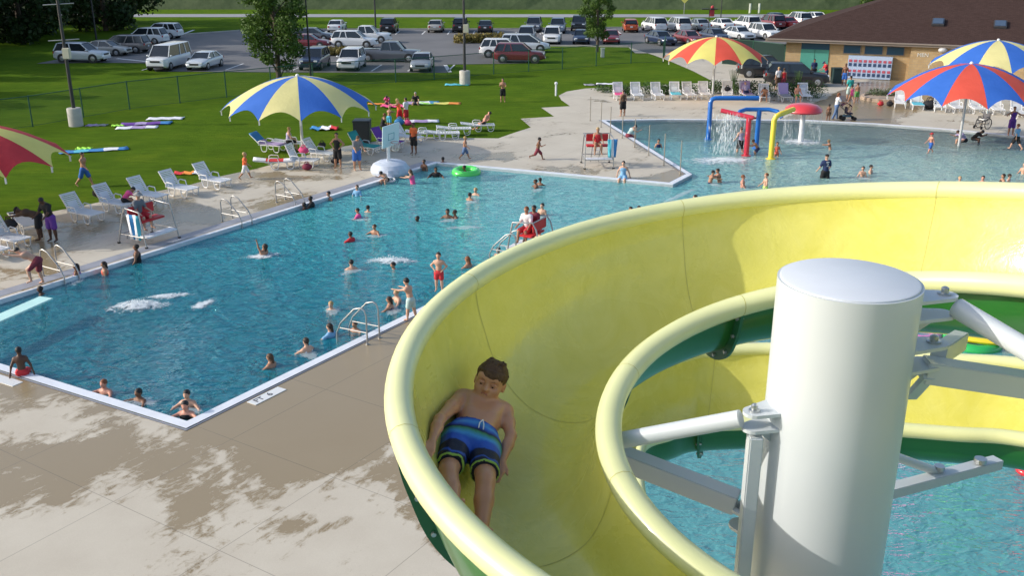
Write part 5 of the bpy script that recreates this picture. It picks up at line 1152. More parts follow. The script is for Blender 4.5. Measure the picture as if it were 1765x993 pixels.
CARS = [('suv', 'lightsilver', 91, 67, -6, 'pale silver crossover at the far left, side on behind the lamp post'), ('sedan', 'beige', 117, 60, -6, 'beige sedan showing its nose behind the pale silver crossover'), ('minivan', 'taupe', 137, 57, 174, 'brown grey minivan pointing left behind the beige sedan'),
 ('suv', 'white', 160, 47.5, 172, 'white SUV between the brown minivan and the white truck at the upper left'), ('suv', 'white', 177, 41.5, 172, 'rearmost white SUV of the row at the upper left'),
 ('van', 'white', 186, 74, -97, 'white passenger van facing the pool'), ('sedan', 'lightsilver', 225, 74, -97, 'pale sedan parked beside the white van'),
 ('sedan', 'white', 369, 34, 90, 'white car with its back to the pool at the far left of the top row'), ('suv', 'black', 426, 34.5, 90, 'dark SUV parked alone in the top row'), ('sedan', 'beige', 477, 34, 90, 'beige sedan in the top row of the car park'), ('suv', 'black', 504, 34, 90, 'black SUV half hidden by the middle lamp post'), ('sedan', 'black', 531, 34.5, 90, 'black sedan right of the middle lamp post'),
 ('pickup', 'white', 400, 46, -3, 'white pickup truck behind the white wagon'), ('suv', 'white', 388, 51.5, -4, 'long white SUV side on in front of the white pickup'), ('pickup', 'grey', 427, 66.5, -4, 'dark grey pickup with people beside its open door'), ('suv', 'white', 385, 74.5, -92, 'white crossover facing the fence in the middle'), ('sedan', 'silver', 462, 75.5, -90, 'silver car facing the fence right of the white crossover'),
 ('suv', 'navy', 345, 74, -93, 'navy SUV facing the fence half behind the leafy tree'), ('sedan', 'grey', 343, 44, -5, 'grey car behind the right side of the leafy tree'), ('sedan', 'maroon', 338, 52, -5, 'reddish car mostly hidden behind the leafy tree'),
 ('suv', 'grey', 584, 34, -95, 'dark grey car in the top row left of the blue grey SUV'), ('suv', 'slate', 610, 35, -95, 'blue grey SUV in the top row'), ('suv', 'black', 633, 32, -95, 'black car partly behind the young tree'), ('suv', 'silver', 576, 46, -95, 'silver SUV in the second row, left end'), ('suv', 'white', 604, 46.5, -95, 'white SUV in the second row'), ('sedan', 'navy', 636, 46.5, -95, 'dark navy sedan in the second row left of the young tree trunk'), ('sedan', 'maroon', 668, 46.5, -93, 'maroon sedan in the second row right of the young tree trunk'),
 ('suv', 'maroon', 568, 67.5, -4, 'maroon SUV side on nearest the fence'), ('suv', 'white', 552, 62, -4, 'white SUV whose tail shows behind the maroon SUV'), ('minivan', 'lightsilver', 574, 56, -4, 'pale minivan behind the white and maroon SUVs'),
 ('hatch', 'orange', 689, 34, 88, 'orange red hatchback right of the young tree'), ('suv', 'white', 715, 33.5, 104, 'white SUV left end of the white row at the right'), ('suv', 'white', 741, 33.5, 104, 'white SUV second in the white row at the right'), ('sedan', 'silver', 764, 32.5, 104, 'silver car behind the red banner'), ('sedan', 'white', 789, 32, 104, 'white car right of the red banner'), ('suv', 'white', 816, 32, 104, 'tall white SUV in the far right row'), ('suv', 'maroon', 843, 30.5, 104, 'dark red SUV near the roof corner'),
 ('sedan', 'navy', 722, 48, -70, 'dark blue sedan above the red and yellow umbrella, left'), ('sedan', 'maroon', 753, 47.5, -70, 'maroon sedan above the red and yellow umbrella'), ('sedan', 'navy', 781, 45, -70, 'navy sedan behind the top of the red and yellow umbrella'), ('sedan', 'lightsilver', 808, 42.5, -70, 'pale silver sedan left of the roof corner'), ('suv', 'white', 836, 42, -70, 'white SUV beside the roof corner'),
 ('sedan', 'red', 858, 30, 104, 'red car beyond the end of the roof'), ('suv', 'white', 872, 27, 104, 'white SUV beyond the end of the roof'), ('sedan', 'white', 890, 24, 104, 'white car furthest right beyond the roof'), ('sedan', 'navy', 846, 25, 104, 'dark car in the furthest row by the road'),
 ('suv', 'black', 870, 93, -8, 'black SUV parked on the plaza before the bath house'), ('suv', 'black', 838, 84, -8, 'black vehicle behind the plaza SUV by the green fence')]
for c in CARS: car(*c)
# ================================================================== PEOPLE
def surfnet(f, org, vx):
    """naive surface nets: f < 0 is inside"""
    s = f < 0; nx, ny, nz = f.shape; idx = -np.ones((nx-1, ny-1, nz-1), int)
    cnt = np.zeros((nx-1, ny-1, nz-1)); acc = np.zeros((nx-1, ny-1, nz-1, 3))
    off = [(i, j, k) for i in (0, 1) for j in (0, 1) for k in (0, 1)]
    def sl(o): return tuple(slice(a, a+d-1) for a, d in zip(o, (nx, ny, nz)))
    for a in off:
        for ax in range(3):
            if a[ax]: continue
            b = list(a); b[ax] = 1; fa, fb = f[sl(a)], f[sl(b)]; m = (fa < 0) != (fb < 0)
            t = np.where(m, fa/np.where(m, fa-fb, 1), 0)
            for c in range(3): acc[..., c] += np.where(m, a[c]+(t if c == ax else 0), 0)
            cnt += m
    act = cnt > 0; idx[act] = np.arange(act.sum()); ijk = np.argwhere(act)
    V = (ijk+acc[act]/cnt[act][:, None])*vx+np.array(org); F_ = []
    for ax in range(3):
        a1, a2 = [(1, 2), (2, 0), (0, 1)][ax]
        sa = [slice(None)]*3; sb = [slice(None)]*3; sa[ax] = slice(0, -1); sb[ax] = slice(1, None)
        m = s[tuple(sa)] != s[tuple(sb)]; e = np.argwhere(m)
        e = e[(e[:, a1] > 0) & (e[:, a2] > 0) & (e[:, a1] < f.shape[a1]-1) & (e[:, a2] < f.shape[a2]-1)]
        if not len(e): continue
        def at(d1, d2): q = e.copy(); q[:, a1] += d1; q[:, a2] += d2; return idx[q[:, 0], q[:, 1], q[:, 2]]
        Q = np.stack([at(-1, -1), at(0, -1), at(0, 0), at(-1, 0)], 1); ins = s[tuple(sa)][tuple(e.T)]
        Q[~ins] = Q[~ins][:, ::-1]; F_.append(Q)
    return V, np.concatenate(F_)
def sdf_mesh(prims, vx, pad=.04, cuts=()):
    """prims: ('c',a,b,ra,rb,k) capsule | ('e',c,(rx,ry,rz),M3,k) ellipsoid | ('-', ...) smooth subtraction"""
    lo = np.array([1e9]*3); hi = -lo
    for p in prims:
        if p[0] == 'c': A = np.array([p[1], p[2]]); r = max(p[3], p[4]); lo = np.minimum(lo, A.min(0)-r); hi = np.maximum(hi, A.max(0)+r)
        elif p[0] == 'e': lo = np.minimum(lo, np.array(p[1])-max(p[2])); hi = np.maximum(hi, np.array(p[1])+max(p[2]))
    lo -= pad; hi += pad; n = np.ceil((hi-lo)/vx).astype(int)+2
    X = [lo[i]+np.arange(n[i])*vx for i in range(3)]; D = np.full(n, .3, np.float32)
    for p in prims:
        k = p[-1]
        if p[0] == 'c': A = np.array([p[1], p[2]]); r = max(p[3], p[4]); l, h = A.min(0)-r, A.max(0)+r
        else: q = p[1:] if p[0] == 'e' else p[1:]; l, h = np.array(q[0])-max(q[1]), np.array(q[0])+max(q[1])
        m = k*1.5+3*vx+.02; s0 = np.clip(np.floor((l-m-lo)/vx).astype(int), 0, n-1); s1 = np.clip(np.ceil((h+m-lo)/vx).astype(int)+1, 1, n)
        x, y, z = np.meshgrid(*(X[i][s0[i]:s1[i]] for i in range(3)), indexing='ij')
        if p[0] == 'c':
            a, b = np.array(p[1], float), np.array(p[2], float); d = b-a; L = d@d+1e-12
            t = np.clip(((x-a[0])*d[0]+(y-a[1])*d[1]+(z-a[2])*d[2])/L, 0, 1)
            e = np.sqrt((x-a[0]-t*d[0])**2+(y-a[1]-t*d[1])**2+(z-a[2]-t*d[2])**2)-(p[3]+(p[4]-p[3])*t)
        else:
            c, rad, M = p[1], p[2], p[3]; v = np.stack([x-c[0], y-c[1], z-c[2]], -1)
            if M is not None: v = v @ np.array(M)
            q = np.sqrt(sum((v[..., i]/rad[i])**2 for i in range(3))); q2 = np.sqrt(sum((v[..., i]/rad[i]**2)**2 for i in range(3)))+1e-9; e = q*(q-1)/q2
        sub = tuple(slice(s0[i], s1[i]) for i in range(3)); o = D[sub]
        if p[0] == '-': hh = np.maximum(k-np.abs(o+e), 0)/k; D[sub] = np.maximum(o, -e)+hh*hh*k*.25
        else: hh = np.maximum(k-np.abs(o-e), 0)/k; D[sub] = np.minimum(o, e)-hh*hh*k*.25
    if cuts:
        x, y, z = np.meshgrid(*X, indexing='ij')
        for P0, N in cuts: D = np.maximum(D, (x-P0[0])*N[0]+(y-P0[1])*N[1]+(z-P0[2])*N[2])
    D[0], D[-1], D[:, 0], D[:, -1], D[:, :, 0], D[:, :, -1] = (.1,)*6
    return surfnet(D, lo, vx)
def mk(name, VF, m_, parent=None, smooth=True):
    V, F_ = VF; me = bpy.data.meshes.new(name); me.from_pydata(V.tolist(), [], F_.tolist()); me.materials.append(m_)
    me.polygons.foreach_set('use_smooth', [smooth]*len(me.polygons)); me.update(); return me
def rot(v, ax, a): return Matrix.Rotation(a, 3, ax) @ v
def pose(kind, r_=0):
    """joint positions for a figure of height 1 facing +Y"""
    P = dict(lean=0, hL=(0, 4), kL=2, hR=(0, 4), kR=2, sL=(0, 9), eL=12, sR=(0, 9), eR=12, head=(0, 0), sit=None, roll=0)
    P.update({'stand': {}, 'walk': dict(hL=(26, 3), kL=8, hR=(-20, 3), kR=24, sL=(-22, 8), eL=15, sR=(26, 8), eR=25, lean=4), 'run': dict(hL=(40, 3), kL=25, hR=(-30, 3), kR=45, sL=(-40, 14), eL=70, sR=(45, 14), eR=70, lean=10),
     'hips': dict(sL=(-10, 42), eL=95, sR=(-10, 42), eR=95, elin=1), 'carry': dict(sL=(35, 10), eL=75, sR=(35, 10), eR=75), 'sit': dict(hL=(86, 8), kL=84, hR=(84, 8), kR=78, sL=(20, 12), eL=45, sR=(20, 12), eR=45, lean=8),
     'sitedge': dict(hL=(80, 8), kL=80, hR=(80, 8), kR=80, sL=(-18, 26), eL=5, sR=(-18, 26), eR=5, lean=4), 'sitgrass': dict(hL=(100, 14), kL=120, hR=(95, 14), kR=115, sL=(45, 14), eL=30, sR=(45, 14), eR=30, lean=18), 'hunch': dict(hL=(88, 10), kL=90, hR=(88, 10), kR=90, sL=(55, 10), eL=55, sR=(55, 10), eR=55, lean=42, head=(25, 0)),
     'recline': dict(hL=(60, 6), kL=15, hR=(75, 6), kR=50, sL=(10, 18), eL=50, sR=(10, 18), eR=50, lean=-38), 'prone': dict(hL=(-4, 4), kL=4, hR=(-4, 4), kR=4, sL=(110, 20), eL=90, sR=(110, 20), eR=90, lean=0, head=(-35, 0)),
     'tread': dict(hL=(18, 10), kL=30, hR=(5, 10), kR=20, sL=(38, 52), eL=30, sR=(38, 52), eR=30, lean=6), 'wade': dict(hL=(8, 5), kL=6, hR=(-6, 5), kR=8, sL=(10, 20), eL=30, sR=(16, 20), eR=35), 'reach': dict(hL=(10, 5), kL=8, hR=(-8, 5), kR=6, sL=(75, 8), eL=15, sR=(70, 8), eR=20, lean=14),
     'bend': dict(hL=(6, 5), kL=8, hR=(6, 5), kR=8, sL=(75, 8), eL=12, sR=(75, 8), eR=12, lean=72, head=(-10, 0)), 'climb': dict(hL=(50, 10), kL=60, hR=(10, 5), kR=20, sL=(95, 8), eL=8, sR=(95, 8), eR=8, lean=62, head=(-10, 0)), 'swim': dict(hL=(6, 5), kL=10, hR=(-8, 5), kR=10, sL=(165, 15), eL=10, sR=(60, 25), eR=20, lean=0, head=(-30, 0)),
     'edgearms': dict(hL=(10, 6), kL=15, hR=(5, 6), kR=10, sL=(78, 60), eL=10, sR=(78, 60), eR=10, lean=6), 'armsout': dict(sL=(10, 62), eL=75, sR=(10, 62), eR=75), 'lookdown': dict(lean=16, head=(30, 0), sL=(30, 8), eL=30, sR=(30, 8), eR=30), 'pushing': dict(sL=(40, 8), eL=40, sR=(40, 8), eR=40, hL=(12, 4), kL=6, hR=(-12, 4), kR=10, lean=6), 'knees': dict(lean=35, hL=(35, 6), kL=50, hR=(35, 6), kR=50, sL=(60, 6), eL=30, sR=(60, 6), eR=30)}[kind])
    return P
def skeleton(kind, child=.0):
    P = pose(kind); J = {}; ln = R(P['lean']); up_ = Vector((0, math.sin(ln), math.cos(ln))); fw = Vector((0, math.cos(ln), -math.sin(ln)))
    hs = .13+.045*child; leg = .245-.022*child; tor = .30-.008*child
    pel = Vector((0, 0, 0)); J['pel'] = pel; J['waist'] = pel+up_*.10; J['chest'] = pel+up_*tor*.80; J['neck'] = pel+up_*(tor+.025)
    hp = R(P['head'][0]); hd = (rot(up_, 'X', -hp*.9) if hp else up_); J['head'] = J['neck']+hd*(.035+hs*.5); J['hd'] = hd
    for s, S in ((-1, 'L'), (1, 'R')):
        J['hip'+S] = pel+Vector((s*.052, 0, -.012))
        def leg_dir(f, a): return Vector((s*math.sin(R(a)), math.sin(R(f)), -math.cos(R(f))*math.cos(R(a)))).normalized()
        f, a = P['h'+S]; k = P['k'+S]; J['knee'+S] = J['hip'+S]+leg_dir(f, a)*leg; J['ank'+S] = J['knee'+S]+leg_dir(f-k, a*.5)*leg*.96
        ff = f-k; toe = Vector((s*.12, math.cos(R(ff)), math.sin(R(ff))*.9)).normalized() if kind not in ('prone', 'swim') else Vector((0, -.9, -.3)); J['toe'+S] = J['ank'+S]+toe*.085+Vector((0, 0, -.02 if abs(ff) < 50 else 0))
        J['sh'+S] = J['chest']+up_*(tor*.11)+Vector((s*.098, 0, 0))
        def arm_dir(f, a):
            d = Vector((s*math.sin(R(a)), math.sin(R(f)), -math.cos(R(f))*math.cos(R(a)))).normalized(); return d
        f, a = P['s'+S]; e = P['e'+S]; b0_ = -P['lean']*.5 if P['lean'] > 30 else 0
        J['elb'+S] = J['sh'+S]+arm_dir(f+b0_*0, a)*.155
        fd = arm_dir(f+e, a*.5) if not P.get('elin') else Vector((-s*.62, .42, -.62)).normalized(); J['wri'+S] = J['elb'+S]+fd*.135; J['hnd'+S] = J['wri'+S]+fd*.055
    return J
POSED = {}
def np3(v): return np.array((v.x, v.y, v.z))
def body_prims(J, child, fem=0., fat=1.):
    hs = .13+.045*child; g_ = fat; pr = []
    def c(a, b, ra, rb, k=.03): pr.append(('c', np3(J[a]) if isinstance(a, str) else np3(a), np3(J[b]) if isinstance(b, str) else np3(b), ra*g_, rb*g_, k))
    up_ = (J['neck']-J['pel']).normalized()
    c(J['hipL'].lerp(J['hipR'], .12), J['hipL'].lerp(J['hipR'], .88), .060, .060); c('pel', 'waist', .062, .056, .04); c('waist', 'chest', .055, .064, .05)
    c(J['chest']+Vector((-.04, 0, 0)), J['chest']+Vector((.04, 0, 0)), .060, .060, .04); c(J['shL'].lerp(J['shR'], .1), J['shL'].lerp(J['shR'], .9), .036, .036, .05); c('chest', 'neck', .05, .026, .05)
    c('neck', 'head', .029, .028, .02)
    for S in 'LR':
        c('hip'+S, 'knee'+S, .053-.004*child, .035, .03); c('knee'+S, 'ank'+S, .035, .019, .015); m = J['knee'+S].lerp(J['ank'+S], .3); c(m, J['knee'+S].lerp(J['ank'+S], .5), .031, .027, .02); c('ank'+S, 'toe'+S, .020, .015, .015)
        c('sh'+S, 'elb'+S, .030, .022, .03); c('elb'+S, 'wri'+S, .022, .014, .012); c('wri'+S, 'hnd'+S, .016, .016, .01)
        d = (J['hnd'+S]-J['wri'+S]).normalized(); sd_ = d.cross(Vector((0, 0, 1)) if abs(d.z) < .8 else Vector((0, 1, 0))).normalized()
        for q in (-1.1, -.35, .35, 1.1): pr.append(('c', np3(J['hnd'+S]+sd_*q*.010), np3(J['hnd'+S]+sd_*q*.013+d*.035), .0055, .0045, .004))
        pr.append(('c', np3(J['wri'+S]+sd_*.010+d*.01), np3(J['wri'+S]+sd_*.032+d*.035), .006, .005, .004))
    hd = J['hd']; fw = (Vector((0, 1, 0))-hd*hd.y).normalized() if abs(hd.y) < .95 else Vector((0, 0, 1)); rt = fw.cross(hd).normalized(); M = np.array([np3(rt), np3(fw), np3(hd)]).T; H_ = np3(J['head']); h = hs
    J['hM'] = M; J['hs'] = h
    pr.append(('e', H_+M @ np.array([0, -.02*h, .06*h]), (h*.37, h*.45, h*.42), M, .01)); pr.append(('e', H_+M @ np.array([0, .12*h, -.24*h]), (h*.26, h*.28, h*.26), M, .03))
    pr.append(('c', H_+M @ np.array([0, .42*h, .02*h]), H_+M @ np.array([0, .50*h, -.10*h]), .04*h, .075*h, .01))
    for s in (-1, 1): pr.append(('e', H_+M @ np.array([s*.37*h, 0, -.06*h]), (.05*h, .09*h, .12*h), M, .004))
    return pr
def cloth_prims(J, kind, child):
    c = []; cut = []; hipm = J['pel']; up_ = (J['neck']-J['pel']).normalized()
    def a(p, q, r0, r1, k=.03): c.append(('c', np3(J[p]) if isinstance(p, str) else np3(p), np3(J[q]) if isinstance(q, str) else np3(q), r0, r1, k))
    if kind in ('shorts', 'trunks', 'briefs', 'pants'):
        a(J['hipL'].lerp(J['hipR'], .1), J['hipL'].lerp(J['hipR'], .9), .070, .070); a('pel', J['pel'].lerp(J['waist'], .6), .070, .064, .03); f = {'shorts': .85, 'trunks': .62, 'briefs': .12, 'pants': 1.}[kind]
        for S in 'LR':
            a('hip'+S, J['hip'+S].lerp(J['knee'+S], f), .060, .058 if kind != 'pants' else .042, .02)
            if kind == 'pants': a('knee'+S, J['knee'+S].lerp(J['ank'+S], .95), .044, .034, .01)
        cut.append((np3(J['pel']+up_*.075), np3(up_)))
        for S in 'LR':
            d = (J['knee'+S]-J['hip'+S]).normalized()
        if kind == 'briefs': pass
    if kind in ('shirt', 'tank', 'suit', 'dress', 'top'):
        r_ = .010
        if kind != 'top': a('pel', 'waist', .068 if kind != 'suit' else .068, .064, .04); a('waist', 'chest', .062, .070, .05)
        a(J['chest']+Vector((-.04, 0, 0)), J['chest']+Vector((.04, 0, 0)), .066, .066, .04)
        if kind in ('shirt',):
            a(J['shL'].lerp(J['shR'], .08), J['shL'].lerp(J['shR'], .92), .043, .043, .05)
            for S in 'LR': a('sh'+S, J['sh'+S].lerp(J['elb'+S], .7), .038, .036, .02)
        if kind in ('tank', 'suit', 'dress'):
            for s, S in ((-1, 'L'), (1, 'R')): q = J['shL'].lerp(J['shR'], .3 if S == 'L' else .7); a(J['chest']+Vector((s*.04, 0, 0)), q, .045, .026, .03)
        if kind in ('suit', 'dress', 'tank', 'shirt'): a(J['hipL'].lerp(J['hipR'], .12), J['hipL'].lerp(J['hipR'], .88), .066, .066)
        if kind == 'dress':
            for S in 'LR': a('hip'+S, J['hip'+S].lerp(J['knee'+S], .5), .062, .066, .05)
        if kind == 'top': cut += [(np3(J['chest']+up_*.035), np3(up_)), (np3(J['chest']-up_*.045), -np3(up_))]
    return c, cut
def hair_prims(J, kind):
    M, h, H_ = J['hM'], J['hs'], np3(J['head']); P = lambda x, y, z: H_+M @ np.array([x*h, y*h, z*h]); pr = [('e', P(0, -.05, .10), (h*.40, h*.47, h*.43), M, .01)]; cut = []
    n_ = M @ np.array([0, .80, -.60]); cut = [(P(0, .30, .16), n_)]
    if kind in ('long', 'pony'): pr.append(('c', P(0, -.30, 0), P(0, -.42, -.75 if kind == 'long' else -.55), h*(.27 if kind == 'long' else .14), h*(.17 if kind == 'long' else .06), .02))
    if kind == 'bun': pr.append(('e', P(0, -.5, .3), (h*.2,)*3, M, .01))
    if kind == 'short': cut.append((P(0, 0, -.22), M @ np.array([0, .3, -.95])))
    if kind == 'cap': pr = [('e', P(0, -.03, .14), (h*.42, h*.49, h*.38), M, .01), ('c', P(0, .35, .17), P(0, .75, .10), h*.15, h*.12, .03)]; cut = [(P(0, 0, .04), M @ np.array([0, 0, -1]))]
    if kind == 'hat': pr = [('e', P(0, 0, .22), (h*.42, h*.46, h*.34), M, .01), ('e', P(0, 0, .12), (h*.8, h*.85, h*.08), M, .03)]; cut = []
    return pr, cut
SKIN = {'fair': (.56, .33, .23), 'tan': (.40, .21, .13), 'brown': (.20, .095, .055), 'dark': (.09, .045, .028), 'red': (.58, .28, .20)}
HAIR = {'black': (.012, .010, .010), 'brown': (.07, .035, .018), 'blond': (.42, .28, .12), 'grey': (.30, .29, .28), 'dkbrown': (.03, .016, .010), 'auburn': (.18, .06, .02)}
def skin(n_): return mat('skin_'+n_, SKIN[n_], .5, spec=.4, var=.05, vscale=6)
def cloth(c_):
    return mat('cloth_%02x%02x%02x' % tuple(int(255*v) for v in c_), c_, .85)
C_ = dict(red=(.55, .03, .04), blue=(.03, .12, .42), navy=(.015, .03, .10), black=(.012, .012, .014), white=(.72, .72, .74), grey=(.16, .17, .19), pink=(.80, .10, .30), coral=(.80, .16, .10), orange=(.80, .16, .05), purple=(.12, .04, .28), teal=(.03, .36, .34), cyan=(.08, .42, .62), green=(.10, .30, .08), lilac=(.40, .36, .55), pale=(.45, .58, .55), lime=(.4, .7, .15), brown=(.09, .05, .03), denim=(.10, .17, .32), sky=(.20, .40, .62), maroon=(.20, .03, .05))
ZL = {}
def person(px, h, kind, yaw, label, sk='fair', hair=('short', 'brown'), wear=(), child=None, sub=0., z=None, group=None, seat=None, tilt=None, rollx=0, fat=1.1):
    """px: where feet (or the water line, or the seat) meet the level z"""
    if child is None: child = max(0, min(1, (1.65-h)/.65))
    child = round(child*3)/3; key = (kind, child, fat)
    if key not in POSED:
        J = skeleton(kind, child); pr = body_prims(J, child, fat=fat); POSED[key] = (J, mk('person', sdf_mesh(pr, .0125), skin('fair')), {})
    J, me, cl = POSED[key]
    low = min(J['toeL'].z, J['toeR'].z, J['ankL'].z, J['ankR'].z)-.018
    if seat is not None: low = -.060
    if kind == 'prone': low = -.06
    o = obj('person', me); o.scale = (h,)*3; zz = ZD if z is None else z
    base = G(*px, zz if not sub else ZW); zoff = (seat or 0)
    if sub: z_at = (J['head'].z-low)*1.0; base.z = ZW-sub*h+0; o.location = base-Vector((0, 0, low*h))
    else: o.location = base+Vector((0, 0, zoff-low*h))
    e_ = Matrix.Rotation(R(yaw), 4, 'Z') @ Matrix.Rotation(R(rollx), 4, 'X'); o.rotation_euler = e_.to_euler()
    if rollx: o.location = base+Vector((0, 0, (-.0 if not sub else -.02)))
    o.material_slots[0].link = 'OBJECT'; o.material_slots[0].material = skin(sk)
    tag(o, label, 'person', group)
    parts = [('hair_'+hair[0], HAIR.get(hair[1], None) or C_[hair[1]], 'hair' if hair[0] not in ('cap', 'hat') else hair[0])]+[(w_[0], C_[w_[1]], {'trunks': 'swim_trunks', 'suit': 'swimsuit', 'top': 'swim_top', 'briefs': 'swim_bottoms'}.get(w_[0], w_[0])) for w_ in wear]
    for k, c_, nm in parts:
        if k not in cl:
            pr, cut = hair_prims(J, k[5:]) if k.startswith('hair_') else cloth_prims(J, k, child)
            if fat != 1 and not k.startswith('hair_'): pr = [(*p[:3], p[3]*fat, p[4]*fat, p[5]) for p in pr]
            cl[k] = mk(nm, sdf_mesh(pr, .0125, cuts=cut), cloth(c_))
        p = obj(nm, cl[k], o); p.material_slots[0].link = 'OBJECT'; p.material_slots[0].material = mat('hair_strands', c_, .6) if nm == 'hair' else cloth(c_)
    return o
LAWN = 0.
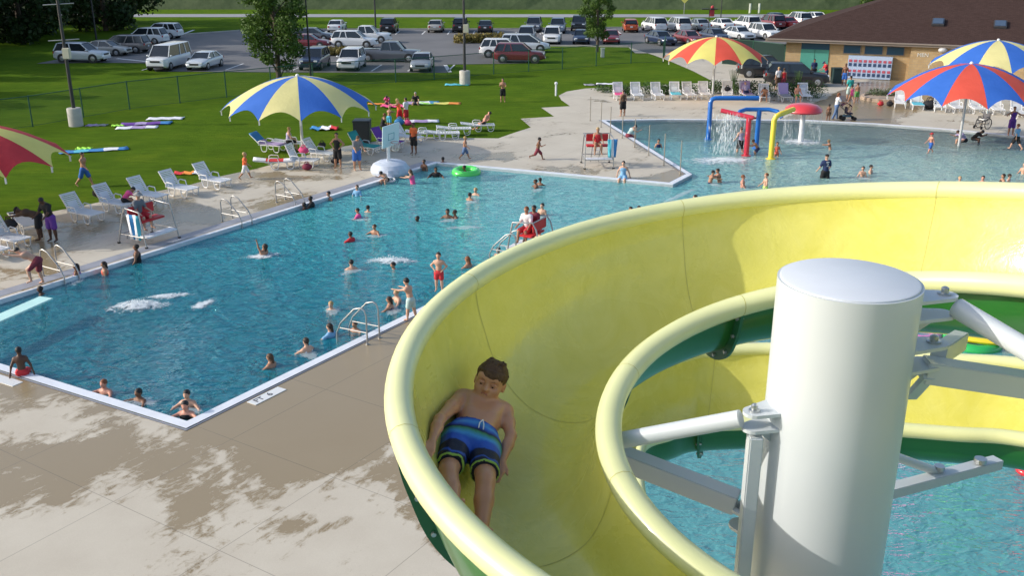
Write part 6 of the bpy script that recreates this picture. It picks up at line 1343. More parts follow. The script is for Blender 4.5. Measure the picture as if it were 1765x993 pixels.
# yaw: 0 faces away, 90 left, 180 camera, -90 right
PPL = [
 # --- left side, lawn and walk
 ((94, 204), 1.62, 'walk', -100, 'shirtless man in blue and white shorts walking on the left lawn', 'tan', ('short', 'black'), [('shorts', 'blue')], dict(z=0)),
 ((59, 264), 1.78, 'lookdown', 160, 'man in a black T shirt and purple shorts, right of the capped man', 'dark', ('short', 'black'), [('shirt', 'black'), ('shorts', 'purple')], {}),
 ((46, 262), 1.75, 'bend', 100, 'man in a black cap bending beside the purple shorts man', 'dark', ('cap', 'black'), [('shirt', 'brown'), ('shorts', 'black')], {}),
 ((137, 231), 1.35, 'hunch', -60, 'girl in a pink top hunched on a lounger', 'tan', ('pony', 'black'), [('shirt', 'pink'), ('shorts', 'black')], dict(seat=.42)),
 ((155, 262), 1.75, 'sit', yg1, 'lifeguard in a grey hat sitting on the left chair', 'fair', ('hat', 'grey'), [('shirt', 'grey'), ('shorts', 'red')], dict(seat=.88)),
 ((269, 196), 1.30, 'walk', -80, 'blond child in an orange top walking along the left walk', 'tan', ('short', 'blond'), [('shirt', 'orange'), ('shorts', 'white')], {}),
 ((316, 165), 1.60, 'sit', -70, 'blond person in a pale top sitting under the blue umbrella', 'fair', ('short', 'blond'), [('tank', 'lilac'), ('shorts', 'black')], dict(seat=.42, z=0)),
 ((370, 183.5), 1.72, 'hips', 170, 'woman in a black top and shorts standing near the umbrella pole', 'tan', ('long', 'dkbrown'), [('tank', 'black'), ('shorts', 'black')], {}),
 ((391, 186), 1.78, 'lookdown', -150, 'man in a grey T shirt and bright blue shorts', 'tan', ('short', 'brown'), [('shirt', 'grey'), ('shorts', 'blue')], {}),
 ((453, 168), 1.62, 'stand', 150, 'person in a bright orange vest standing behind the backboard', 'brown', ('short', 'black'), [('shirt', 'orange'), ('shorts', 'black')], {}),
 ((508.5, 174.5), 1.22, 'walk', -95, 'shirtless boy in blue shorts walking past the green ring', 'tan', ('short', 'blond'), [('shorts', 'denim')], {}),
 ((588, 174.5), 1.25, 'run', -95, 'child in red and white striped trunks hurrying along the deck', 'brown', ('short', 'black'), [('shorts', 'maroon')], {}),
 ((550, 111.5), 1.62, 'carry', 180, 'shirtless man in dark shorts standing alone on the lawn', 'tan', ('short', 'brown'), [('shorts', 'black')], dict(z=0)),
 ((418, 139), 1.5, 'sitgrass', -60, 'person in black sitting on the grass left of the cyan shorts boy', 'tan', ('pony', 'auburn'), [('tank', 'black'), ('shorts', 'black')], dict(seat=.03, z=0)),
 ((426, 140), 1.30, 'reach', -20, 'boy in cyan shorts standing in the lawn group', 'tan', ('short', 'blond'), [('shorts', 'cyan')], dict(z=0)),
 ((437.5, 135), 1.52, 'reach', 60, 'girl with blond hair, orange top and red shorts in the lawn group', 'tan', ('long', 'blond'), [('tank', 'orange'), ('shorts', 'red')], dict(z=0)),
 ((444.5, 135.5), 1.60, 'stand', 60, 'person in a white T shirt and red shorts in the lawn group', 'tan', ('short', 'black'), [('shirt', 'white'), ('shorts', 'red')], dict(z=0)),
 ((424, 113), 1.4, 'hunch', 180, 'person under a pink and purple towel sitting behind the lawn group', 'tan', ('long', 'dkbrown'), [('shirt', 'pink'), ('shorts', 'purple')], dict(seat=.03, z=0)),
 ((455, 114), 1.62, 'sitgrass', 180, 'grey haired person in black sitting on the lilac blanket', 'fair', ('short', 'grey'), [('shirt', 'black'), ('shorts', 'grey')], dict(seat=.03, z=0)),
 ((529, 142.5), 1.65, 'recline', 60, 'dark haired sunbather propped up on a flat lounger', 'red', ('short', 'dkbrown'), [('briefs', 'black')], dict(seat=.42, z=0)),
 # --- middle deck
 ((652.5, 182), 1.65, 'sit', 183, 'blond lifeguard in a red swimsuit on the centre chair', 'tan', ('long', 'blond'), [('suit', 'red')], dict(seat=1.08)),
 ((681.5, 195), 1.55, 'sitedge', 165, 'woman in a blue swim dress sitting on the pool edge', 'fair', ('pony', 'dkbrown'), [('dress', 'sky')], dict(seat=.0)),
 ((687, 150), 1.6, 'hunch', -60, 'pale woman sitting at the shallow edge by the posts', 'fair', ('bun', 'dkbrown'), [('suit', 'pale'), ('shorts', 'maroon')], dict(seat=.02)),
 ((681, 127), 1.68, 'stand', 20, 'woman in a tan top and black shorts standing before the loungers', 'tan', ('pony', 'dkbrown'), [('tank', 'brown'), ('shorts', 'black')], {}),
 ((577, 281), 1.62, 'sit', 150, 'lifeguard in a white shirt and red shorts on the chair behind the slide', 'tan', ('pony', 'auburn'), [('shirt', 'white'), ('shorts', 'red')], dict(seat=.98)),
 ((585, 279), 1.6, 'sit', 150, 'second dark haired person beside the white shirted lifeguard', 'brown', ('short', 'black'), [('shirt', 'maroon'), ('shorts', 'red')], dict(seat=.98)),
 ((480.5, 318.5), 1.28, 'hips', 170, 'boy in red trunks standing on the pool edge with hands on hips', 'fair', ('short', 'dkbrown'), [('trunks', 'red')], {}),
 ((450, 351), 1.30, 'reach', 60, 'boy in pale trunks leaning over the near pool edge', 'fair', ('short', 'black'), [('trunks', 'pale')], {}),
 ((25, 411), 1.35, 'sitedge', 20, 'dark skinned boy in red trunks sitting on the pool edge at the left', 'dark', ('short', 'black'), [('trunks', 'red')], dict(seat=.03)),
 ((46, 312), 1.60, 'climb', 95, 'shirtless man in dark trunks bending over the left pool edge', 'fair', ('short', 'black'), [('shorts', 'maroon')], {}),
 # --- far side
 ((856, 98), 1.6, 'stand', 0, 'person in red shorts and top beside the black SUV', 'tan', ('short', 'brown'), [('tank', 'red'), ('shorts', 'maroon')], {}), ((850, 98), 1.68, 'stand', 20, 'person in a white T shirt beside the black SUV', 'fair', ('short', 'blond'), [('shirt', 'white'), ('shorts', 'brown')], {}),
 ((889, 88), 1.7, 'stand', 180, 'dark figure standing at the seafoam doors', 'brown', ('short', 'black'), [('shirt', 'navy'), ('shorts', 'black')], {}), ((903, 90), 1.7, 'lookdown', 90, 'person in red and white behind the bonnet of the black SUV', 'fair', ('cap', 'navy'), [('shirt', 'red'), ('shorts', 'navy')], {}),
 ((923, 93), 1.65, 'stand', 150, 'shirtless dark skinned man in blue shorts by the lockers', 'brown', ('short', 'black'), [('shorts', 'blue')], {}),
 ((928, 110), 1.72, 'stand', 10, 'man in a turquoise T shirt walking to the lockers', 'tan', ('short', 'black'), [('shirt', 'teal'), ('shorts', 'pale')], {}), ((930.5, 112.5), 1.25, 'walk', 10, 'small child in pink behind the turquoise shirt man', 'tan', ('short', 'black'), [('suit', 'pink')], {}), ((936.5, 111), 1.30, 'stand', 0, 'shirtless child in green shorts right of the child in pink', 'tan', ('short', 'dkbrown'), [('shorts', 'green')], {}),
 ((913.5, 131), 1.66, 'pushing', -90, 'woman in a white top and jeans pushing a stroller', 'tan', ('long', 'auburn'), [('shirt', 'white'), ('pants', 'denim')], {}), ((905.5, 132), 1.05, 'stand', -20, 'toddler standing left of the woman with the stroller', 'brown', ('short', 'black'), [('trunks', 'brown')], {}),
 ((815.5, 108), 1.6, 'recline', 180, 'person in pale lilac reclining with arms up in the planting row', 'fair', ('short', 'auburn'), [('shirt', 'lilac'), ('shorts', 'navy')], dict(seat=.42)), ((836, 111), 1.62, 'hunch', 160, 'woman in a black bikini sitting forward on a lounger', 'tan', ('long', 'black'), [('top', 'black'), ('briefs', 'black')], dict(seat=.42)), ((871, 112), 1.6, 'sit', 180, 'shirtless person sitting at the right end of the planting row', 'red', ('short', 'auburn'), [('trunks', 'green')], dict(seat=.42)),
 ((809, 166), 1.55, 'wade', 20, 'woman in a lilac swimsuit standing under the falling water', 'fair', ('bun', 'brown'), [('suit', 'lilac'), ('shorts', 'black')], dict(sub=.16)), ((828.5, 168), 1.1, 'knees', 90, 'child crouching by the blue centre pipe', 'tan', ('short', 'brown'), [('trunks', 'navy')], dict(sub=.2)), ((849, 171), 1.15, 'wade', 180, 'small child right of the yellow pipe', 'tan', ('short', 'brown'), [('suit', 'coral')], dict(sub=.35)),
 ((902, 194.5), 1.72, 'wade', 8, 'adult in a navy shirt with a white 2 wading in the shallow pool', 'fair', ('cap', 'black'), [('shirt', 'navy'), ('shorts', 'black')], dict(sub=.36)), ((908, 163), 1.05, 'reach', 70, 'blond toddler leaning in the water beyond the navy shirt adult', 'tan', ('short', 'blond'), [], dict(sub=.5)),
 ((943, 193), 1.25, 'wade', 150, 'left child of the pair right of the navy shirt adult', 'fair', ('short', 'black'), [], dict(sub=.62)), ((952, 189.5), 1.25, 'wade', -120, 'right child of the pair right of the navy shirt adult', 'fair', ('short', 'black'), [], dict(sub=.68)),
 ((1017, 166.5), 1.15, 'walk', 110, 'toddler in a red cap and blue trunks wading alone', 'red', ('cap', 'red'), [('shorts', 'blue')], dict(sub=.06)),
 ((1055, 154.5), 1.6, 'hunch', 100, 'person in a grey shirt sitting in the shallows by the umbrella pole', 'fair', ('short', 'brown'), [('shirt', 'lilac'), ('shorts', 'black')], dict(seat=.0)), ((1064, 152.5), 1.4, 'hunch', -120, 'dark clothed companion sitting right of the grey shirt person', 'dark', ('short', 'black'), [('shirt', 'black'), ('shorts', 'black')], dict(seat=.0)),
 ((1105, 148), 1.64, 'armsout', 180, 'woman in a purple swimsuit with bent arms raised', 'tan', ('short', 'dkbrown'), [('suit', 'purple'), ('shorts', 'purple')], {}), ((1110, 164), 1.42, 'walk', 30, 'boy in a blue T shirt and dark shorts at the right edge', 'fair', ('short', 'auburn'), [('shirt', 'sky'), ('shorts', 'black')], {}),
 ((1049, 201), 1.2, 'wade', 170, 'blond head and shoulders just above the slide rim at the right', 'fair', ('short', 'blond'), [], dict(sub=.72)), ((1074, 202.5), 1.4, 'wade', 150, 'dark long haired bather above the slide rim at the right', 'red', ('long', 'black'), [('top', 'coral')], dict(sub=.70)), ((1096, 201), 1.4, 'wade', 90, 'brown haired bather in a black top above the slide rim', 'tan', ('pony', 'dkbrown'), [('tank', 'black')], dict(sub=.68)), ((1103, 200), 1.2, 'wade', -120, 'child facing the bather in the black top', 'fair', ('short', 'dkbrown'), [('tank', 'white')], dict(sub=.66)), ((1119, 190), 1.3, 'wade', 120, 'bather cut by the right edge of the picture', 'fair', ('short', 'blond'), [], dict(sub=.6)),
 ((776, 200), 1.35, 'reach', -90, 'left of two children facing each other in the near shallows', 'tan', ('short', 'black'), [('trunks', 'navy')], dict(sub=.56)), ((787.5, 199), 1.4, 'reach', 90, 'right of two children facing each other in the near shallows', 'tan', ('short', 'dkbrown'), [('top', 'brown')], dict(sub=.55)), ((812, 204.5), 1.3, 'wade', -110, 'child with folded arms in the near shallows', 'red', ('short', 'auburn'), [], dict(sub=.58)), ((837, 207), 1.3, 'wade', 100, 'child in lime trunks just above the slide rim', 'fair', ('short', 'auburn'), [('trunks', 'lime')], dict(sub=.44)),
 ((761.5, 219), 1.3, 'tread', 100, 'head of a pale child floating near the pool corner', 'fair', ('short', 'dkbrown'), [], dict(sub=.83)), ((791, 217), 1.3, 'tread', 150, 'auburn head just above the slide rim', 'red', ('short', 'auburn'), [], dict(sub=.84)),
 ((720, 161), 1.35, 'wade', 180, 'dark haired bather against the shallow wall by the posts', 'tan', ('short', 'black'), [('tank', 'navy')], dict(sub=.68)),
 # --- lap pool
 ((289, 279), 1.45, 'swim', 60, 'dark haired swimmer trailing splashes in the left half of the pool', 'tan', ('long', 'dkbrown'), [], dict(sub=.72)), ((385, 295), 1.45, 'tread', 20, 'swimmer with dark hair and pale shoulders in mid pool', 'fair', ('short', 'black'), [], dict(sub=.78)), ((432, 294), 1.4, 'tread', 110, 'swimmer in front of the kicked up white water', 'tan', ('short', 'black'), [], dict(sub=.84)),
 ((363, 338), 1.35, 'tread', 170, 'pale faced child floating in the open water', 'fair', ('short', 'blond'), [], dict(sub=.82)), ((393, 238), 1.35, 'tread', 90, 'swimmer in a bright pink top', 'tan', ('short', 'black'), [('shirt', 'pink')], dict(sub=.72)), ((402, 232), 1.3, 'tread', -20, 'dark head right of the pink top swimmer', 'fair', ('short', 'black'), [], dict(sub=.80)),
 ((411, 256), 1.35, 'tread', 150, 'swimmer in a coral top', 'tan', ('short', 'brown'), [('top', 'coral')], dict(sub=.72)), ((385, 264), 1.35, 'tread', 60, 'swimmer in a dark red shirt with arms out', 'brown', ('short', 'black'), [('shirt', 'red')], dict(sub=.74)), ((458, 242), 1.45, 'tread', 130, 'dark swimmer low in the water in mid pool', 'dark', ('short', 'black'), [], dict(sub=.86)),
 ((490, 238), 1.5, 'tread', 170, 'left swimmer of the close pair in mid pool', 'brown', ('short', 'black'), [('top', 'brown')], dict(sub=.76)), ((499, 238), 1.3, 'tread', 110, 'right swimmer of the close pair in mid pool', 'brown', ('short', 'dkbrown'), [], dict(sub=.76)), ((513, 219), 1.4, 'tread', -40, 'dark haired swimmer of the far pair', 'tan', ('short', 'black'), [], dict(sub=.78)), ((521, 213), 1.3, 'tread', 150, 'blond swimmer of the far pair', 'fair', ('short', 'blond'), [], dict(sub=.76)),
 ((477, 193), 1.6, 'tread', 180, 'swimmer in a black shirt left of the green ring', 'brown', ('short', 'black'), [('shirt', 'black')], dict(sub=.72)), ((509, 188), 1.2, 'tread', 100, 'child inside the green ring', 'brown', ('short', 'black'), [('top', 'navy')], dict(sub=.74)), ((464, 186.5), 1.4, 'wade', 150, 'dark skinned bather at the far left corner of the pool', 'brown', ('short', 'black'), [], dict(sub=.62)), ((485, 180.5), 1.4, 'edgearms', 20, 'bather holding the far edge of the pool', 'brown', ('short', 'black'), [], dict(sub=.72)),
 ((452, 201), 1.45, 'reach', 60, 'girl in pink reaching up at the pool corner', 'fair', ('long', 'brown'), [('suit', 'pink')], dict(sub=.55)), ((423, 197.5), 1.25, 'hunch', 150, 'pale child sitting on the pool edge below the basketball stand', 'fair', ('short', 'black'), [('briefs', 'black')], dict(seat=.0)), ((391, 214), 1.35, 'wade', 160, 'child in a pale turquoise top at the left edge', 'fair', ('short', 'brown'), [('shirt', 'sky')], dict(sub=.66)), ((361, 218), 1.45, 'tread', 140, 'swimmer with a tanned face by the left edge', 'tan', ('short', 'black'), [], dict(sub=.76)), ((342, 226), 1.55, 'tread', 100, 'bather in black in the water at the left edge ladder', 'dark', ('short', 'black'), [('shirt', 'black')], dict(sub=.72)), ((334, 229), 1.35, 'tread', 60, 'dark bather left of the one in black at the ladder', 'dark', ('long', 'black'), [('tank', 'black')], dict(sub=.80)),
 ((587, 205), 1.4, 'tread', 100, 'left swimmer of the dark pair near the far edge', 'brown', ('short', 'dkbrown'), [('top', 'maroon')], dict(sub=.74)), ((590, 202.5), 1.35, 'tread', -40, 'right swimmer of the dark pair near the far edge', 'brown', ('short', 'black'), [], dict(sub=.76)), ((593, 235), 1.45, 'wade', 150, 'pale shouldered bather with black hair in the right half', 'fair', ('short', 'black'), [], dict(sub=.68)), ((690, 233), 1.45, 'tread', 160, 'left of two dark heads at the slide rim', 'tan', ('short', 'black'), [], dict(sub=.82)), ((699, 232), 1.45, 'tread', 160, 'right of two dark heads at the slide rim', 'tan', ('short', 'black'), [], dict(sub=.82)),
 ((513, 292), 1.45, 'tread', 60, 'auburn haired swimmer left of the slide rim', 'tan', ('long', 'auburn'), [], dict(sub=.76)), ((546, 279), 1.4, 'tread', 150, 'swimmer at the rail by the slide rim', 'tan', ('short', 'dkbrown'), [], dict(sub=.80)), ((590, 264), 1.4, 'wade', 160, 'fair bather beside the lifeguard chair at the slide rim', 'fair', ('short', 'dkbrown'), [], dict(sub=.66)),
 ((428, 338), 1.35, 'tread', 80, 'girl being pulled in front of the leaning boy', 'tan', ('long', 'dkbrown'), [('top', 'navy')], dict(sub=.72)), ((436, 330), 1.4, 'tread', 120, 'pale swimmer behind the leaning boy', 'fair', ('short', 'blond'), [], dict(sub=.72)), ((363, 368), 1.4, 'tread', 70, 'girl in a pale shirt by the near ladder', 'fair', ('long', 'dkbrown'), [('shirt', 'sky')], dict(sub=.74)), ((390, 362), 1.4, 'tread', 150, 'swimmer behind the near ladder rails', 'tan', ('short', 'black'), [], dict(sub=.78)), ((337, 385), 1.45, 'tread', 50, 'girl with a dark ponytail stretching an arm to the near edge', 'fair', ('pony', 'dkbrown'), [('top', 'white')], dict(sub=.74)), ((298, 401), 1.4, 'tread', 70, 'girl with brown wet hair near the depth tile', 'tan', ('long', 'brown'), [], dict(sub=.76)),
 ((117, 429), 1.45, 'edgearms', 160, 'child resting an arm on the near left edge', 'red', ('short', 'auburn'), [], dict(sub=.76)), ((155, 438), 1.45, 'edgearms', 150, 'dark haired child in navy at the near edge', 'brown', ('pony', 'black'), [('tank', 'navy')], dict(sub=.78)), ((207, 444), 1.5, 'tread', 175, 'boy facing the camera near the pool corner', 'fair', ('short', 'black'), [], dict(sub=.72)), ((205, 456), 1.5, 'edgearms', 178, 'black haired girl with both arms on the near pool corner', 'red', ('long', 'black'), [('tank', 'black')], dict(sub=.72)),
 ((85, 304), 1.4, 'wade', 100, 'girl in purple holding the left edge', 'brown', ('long', 'dkbrown'), [('tank', 'purple')], dict(sub=.66)), ((115, 300), 1.4, 'wade', 120, 'girl in a coral suit by the left edge', 'tan', ('long', 'dkbrown'), [('tank', 'coral')], dict(sub=.70)), ((151, 287), 1.5, 'wade', 100, 'dark bather standing at the left edge below the lifeguard chair', 'brown', ('short', 'dkbrown'), [('tank', 'black')], dict(sub=.58)), ((47, 322), 1.4, 'tread', 100, 'dark head at the tip of the diving board', 'dark', ('short', 'black'), [], dict(sub=.82)),
]
for (px, h, kind, yaw, label, sk, hair, wear, kw) in PPL:
    grp = 'bathers in the water' if kw.get('sub') else 'people around the pool'
    person(px, h, kind, yaw, label, sk, hair, wear, group=grp, **kw)
# number on the navy shirt
nv = next(o for o in COL.objects if o.get('label', '').startswith('adult in a navy shirt')); J_ = POSED[('wade', 0.0, 1.1)][0]; cz = J_['chest'].z
M0 = Matrix.Translation((0, -.092, cz-.035)) @ Matrix.Rotation(math.pi/2, 4, 'X')
text('2', .135, M0, M_CANW, nv, 'shirt_number', .002); mb = MB(); mb.box((0, -.092, cz+.045), (.085, .006, .022)); mb.build('shirt_name_bar', M_CANW, nv)
# stroller and wheelchair
def stroller(px, yaw, label, s=1.):
    t = thing('stroller', label, 'stroller', G(*px, ZD), yaw); 
    for x, y, r_ in ((-.35, -.25, .14), (-.35, .25, .14), (.38, -.2, .11), (.38, .2, .11)):
        mb = MB(); mb.lathe([(r_*.5, -.03), (r_, -.03), (r_, .03), (r_*.5, .03)], (0, 0, 0), 16, axis='Y'); mb.xf(Matrix.Translation((x, y, r_))); mb.build('wheel', M_TYRE, t, smooth=True)
    for y in (-.24, .24):
        mb = MB(); mb.tube([(-.62, y, .98), (-.35, y, .7), (.38, y*.85, .15)], .018, 6); mb.build('frame_tube', M_DKM, t); mb = MB(); mb.tube([(-.35, y, .15), (.05, y, .6), (.1, y, .85)], .018, 6); mb.build('frame_tube', M_DKM, t)
    mb = MB(); mb.tube([(-.62, -.24, .98), (-.62, .24, .98)], .02, 6); mb.build('handle', M_DKM, t)
    mb = MB(); mb.box((.05, 0, .42), (.4, .4, .08)); mb.box((-.16, 0, .62), (.08, .4, .42)); mb.build('seat', mat('stroller_fabric', (.05, .04, .07), .9), t, bevel=.03)
    mb = MB(); rows = [[(-.2+.36*math.cos(a), y, .72+.34*math.sin(a)) for y in (-.24, -.12, 0, .12, .24)] for a in np.linspace(.4, 2.6, 9)]; mb.grid(rows); h_ = mb.build('hood', mat('stroller_hood', (.08, .03, .05), .9), t, smooth=True); md = h_.modifiers.new('t', 'SOLIDIFY'); md.thickness = .02
    mb = MB(); mb.box((-.05, 0, .26), (.5, .36, .12)); mb.build('basket', mat('stroller_basket', (.06, .14, .2), .9), t, bevel=.03)
stroller((927, 131), 0, 'dark stroller pushed by the woman in jeans')
t = thing('wheelchair', 'black wheelchair standing on the deck behind the red and blue umbrella pole', 'wheelchair', G(1075, 140, ZD), -150)
for s_ in (-1, 1):
    mb = MB(); mb.tube([(.31*math.cos(a), s_*.30, .31+.31*math.sin(a)) for a in np.linspace(0, 2*math.pi, 28, endpoint=False)], .024, 8, closed=True); wh = mb.build('wheel', M_TYRE, t, smooth=True)
    for k in range(6): mb = MB(); a = k*math.pi/6; mb.tube([(.3*math.cos(a), s_*.30, .31+.3*math.sin(a)), (-.3*math.cos(a), s_*.30, .31-.3*math.sin(a))], .008, 5); mb.build('spoke', M_GALV, wh)
    mb = MB(); mb.lathe([(.05, -.02), (.1, -.02), (.1, .02), (.05, .02)], (0, 0, 0), 14, axis='Y'); mb.xf(Matrix.Translation((.5, s_*.24, .1))); mb.build('caster', M_TYRE, t)
    mb = MB(); mb.tube([(-.26, s_*.24, .95), (-.2, s_*.24, .9), (-.16, s_*.24, .3), (.42, s_*.24, .3), (.55, s_*.22, .06)], .018, 6); mb.build('frame_tube', M_DKM, t); mb = MB(); mb.tube([(-.17, s_*.25, .7), (.22, s_*.25, .7), (.26, s_*.25, .45)], .022, 6); mb.build('armrest', M_DKM, t)
mb = MB(); mb.box((.1, 0, .48), (.46, .44, .06)); mb.build('seat', mat('bag_black', (.02, .02, .025), .8), t, bevel=.02); mb = MB(); mb.box((-.17, 0, .72), (.05, .44, .42)); mb.build('backrest', mat('wheelchair_back', (.12, .12, .13), .8), t, bevel=.02)
mb = MB(); mb.box((.1, 0, .53), (.36, .34, .05)); mb.build('folded_towel', M_CANW, t, bevel=.02)
# ================================================================== THE BOY ON THE SLIDE
def chain(par, px, L, far=True, z0=7.6, z1=9.2):             # point seen at px, at distance L from its parent joint
    best = None
    for z in np.arange(z0, z1, .002):
        p = G(*px, float(z)); e = abs((p-par).length-L)
        if best is None or e < best[0]-1e-6: best = (e, p)
    c = [G(*px, float(z)) for z in np.arange(z0, z1, .002)]; ok = [p for p in c if abs((p-par).length-L) < max(.006, best[0]*1.2)]
    return (max(ok, key=lambda p: p.y) if far else min(ok, key=lambda p: p.y)) if ok else best[1]
def onwall(px, off):                                      # a point just clear of the channel surface at a pixel
    c_ = min((q_ for i in range(nearest(120), nearest(230)) for q_ in section(*STA[i])), key=lambda q_: (PX(q_)[0]-px[0])**2+(PX(q_)[1]-px[1])**2)
    d_ = PX(c_)[2]; r_ = ray(*px); return Vector((0, 0, H))+r_*(d_-off*1.6)
pel = G(515, 485, 8.235)
nk = chain(pel, (531, 436), .335); up_ = (nk-pel).normalized()
camd = (Vector((0, 0, H))-pel).normalized(); fwd = (camd-up_*camd.dot(up_)).normalized(); rt_v = fwd.cross(up_).normalized()  # image left to right
if rt_v.x < 0: rt_v = -rt_v
chs = pel+up_*.255
shR, shL = chs+up_*.035-rt_v*.118+Vector((0, 0, .0)), chs+up_*.035+rt_v*.118
hipR, hipL = pel-rt_v*.068-up_*.01, pel+rt_v*.068-up_*.01
knR = chain(hipR, (490, 517), .27, False); knL = chain(hipL, (531, 526), .27, False)
def rest(kn, L, fx):                                        # ankle just above the channel floor, down the flume from the knee
    best = None
    for i in range(nearest(165), nearest(235)):
        sc_ = section(*STA[i]); k_ = min(int(fx*(len(sc_)-1)), len(sc_)-2); p_ = sc_[k_]+Vector((0, 0, .05)); e_ = abs((p_-kn).length-L)+(0 if p_.y < kn.y else 1)
        if best is None or e_ < best[0]: best = (e_, p_)
    return best[1]
anR = rest(knR, .26, .68); anL = rest(knL, .27, .60)
elR = onwall((481, 459), .045); wrR = onwall((472, 484), .035); elL = chain(shL, (559, 477), .185, False); wrL = chain(elL, (549, 505), .155, False)
hu = Vector((.30, .16, .94)).normalized(); hf = Vector((-.22, -.95, .02)); hf = (hf-hu*hf.dot(hu)).normalized(); hr = hu.cross(hf).normalized()
hc = nk+hu*.105+hf*.025; HM = np.array([np3(hr), np3(hf), np3(hu)]).T; HS = .197
O0 = pel.copy(); O0.z = 8.1
def q(v): return np3(v-O0)
BP = []
def C(a, b, ra, rb, k=.02): BP.append(('c', q(a), q(b), ra, rb, k))
C(hipR, hipL, .068, .068); C(pel-up_*.0, pel+up_*.12, .076, .070, .04); C(pel+up_*.04-rt_v*.035, pel+up_*.16-rt_v*.035, .062, .062, .04); C(pel+up_*.04+rt_v*.035, pel+up_*.16+rt_v*.035, .062, .062, .04)
for s in (-1, 1): C(chs-up_*.07+rt_v*.045*s, chs+rt_v*.052*s, .066, .064, .04); C(chs+rt_v*.055*s+fwd*.026-up_*.01, chs+rt_v*.065*s+fwd*.024+up_*.0, .036, .034, .03)
C(chs+up_*.045-rt_v*.095, chs+up_*.045+rt_v*.095, .040, .040, .045); C(chs+up_*.02, nk, .05, .037, .05); C(nk-up_*.01, hc-hu*.03, .037, .040, .02)
for s, S in ((-1, shR), (1, shL)): C(nk-up_*.015, S, .026, .030, .035)      # collar bones, shoulders
for sh, el, wr in ((shR, elR, wrR), (shL, elL, wrL)):
    C(sh, sh.lerp(el, .45), .040, .034, .02); C(sh.lerp(el, .45), el, .034, .026, .02); C(el, el.lerp(wr, .35), .027, .028, .015); C(el.lerp(wr, .35), wr, .028, .018, .015)
for hp_, kn, an in ((hipR, knR, anR), (hipL, knL, anL)):
    C(hp_, kn, .068, .046, .02); C(kn, kn.lerp(an, .35), .045, .045, .012); C(kn.lerp(an, .35), an, .044, .026, .015)
    d = (kn-hp_).normalized(); C(kn+fwd*.010, kn+(an-kn)*.08+fwd*.016, .034, .032, .012)
# feet
for an, kn, s in ((anR, knR, -1), (anL, knL, 1)):
    d = (an-kn).normalized(); f_ = (fwd+Vector((0, 0, .9))+rt_v*.15*s).normalized(); f_ = (f_-d*f_.dot(d)*.6).normalized(); heel = an+d*.030-f_*.02
    C(an, heel, .028, .026, .012); ball = an+f_*.10+d*.028; C(heel, ball, .025, .024, .02)
    for t in range(5): o_ = rt_v*(s*-1)*(.024-.012*t); C(ball+o_*.9, ball+o_*1.05+f_*(.045-.005*t), .011 if t else .013, .009 if t else .012, .008)
# hands: palm, four bent fingers, thumb from the side near the wrist
def hand(wr, el, side, curl):
    d = (wr-el).normalized(); nrm = (fwd-d*fwd.dot(d)).normalized(); sd_ = d.cross(nrm).normalized()*side
    for t in (-.5, 0, .5): C(wr+d*.006+sd_*t*.022, wr+d*.062+sd_*t*.040, .0125, .0115, .008)
    for t, L_ in ((-1.5, .040), (-.5, .050), (.5, .054), (1.5, .048)):
        a = wr+d*.064+sd_*t*.0125; b = a+(d-nrm*curl*.4).normalized()*L_*.5; c2 = b+(d-nrm*curl*1.1).normalized()*L_*.5
        C(a, b, .0078, .0070, .004); C(b, c2, .0070, .0058, .003)
    a = wr+d*.016+sd_*.020; b = a+(d*.8+sd_*.6).normalized()*.026; c2 = b+(d*.9+sd_*.35).normalized()*.026; C(a, b, .0100, .0085, .006); C(b, c2, .0085, .0065, .003)
hand(wrR, elR, 1, .25); hand(wrL, elL, -1, .25)
# head
def hp(x, y, z): return q(hc)+HM @ (np.array([x, y, z])*HS)
def E(c, r, k=.01, sub=False): BP.append(('-' if sub else 'e', c, tuple(v*HS for v in r), HM, k))
E(hp(0, -.05, .10), (.375, .46, .41)); E(hp(0, .10, -.17), (.315, .33, .30), .03); E(hp(0, .20, -.36), (.15, .17, .13), .035)
for s in (-1, 1): E(hp(s*.20, .24, -.17), (.13, .13, .13), .02); E(hp(s*.385, -.02, -.08), (.05, .10, .14), .006); E(hp(s*.40, -.0, -.08), (.03, .05, .08), .006, True)
E(hp(0, .33, .14), (.26, .08, .12), .04)
for s in (-1, 1): E(hp(s*.155, .455, -.02), (.085, .070, .050), .026, True)
BP.append(('c', hp(0, .40, .03), hp(0, .485, -.13), .022*HS, .042*HS, .012)); E(hp(0, .465, -.145), (.060, .060, .045), .014)
for s in (-1, 1): E(hp(s*.055, .45, -.155), (.04, .05, .035), .006)
E(hp(0, .385, -.265), (.15, .06, .05), .012); E(hp(0, .44, -.262), (.12, .045, .009), .003, True)
V_, F_ = sdf_mesh(BP, .0058)
sk = NB('boy_skin'); skn = sk.noise(9, 4); sk.link(sk.mix(sk.math('MULTIPLY', skn, .5), (.60, .30, .165), (.50, .22, .115)), sk.b.inputs['Base Color']); sk.b.inputs['Roughness'].default_value = .32; sk.b.inputs['Subsurface Weight'].default_value = .12; sk.b.inputs['Subsurface Radius'].default_value = (.02, .008, .004); sk.b.inputs['Subsurface Scale'].default_value = .5
sk.link(sk.bump(sk.noise(160, 3), .12, .002), sk.b.inputs['Normal'])
boy = obj('person', mk('person', (V_, F_), sk.m), loc=O0); tag(boy, 'shirtless boy in blue striped board shorts sliding feet first down the yellow slide', 'person')
sm = boy.modifiers.new('s', 'SMOOTH'); sm.factor = .5; sm.iterations = 2
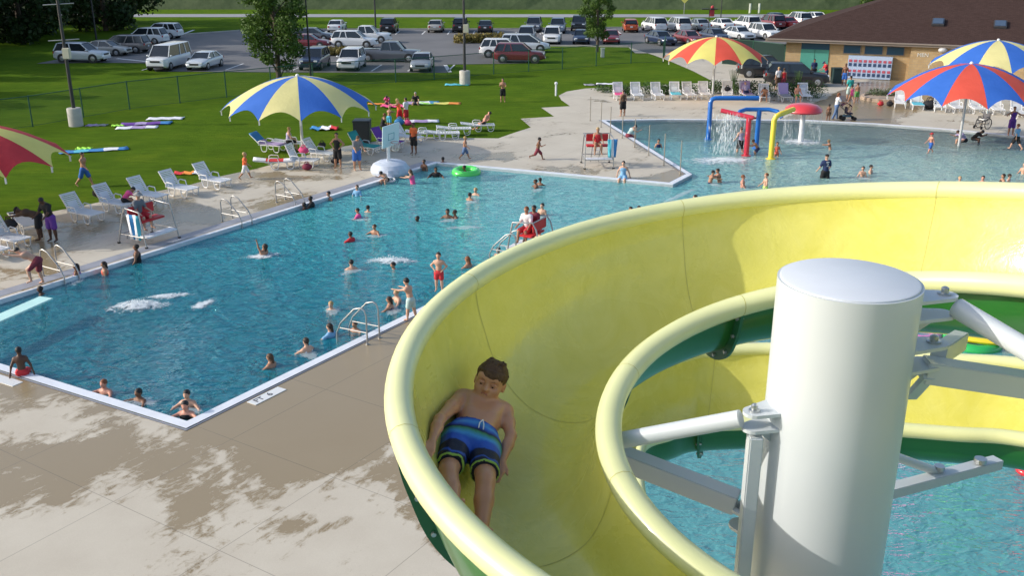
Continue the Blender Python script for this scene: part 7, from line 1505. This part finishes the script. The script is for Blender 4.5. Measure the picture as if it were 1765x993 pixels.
# eyes, brows, lips, hair
for s in (-1, 1):
    mb = MB(); c = Vector(hp(s*.158, .335, -.025)); mb.ball(c, .052*HS*1.25, 14, 10); e_ = mb.build('eye', mat('eye_white', (.55, .52, .48), .2), boy, smooth=True)
    c2 = Vector(hp(s*.158-.01, .335, -.025))+Vector(HM @ np.array([0, .054*HS, -.022*HS])); mb = MB(); mb.ball(c2, .030*HS, 10, 8); mb.build('iris', mat('iris_dark', (.03, .02, .012), .15), e_, smooth=True)
    ck = sdf_mesh([('c', hp(s*.158-.06, .378, -.002), hp(s*.158+.06, .378, -.002), .026*HS, .026*HS, .01), ('c', hp(s*.158-.03, .392, .010), hp(s*.158+.03, .392, .010), .026*HS, .026*HS, .01), ('c', hp(s*.158-.05, .385, -.066), hp(s*.158+.05, .385, -.066), .014*HS, .014*HS, .01)], .0022); obj('eyelid', mk('eyelid', ck, sk.m), boy)
    ck = sdf_mesh([('c', hp(s*.08, .435, .075), hp(s*.16, .425, .10), .008*HS, .011*HS, .003), ('c', hp(s*.16, .425, .10), hp(s*.245, .365, .075), .011*HS, .006*HS, .003)], .0022); obj('eyebrow', mk('eyebrow', ck, mat('brow_hair', (.24, .12, .06), .8)), boy)
lp_ = sdf_mesh([('c', hp(-.09, .415, -.262), hp(0, .455, -.242), .014*HS, .022*HS, .006), ('c', hp(0, .455, -.242), hp(.09, .415, -.262), .022*HS, .014*HS, .006), ('c', hp(-.075, .42, -.29), hp(.075, .42, -.29), .022*HS, .022*HS, .006), ('-', hp(0, .47, -.268), (.10*HS, .05*HS, .008*HS), HM, .002)], .0022)
obj('lips', mk('lips', lp_, mat('lip_pink', (.44, .15, .10), .45)), boy)
for s in (-1, 1):
    mb = MB(); c = chs+rt_v*.068*s+fwd*.0585-up_*.012-O0; mb.ball(c, .0075, 8, 6); mb.build('nipple', mat('lip_skin', (.40, .13, .10), .4), boy, smooth=True)
hp_pr = [('e', hp(0, -.07, .13), (.405*HS, .485*HS, .412*HS), HM, .01)]; rr_ = random.Random(4)
for k in range(150):
    a = rr_.uniform(-2.6, 2.6); t = rr_.uniform(0, 1); d0 = np.array([math.sin(a)*.40*(1-.5*t), math.cos(a)*.44*(1-.5*t)-.06, .20+.36*t]); d1 = d0*1.06+np.array([rr_.uniform(-.09, .09), rr_.uniform(-.02, .06), rr_.uniform(-.13, -.03)])
    hp_pr.append(('c', hp(*(d0*.97)), hp(*(d1*.985)), .019*HS, .007*HS, .006))
hcut = [(hp(0, .32, .165), HM @ np.array([0, .66, -.75])), (hp(0, 0, -.22), HM @ np.array([0, .35, -.94]))]
hm = NB('boy_hair'); wv = hm.noise(45, 4, .7, dist=1.5); hm.link(hm.ramp(wv, [(.3, (.045, .022, .010)), (.65, (.125, .068, .030))]), hm.b.inputs['Base Color']); hm.b.inputs['Roughness'].default_value = .6; hm.b.inputs['Specular IOR Level'].default_value = .25; hm.link(hm.bump(wv, .5, .005), hm.b.inputs['Normal'])
obj('hair', mk('hair', sdf_mesh(hp_pr, .0042, cuts=hcut), hm.m), boy)
fr_ = []
for k in range(60):
    a = rr_.uniform(-1.25, 1.25); b0 = np.array([math.sin(a)*.36, math.cos(a)*.43-.05, .31-.06*abs(a)]); b1 = b0+np.array([rr_.uniform(-.02, .07), rr_.uniform(.035, .06)*math.cos(a), rr_.uniform(-.13, -.05)])
    fr_.append(('c', hp(*b0), hp(*b1), .040*HS, .022*HS, .010))
obj('fringe', mk('fringe', sdf_mesh(fr_, .0032), hm.m), boy)
# board shorts
SP = [('c', q(hipR-rt_v*.005), q(hipL+rt_v*.005), .082, .082, .03), ('c', q(pel), q(pel+up_*.075), .088, .082, .04), ('c', q(pel+up_*.03-rt_v*.045), q(pel+up_*.07-rt_v*.045), .076, .074, .04), ('c', q(pel+up_*.03+rt_v*.045), q(pel+up_*.07+rt_v*.045), .076, .074, .04)]
for hp_, kn in ((hipR, knR), (hipL, knL)):
    SP += [('c', q(hp_), q(hp_.lerp(kn, .70)), .080, .068, .015)]
    for k in range(6):
        a = rr_.uniform(0, 6.28); o_ = rt_v*math.cos(a)*.060+fwd*math.sin(a)*.060; SP.append(('c', q(hp_.lerp(kn, .2)+o_), q(hp_.lerp(kn, .80)+o_*.88), .011, .014, .012))
cutS = [(q(pel+up_*.088), np3(up_))]
kd = ((knR-hipR)+(knL-hipL)).normalized(); cutS.append((q(hipR.lerp(knR, .80).lerp(hipL.lerp(knL, .80), .5)), np3(kd)))
st = NB('board_short_print'); dt = st.node('ShaderNodeVectorMath', operation='DOT_PRODUCT'); ax_ = (-(up_*.55)+kd*.55).normalized(); dt.inputs[1].default_value = (ax_.x, ax_.y, ax_.z)
ds = st.node('ShaderNodeVectorMath', operation='SUBTRACT'); st.link(st.tc.outputs['Object'], ds.inputs[0]); ds.inputs[1].default_value = tuple(q(pel+up_*.09)); st.link(ds.outputs[0], dt.inputs[0])
wob = st.math('MULTIPLY', st.math('SUBTRACT', st.noise(9, 3, .5, dist=.8), .5), .07); crd = st.math('MULTIPLY', st.math('ADD', dt.outputs['Value'], wob), 1/.345)
NV, BB, LB, GN, LM = (.006, .010, .03), (.02, .10, .48), (.06, .30, .62), (.05, .26, .12), (.38, .58, .10)
st.link(st.ramp(crd, [(0, NV), (.05, BB), (.12, LB), (.20, BB), (.27, NV), (.31, GN), (.38, LB), (.41, BB), (.58, BB), (.60, LB), (.63, NV), (.78, NV), (.80, BB), (.90, NV), (.935, LM), (.99, GN)], 'CONSTANT') if 0 else st.ramp(crd, [(0, NV), (.06, BB), (.14, LB), (.22, BB), (.28, NV), (.32, GN), (.39, LB), (.44, BB), (.56, BB), (.60, NV), (.76, NV), (.79, BB), (.83, NV), (.95, NV)]), st.b.inputs['Base Color'])
st.b.inputs['Roughness'].default_value = .6; st.link(st.bump(st.noise(30, 4, .6), .3, .01), st.b.inputs['Normal'])
obj('board_shorts', mk('board_shorts', sdf_mesh(SP, .0055, cuts=cutS), st.m), boy)
hemc = hipR.lerp(knR, .80).lerp(hipL.lerp(knL, .80), .5)
HP = [(*p_[:3], p_[3]+.0025, p_[4]+.0025, p_[5]) for p_ in SP]
obj('hem', mk('hem', sdf_mesh(HP, .0045, cuts=[(q(hemc)-np3(kd)*.001, np3(kd)), (q(hemc)-np3(kd)*.013, -np3(kd))]), mat('lime_hem', (.30, .48, .08), .7)), boy)
f0 = pel+up_*.075+fwd*.100+rt_v*.02-O0
for s in (-1, 1):
    mb = MB(); mb.tube([f0, f0-up_*.03+rt_v*.010*s+fwd*.004, f0-up_*.065+rt_v*(.012*s+.004)+fwd*.002], .003, 6); mb.build('drawstring', M_CANW, boy, smooth=True)
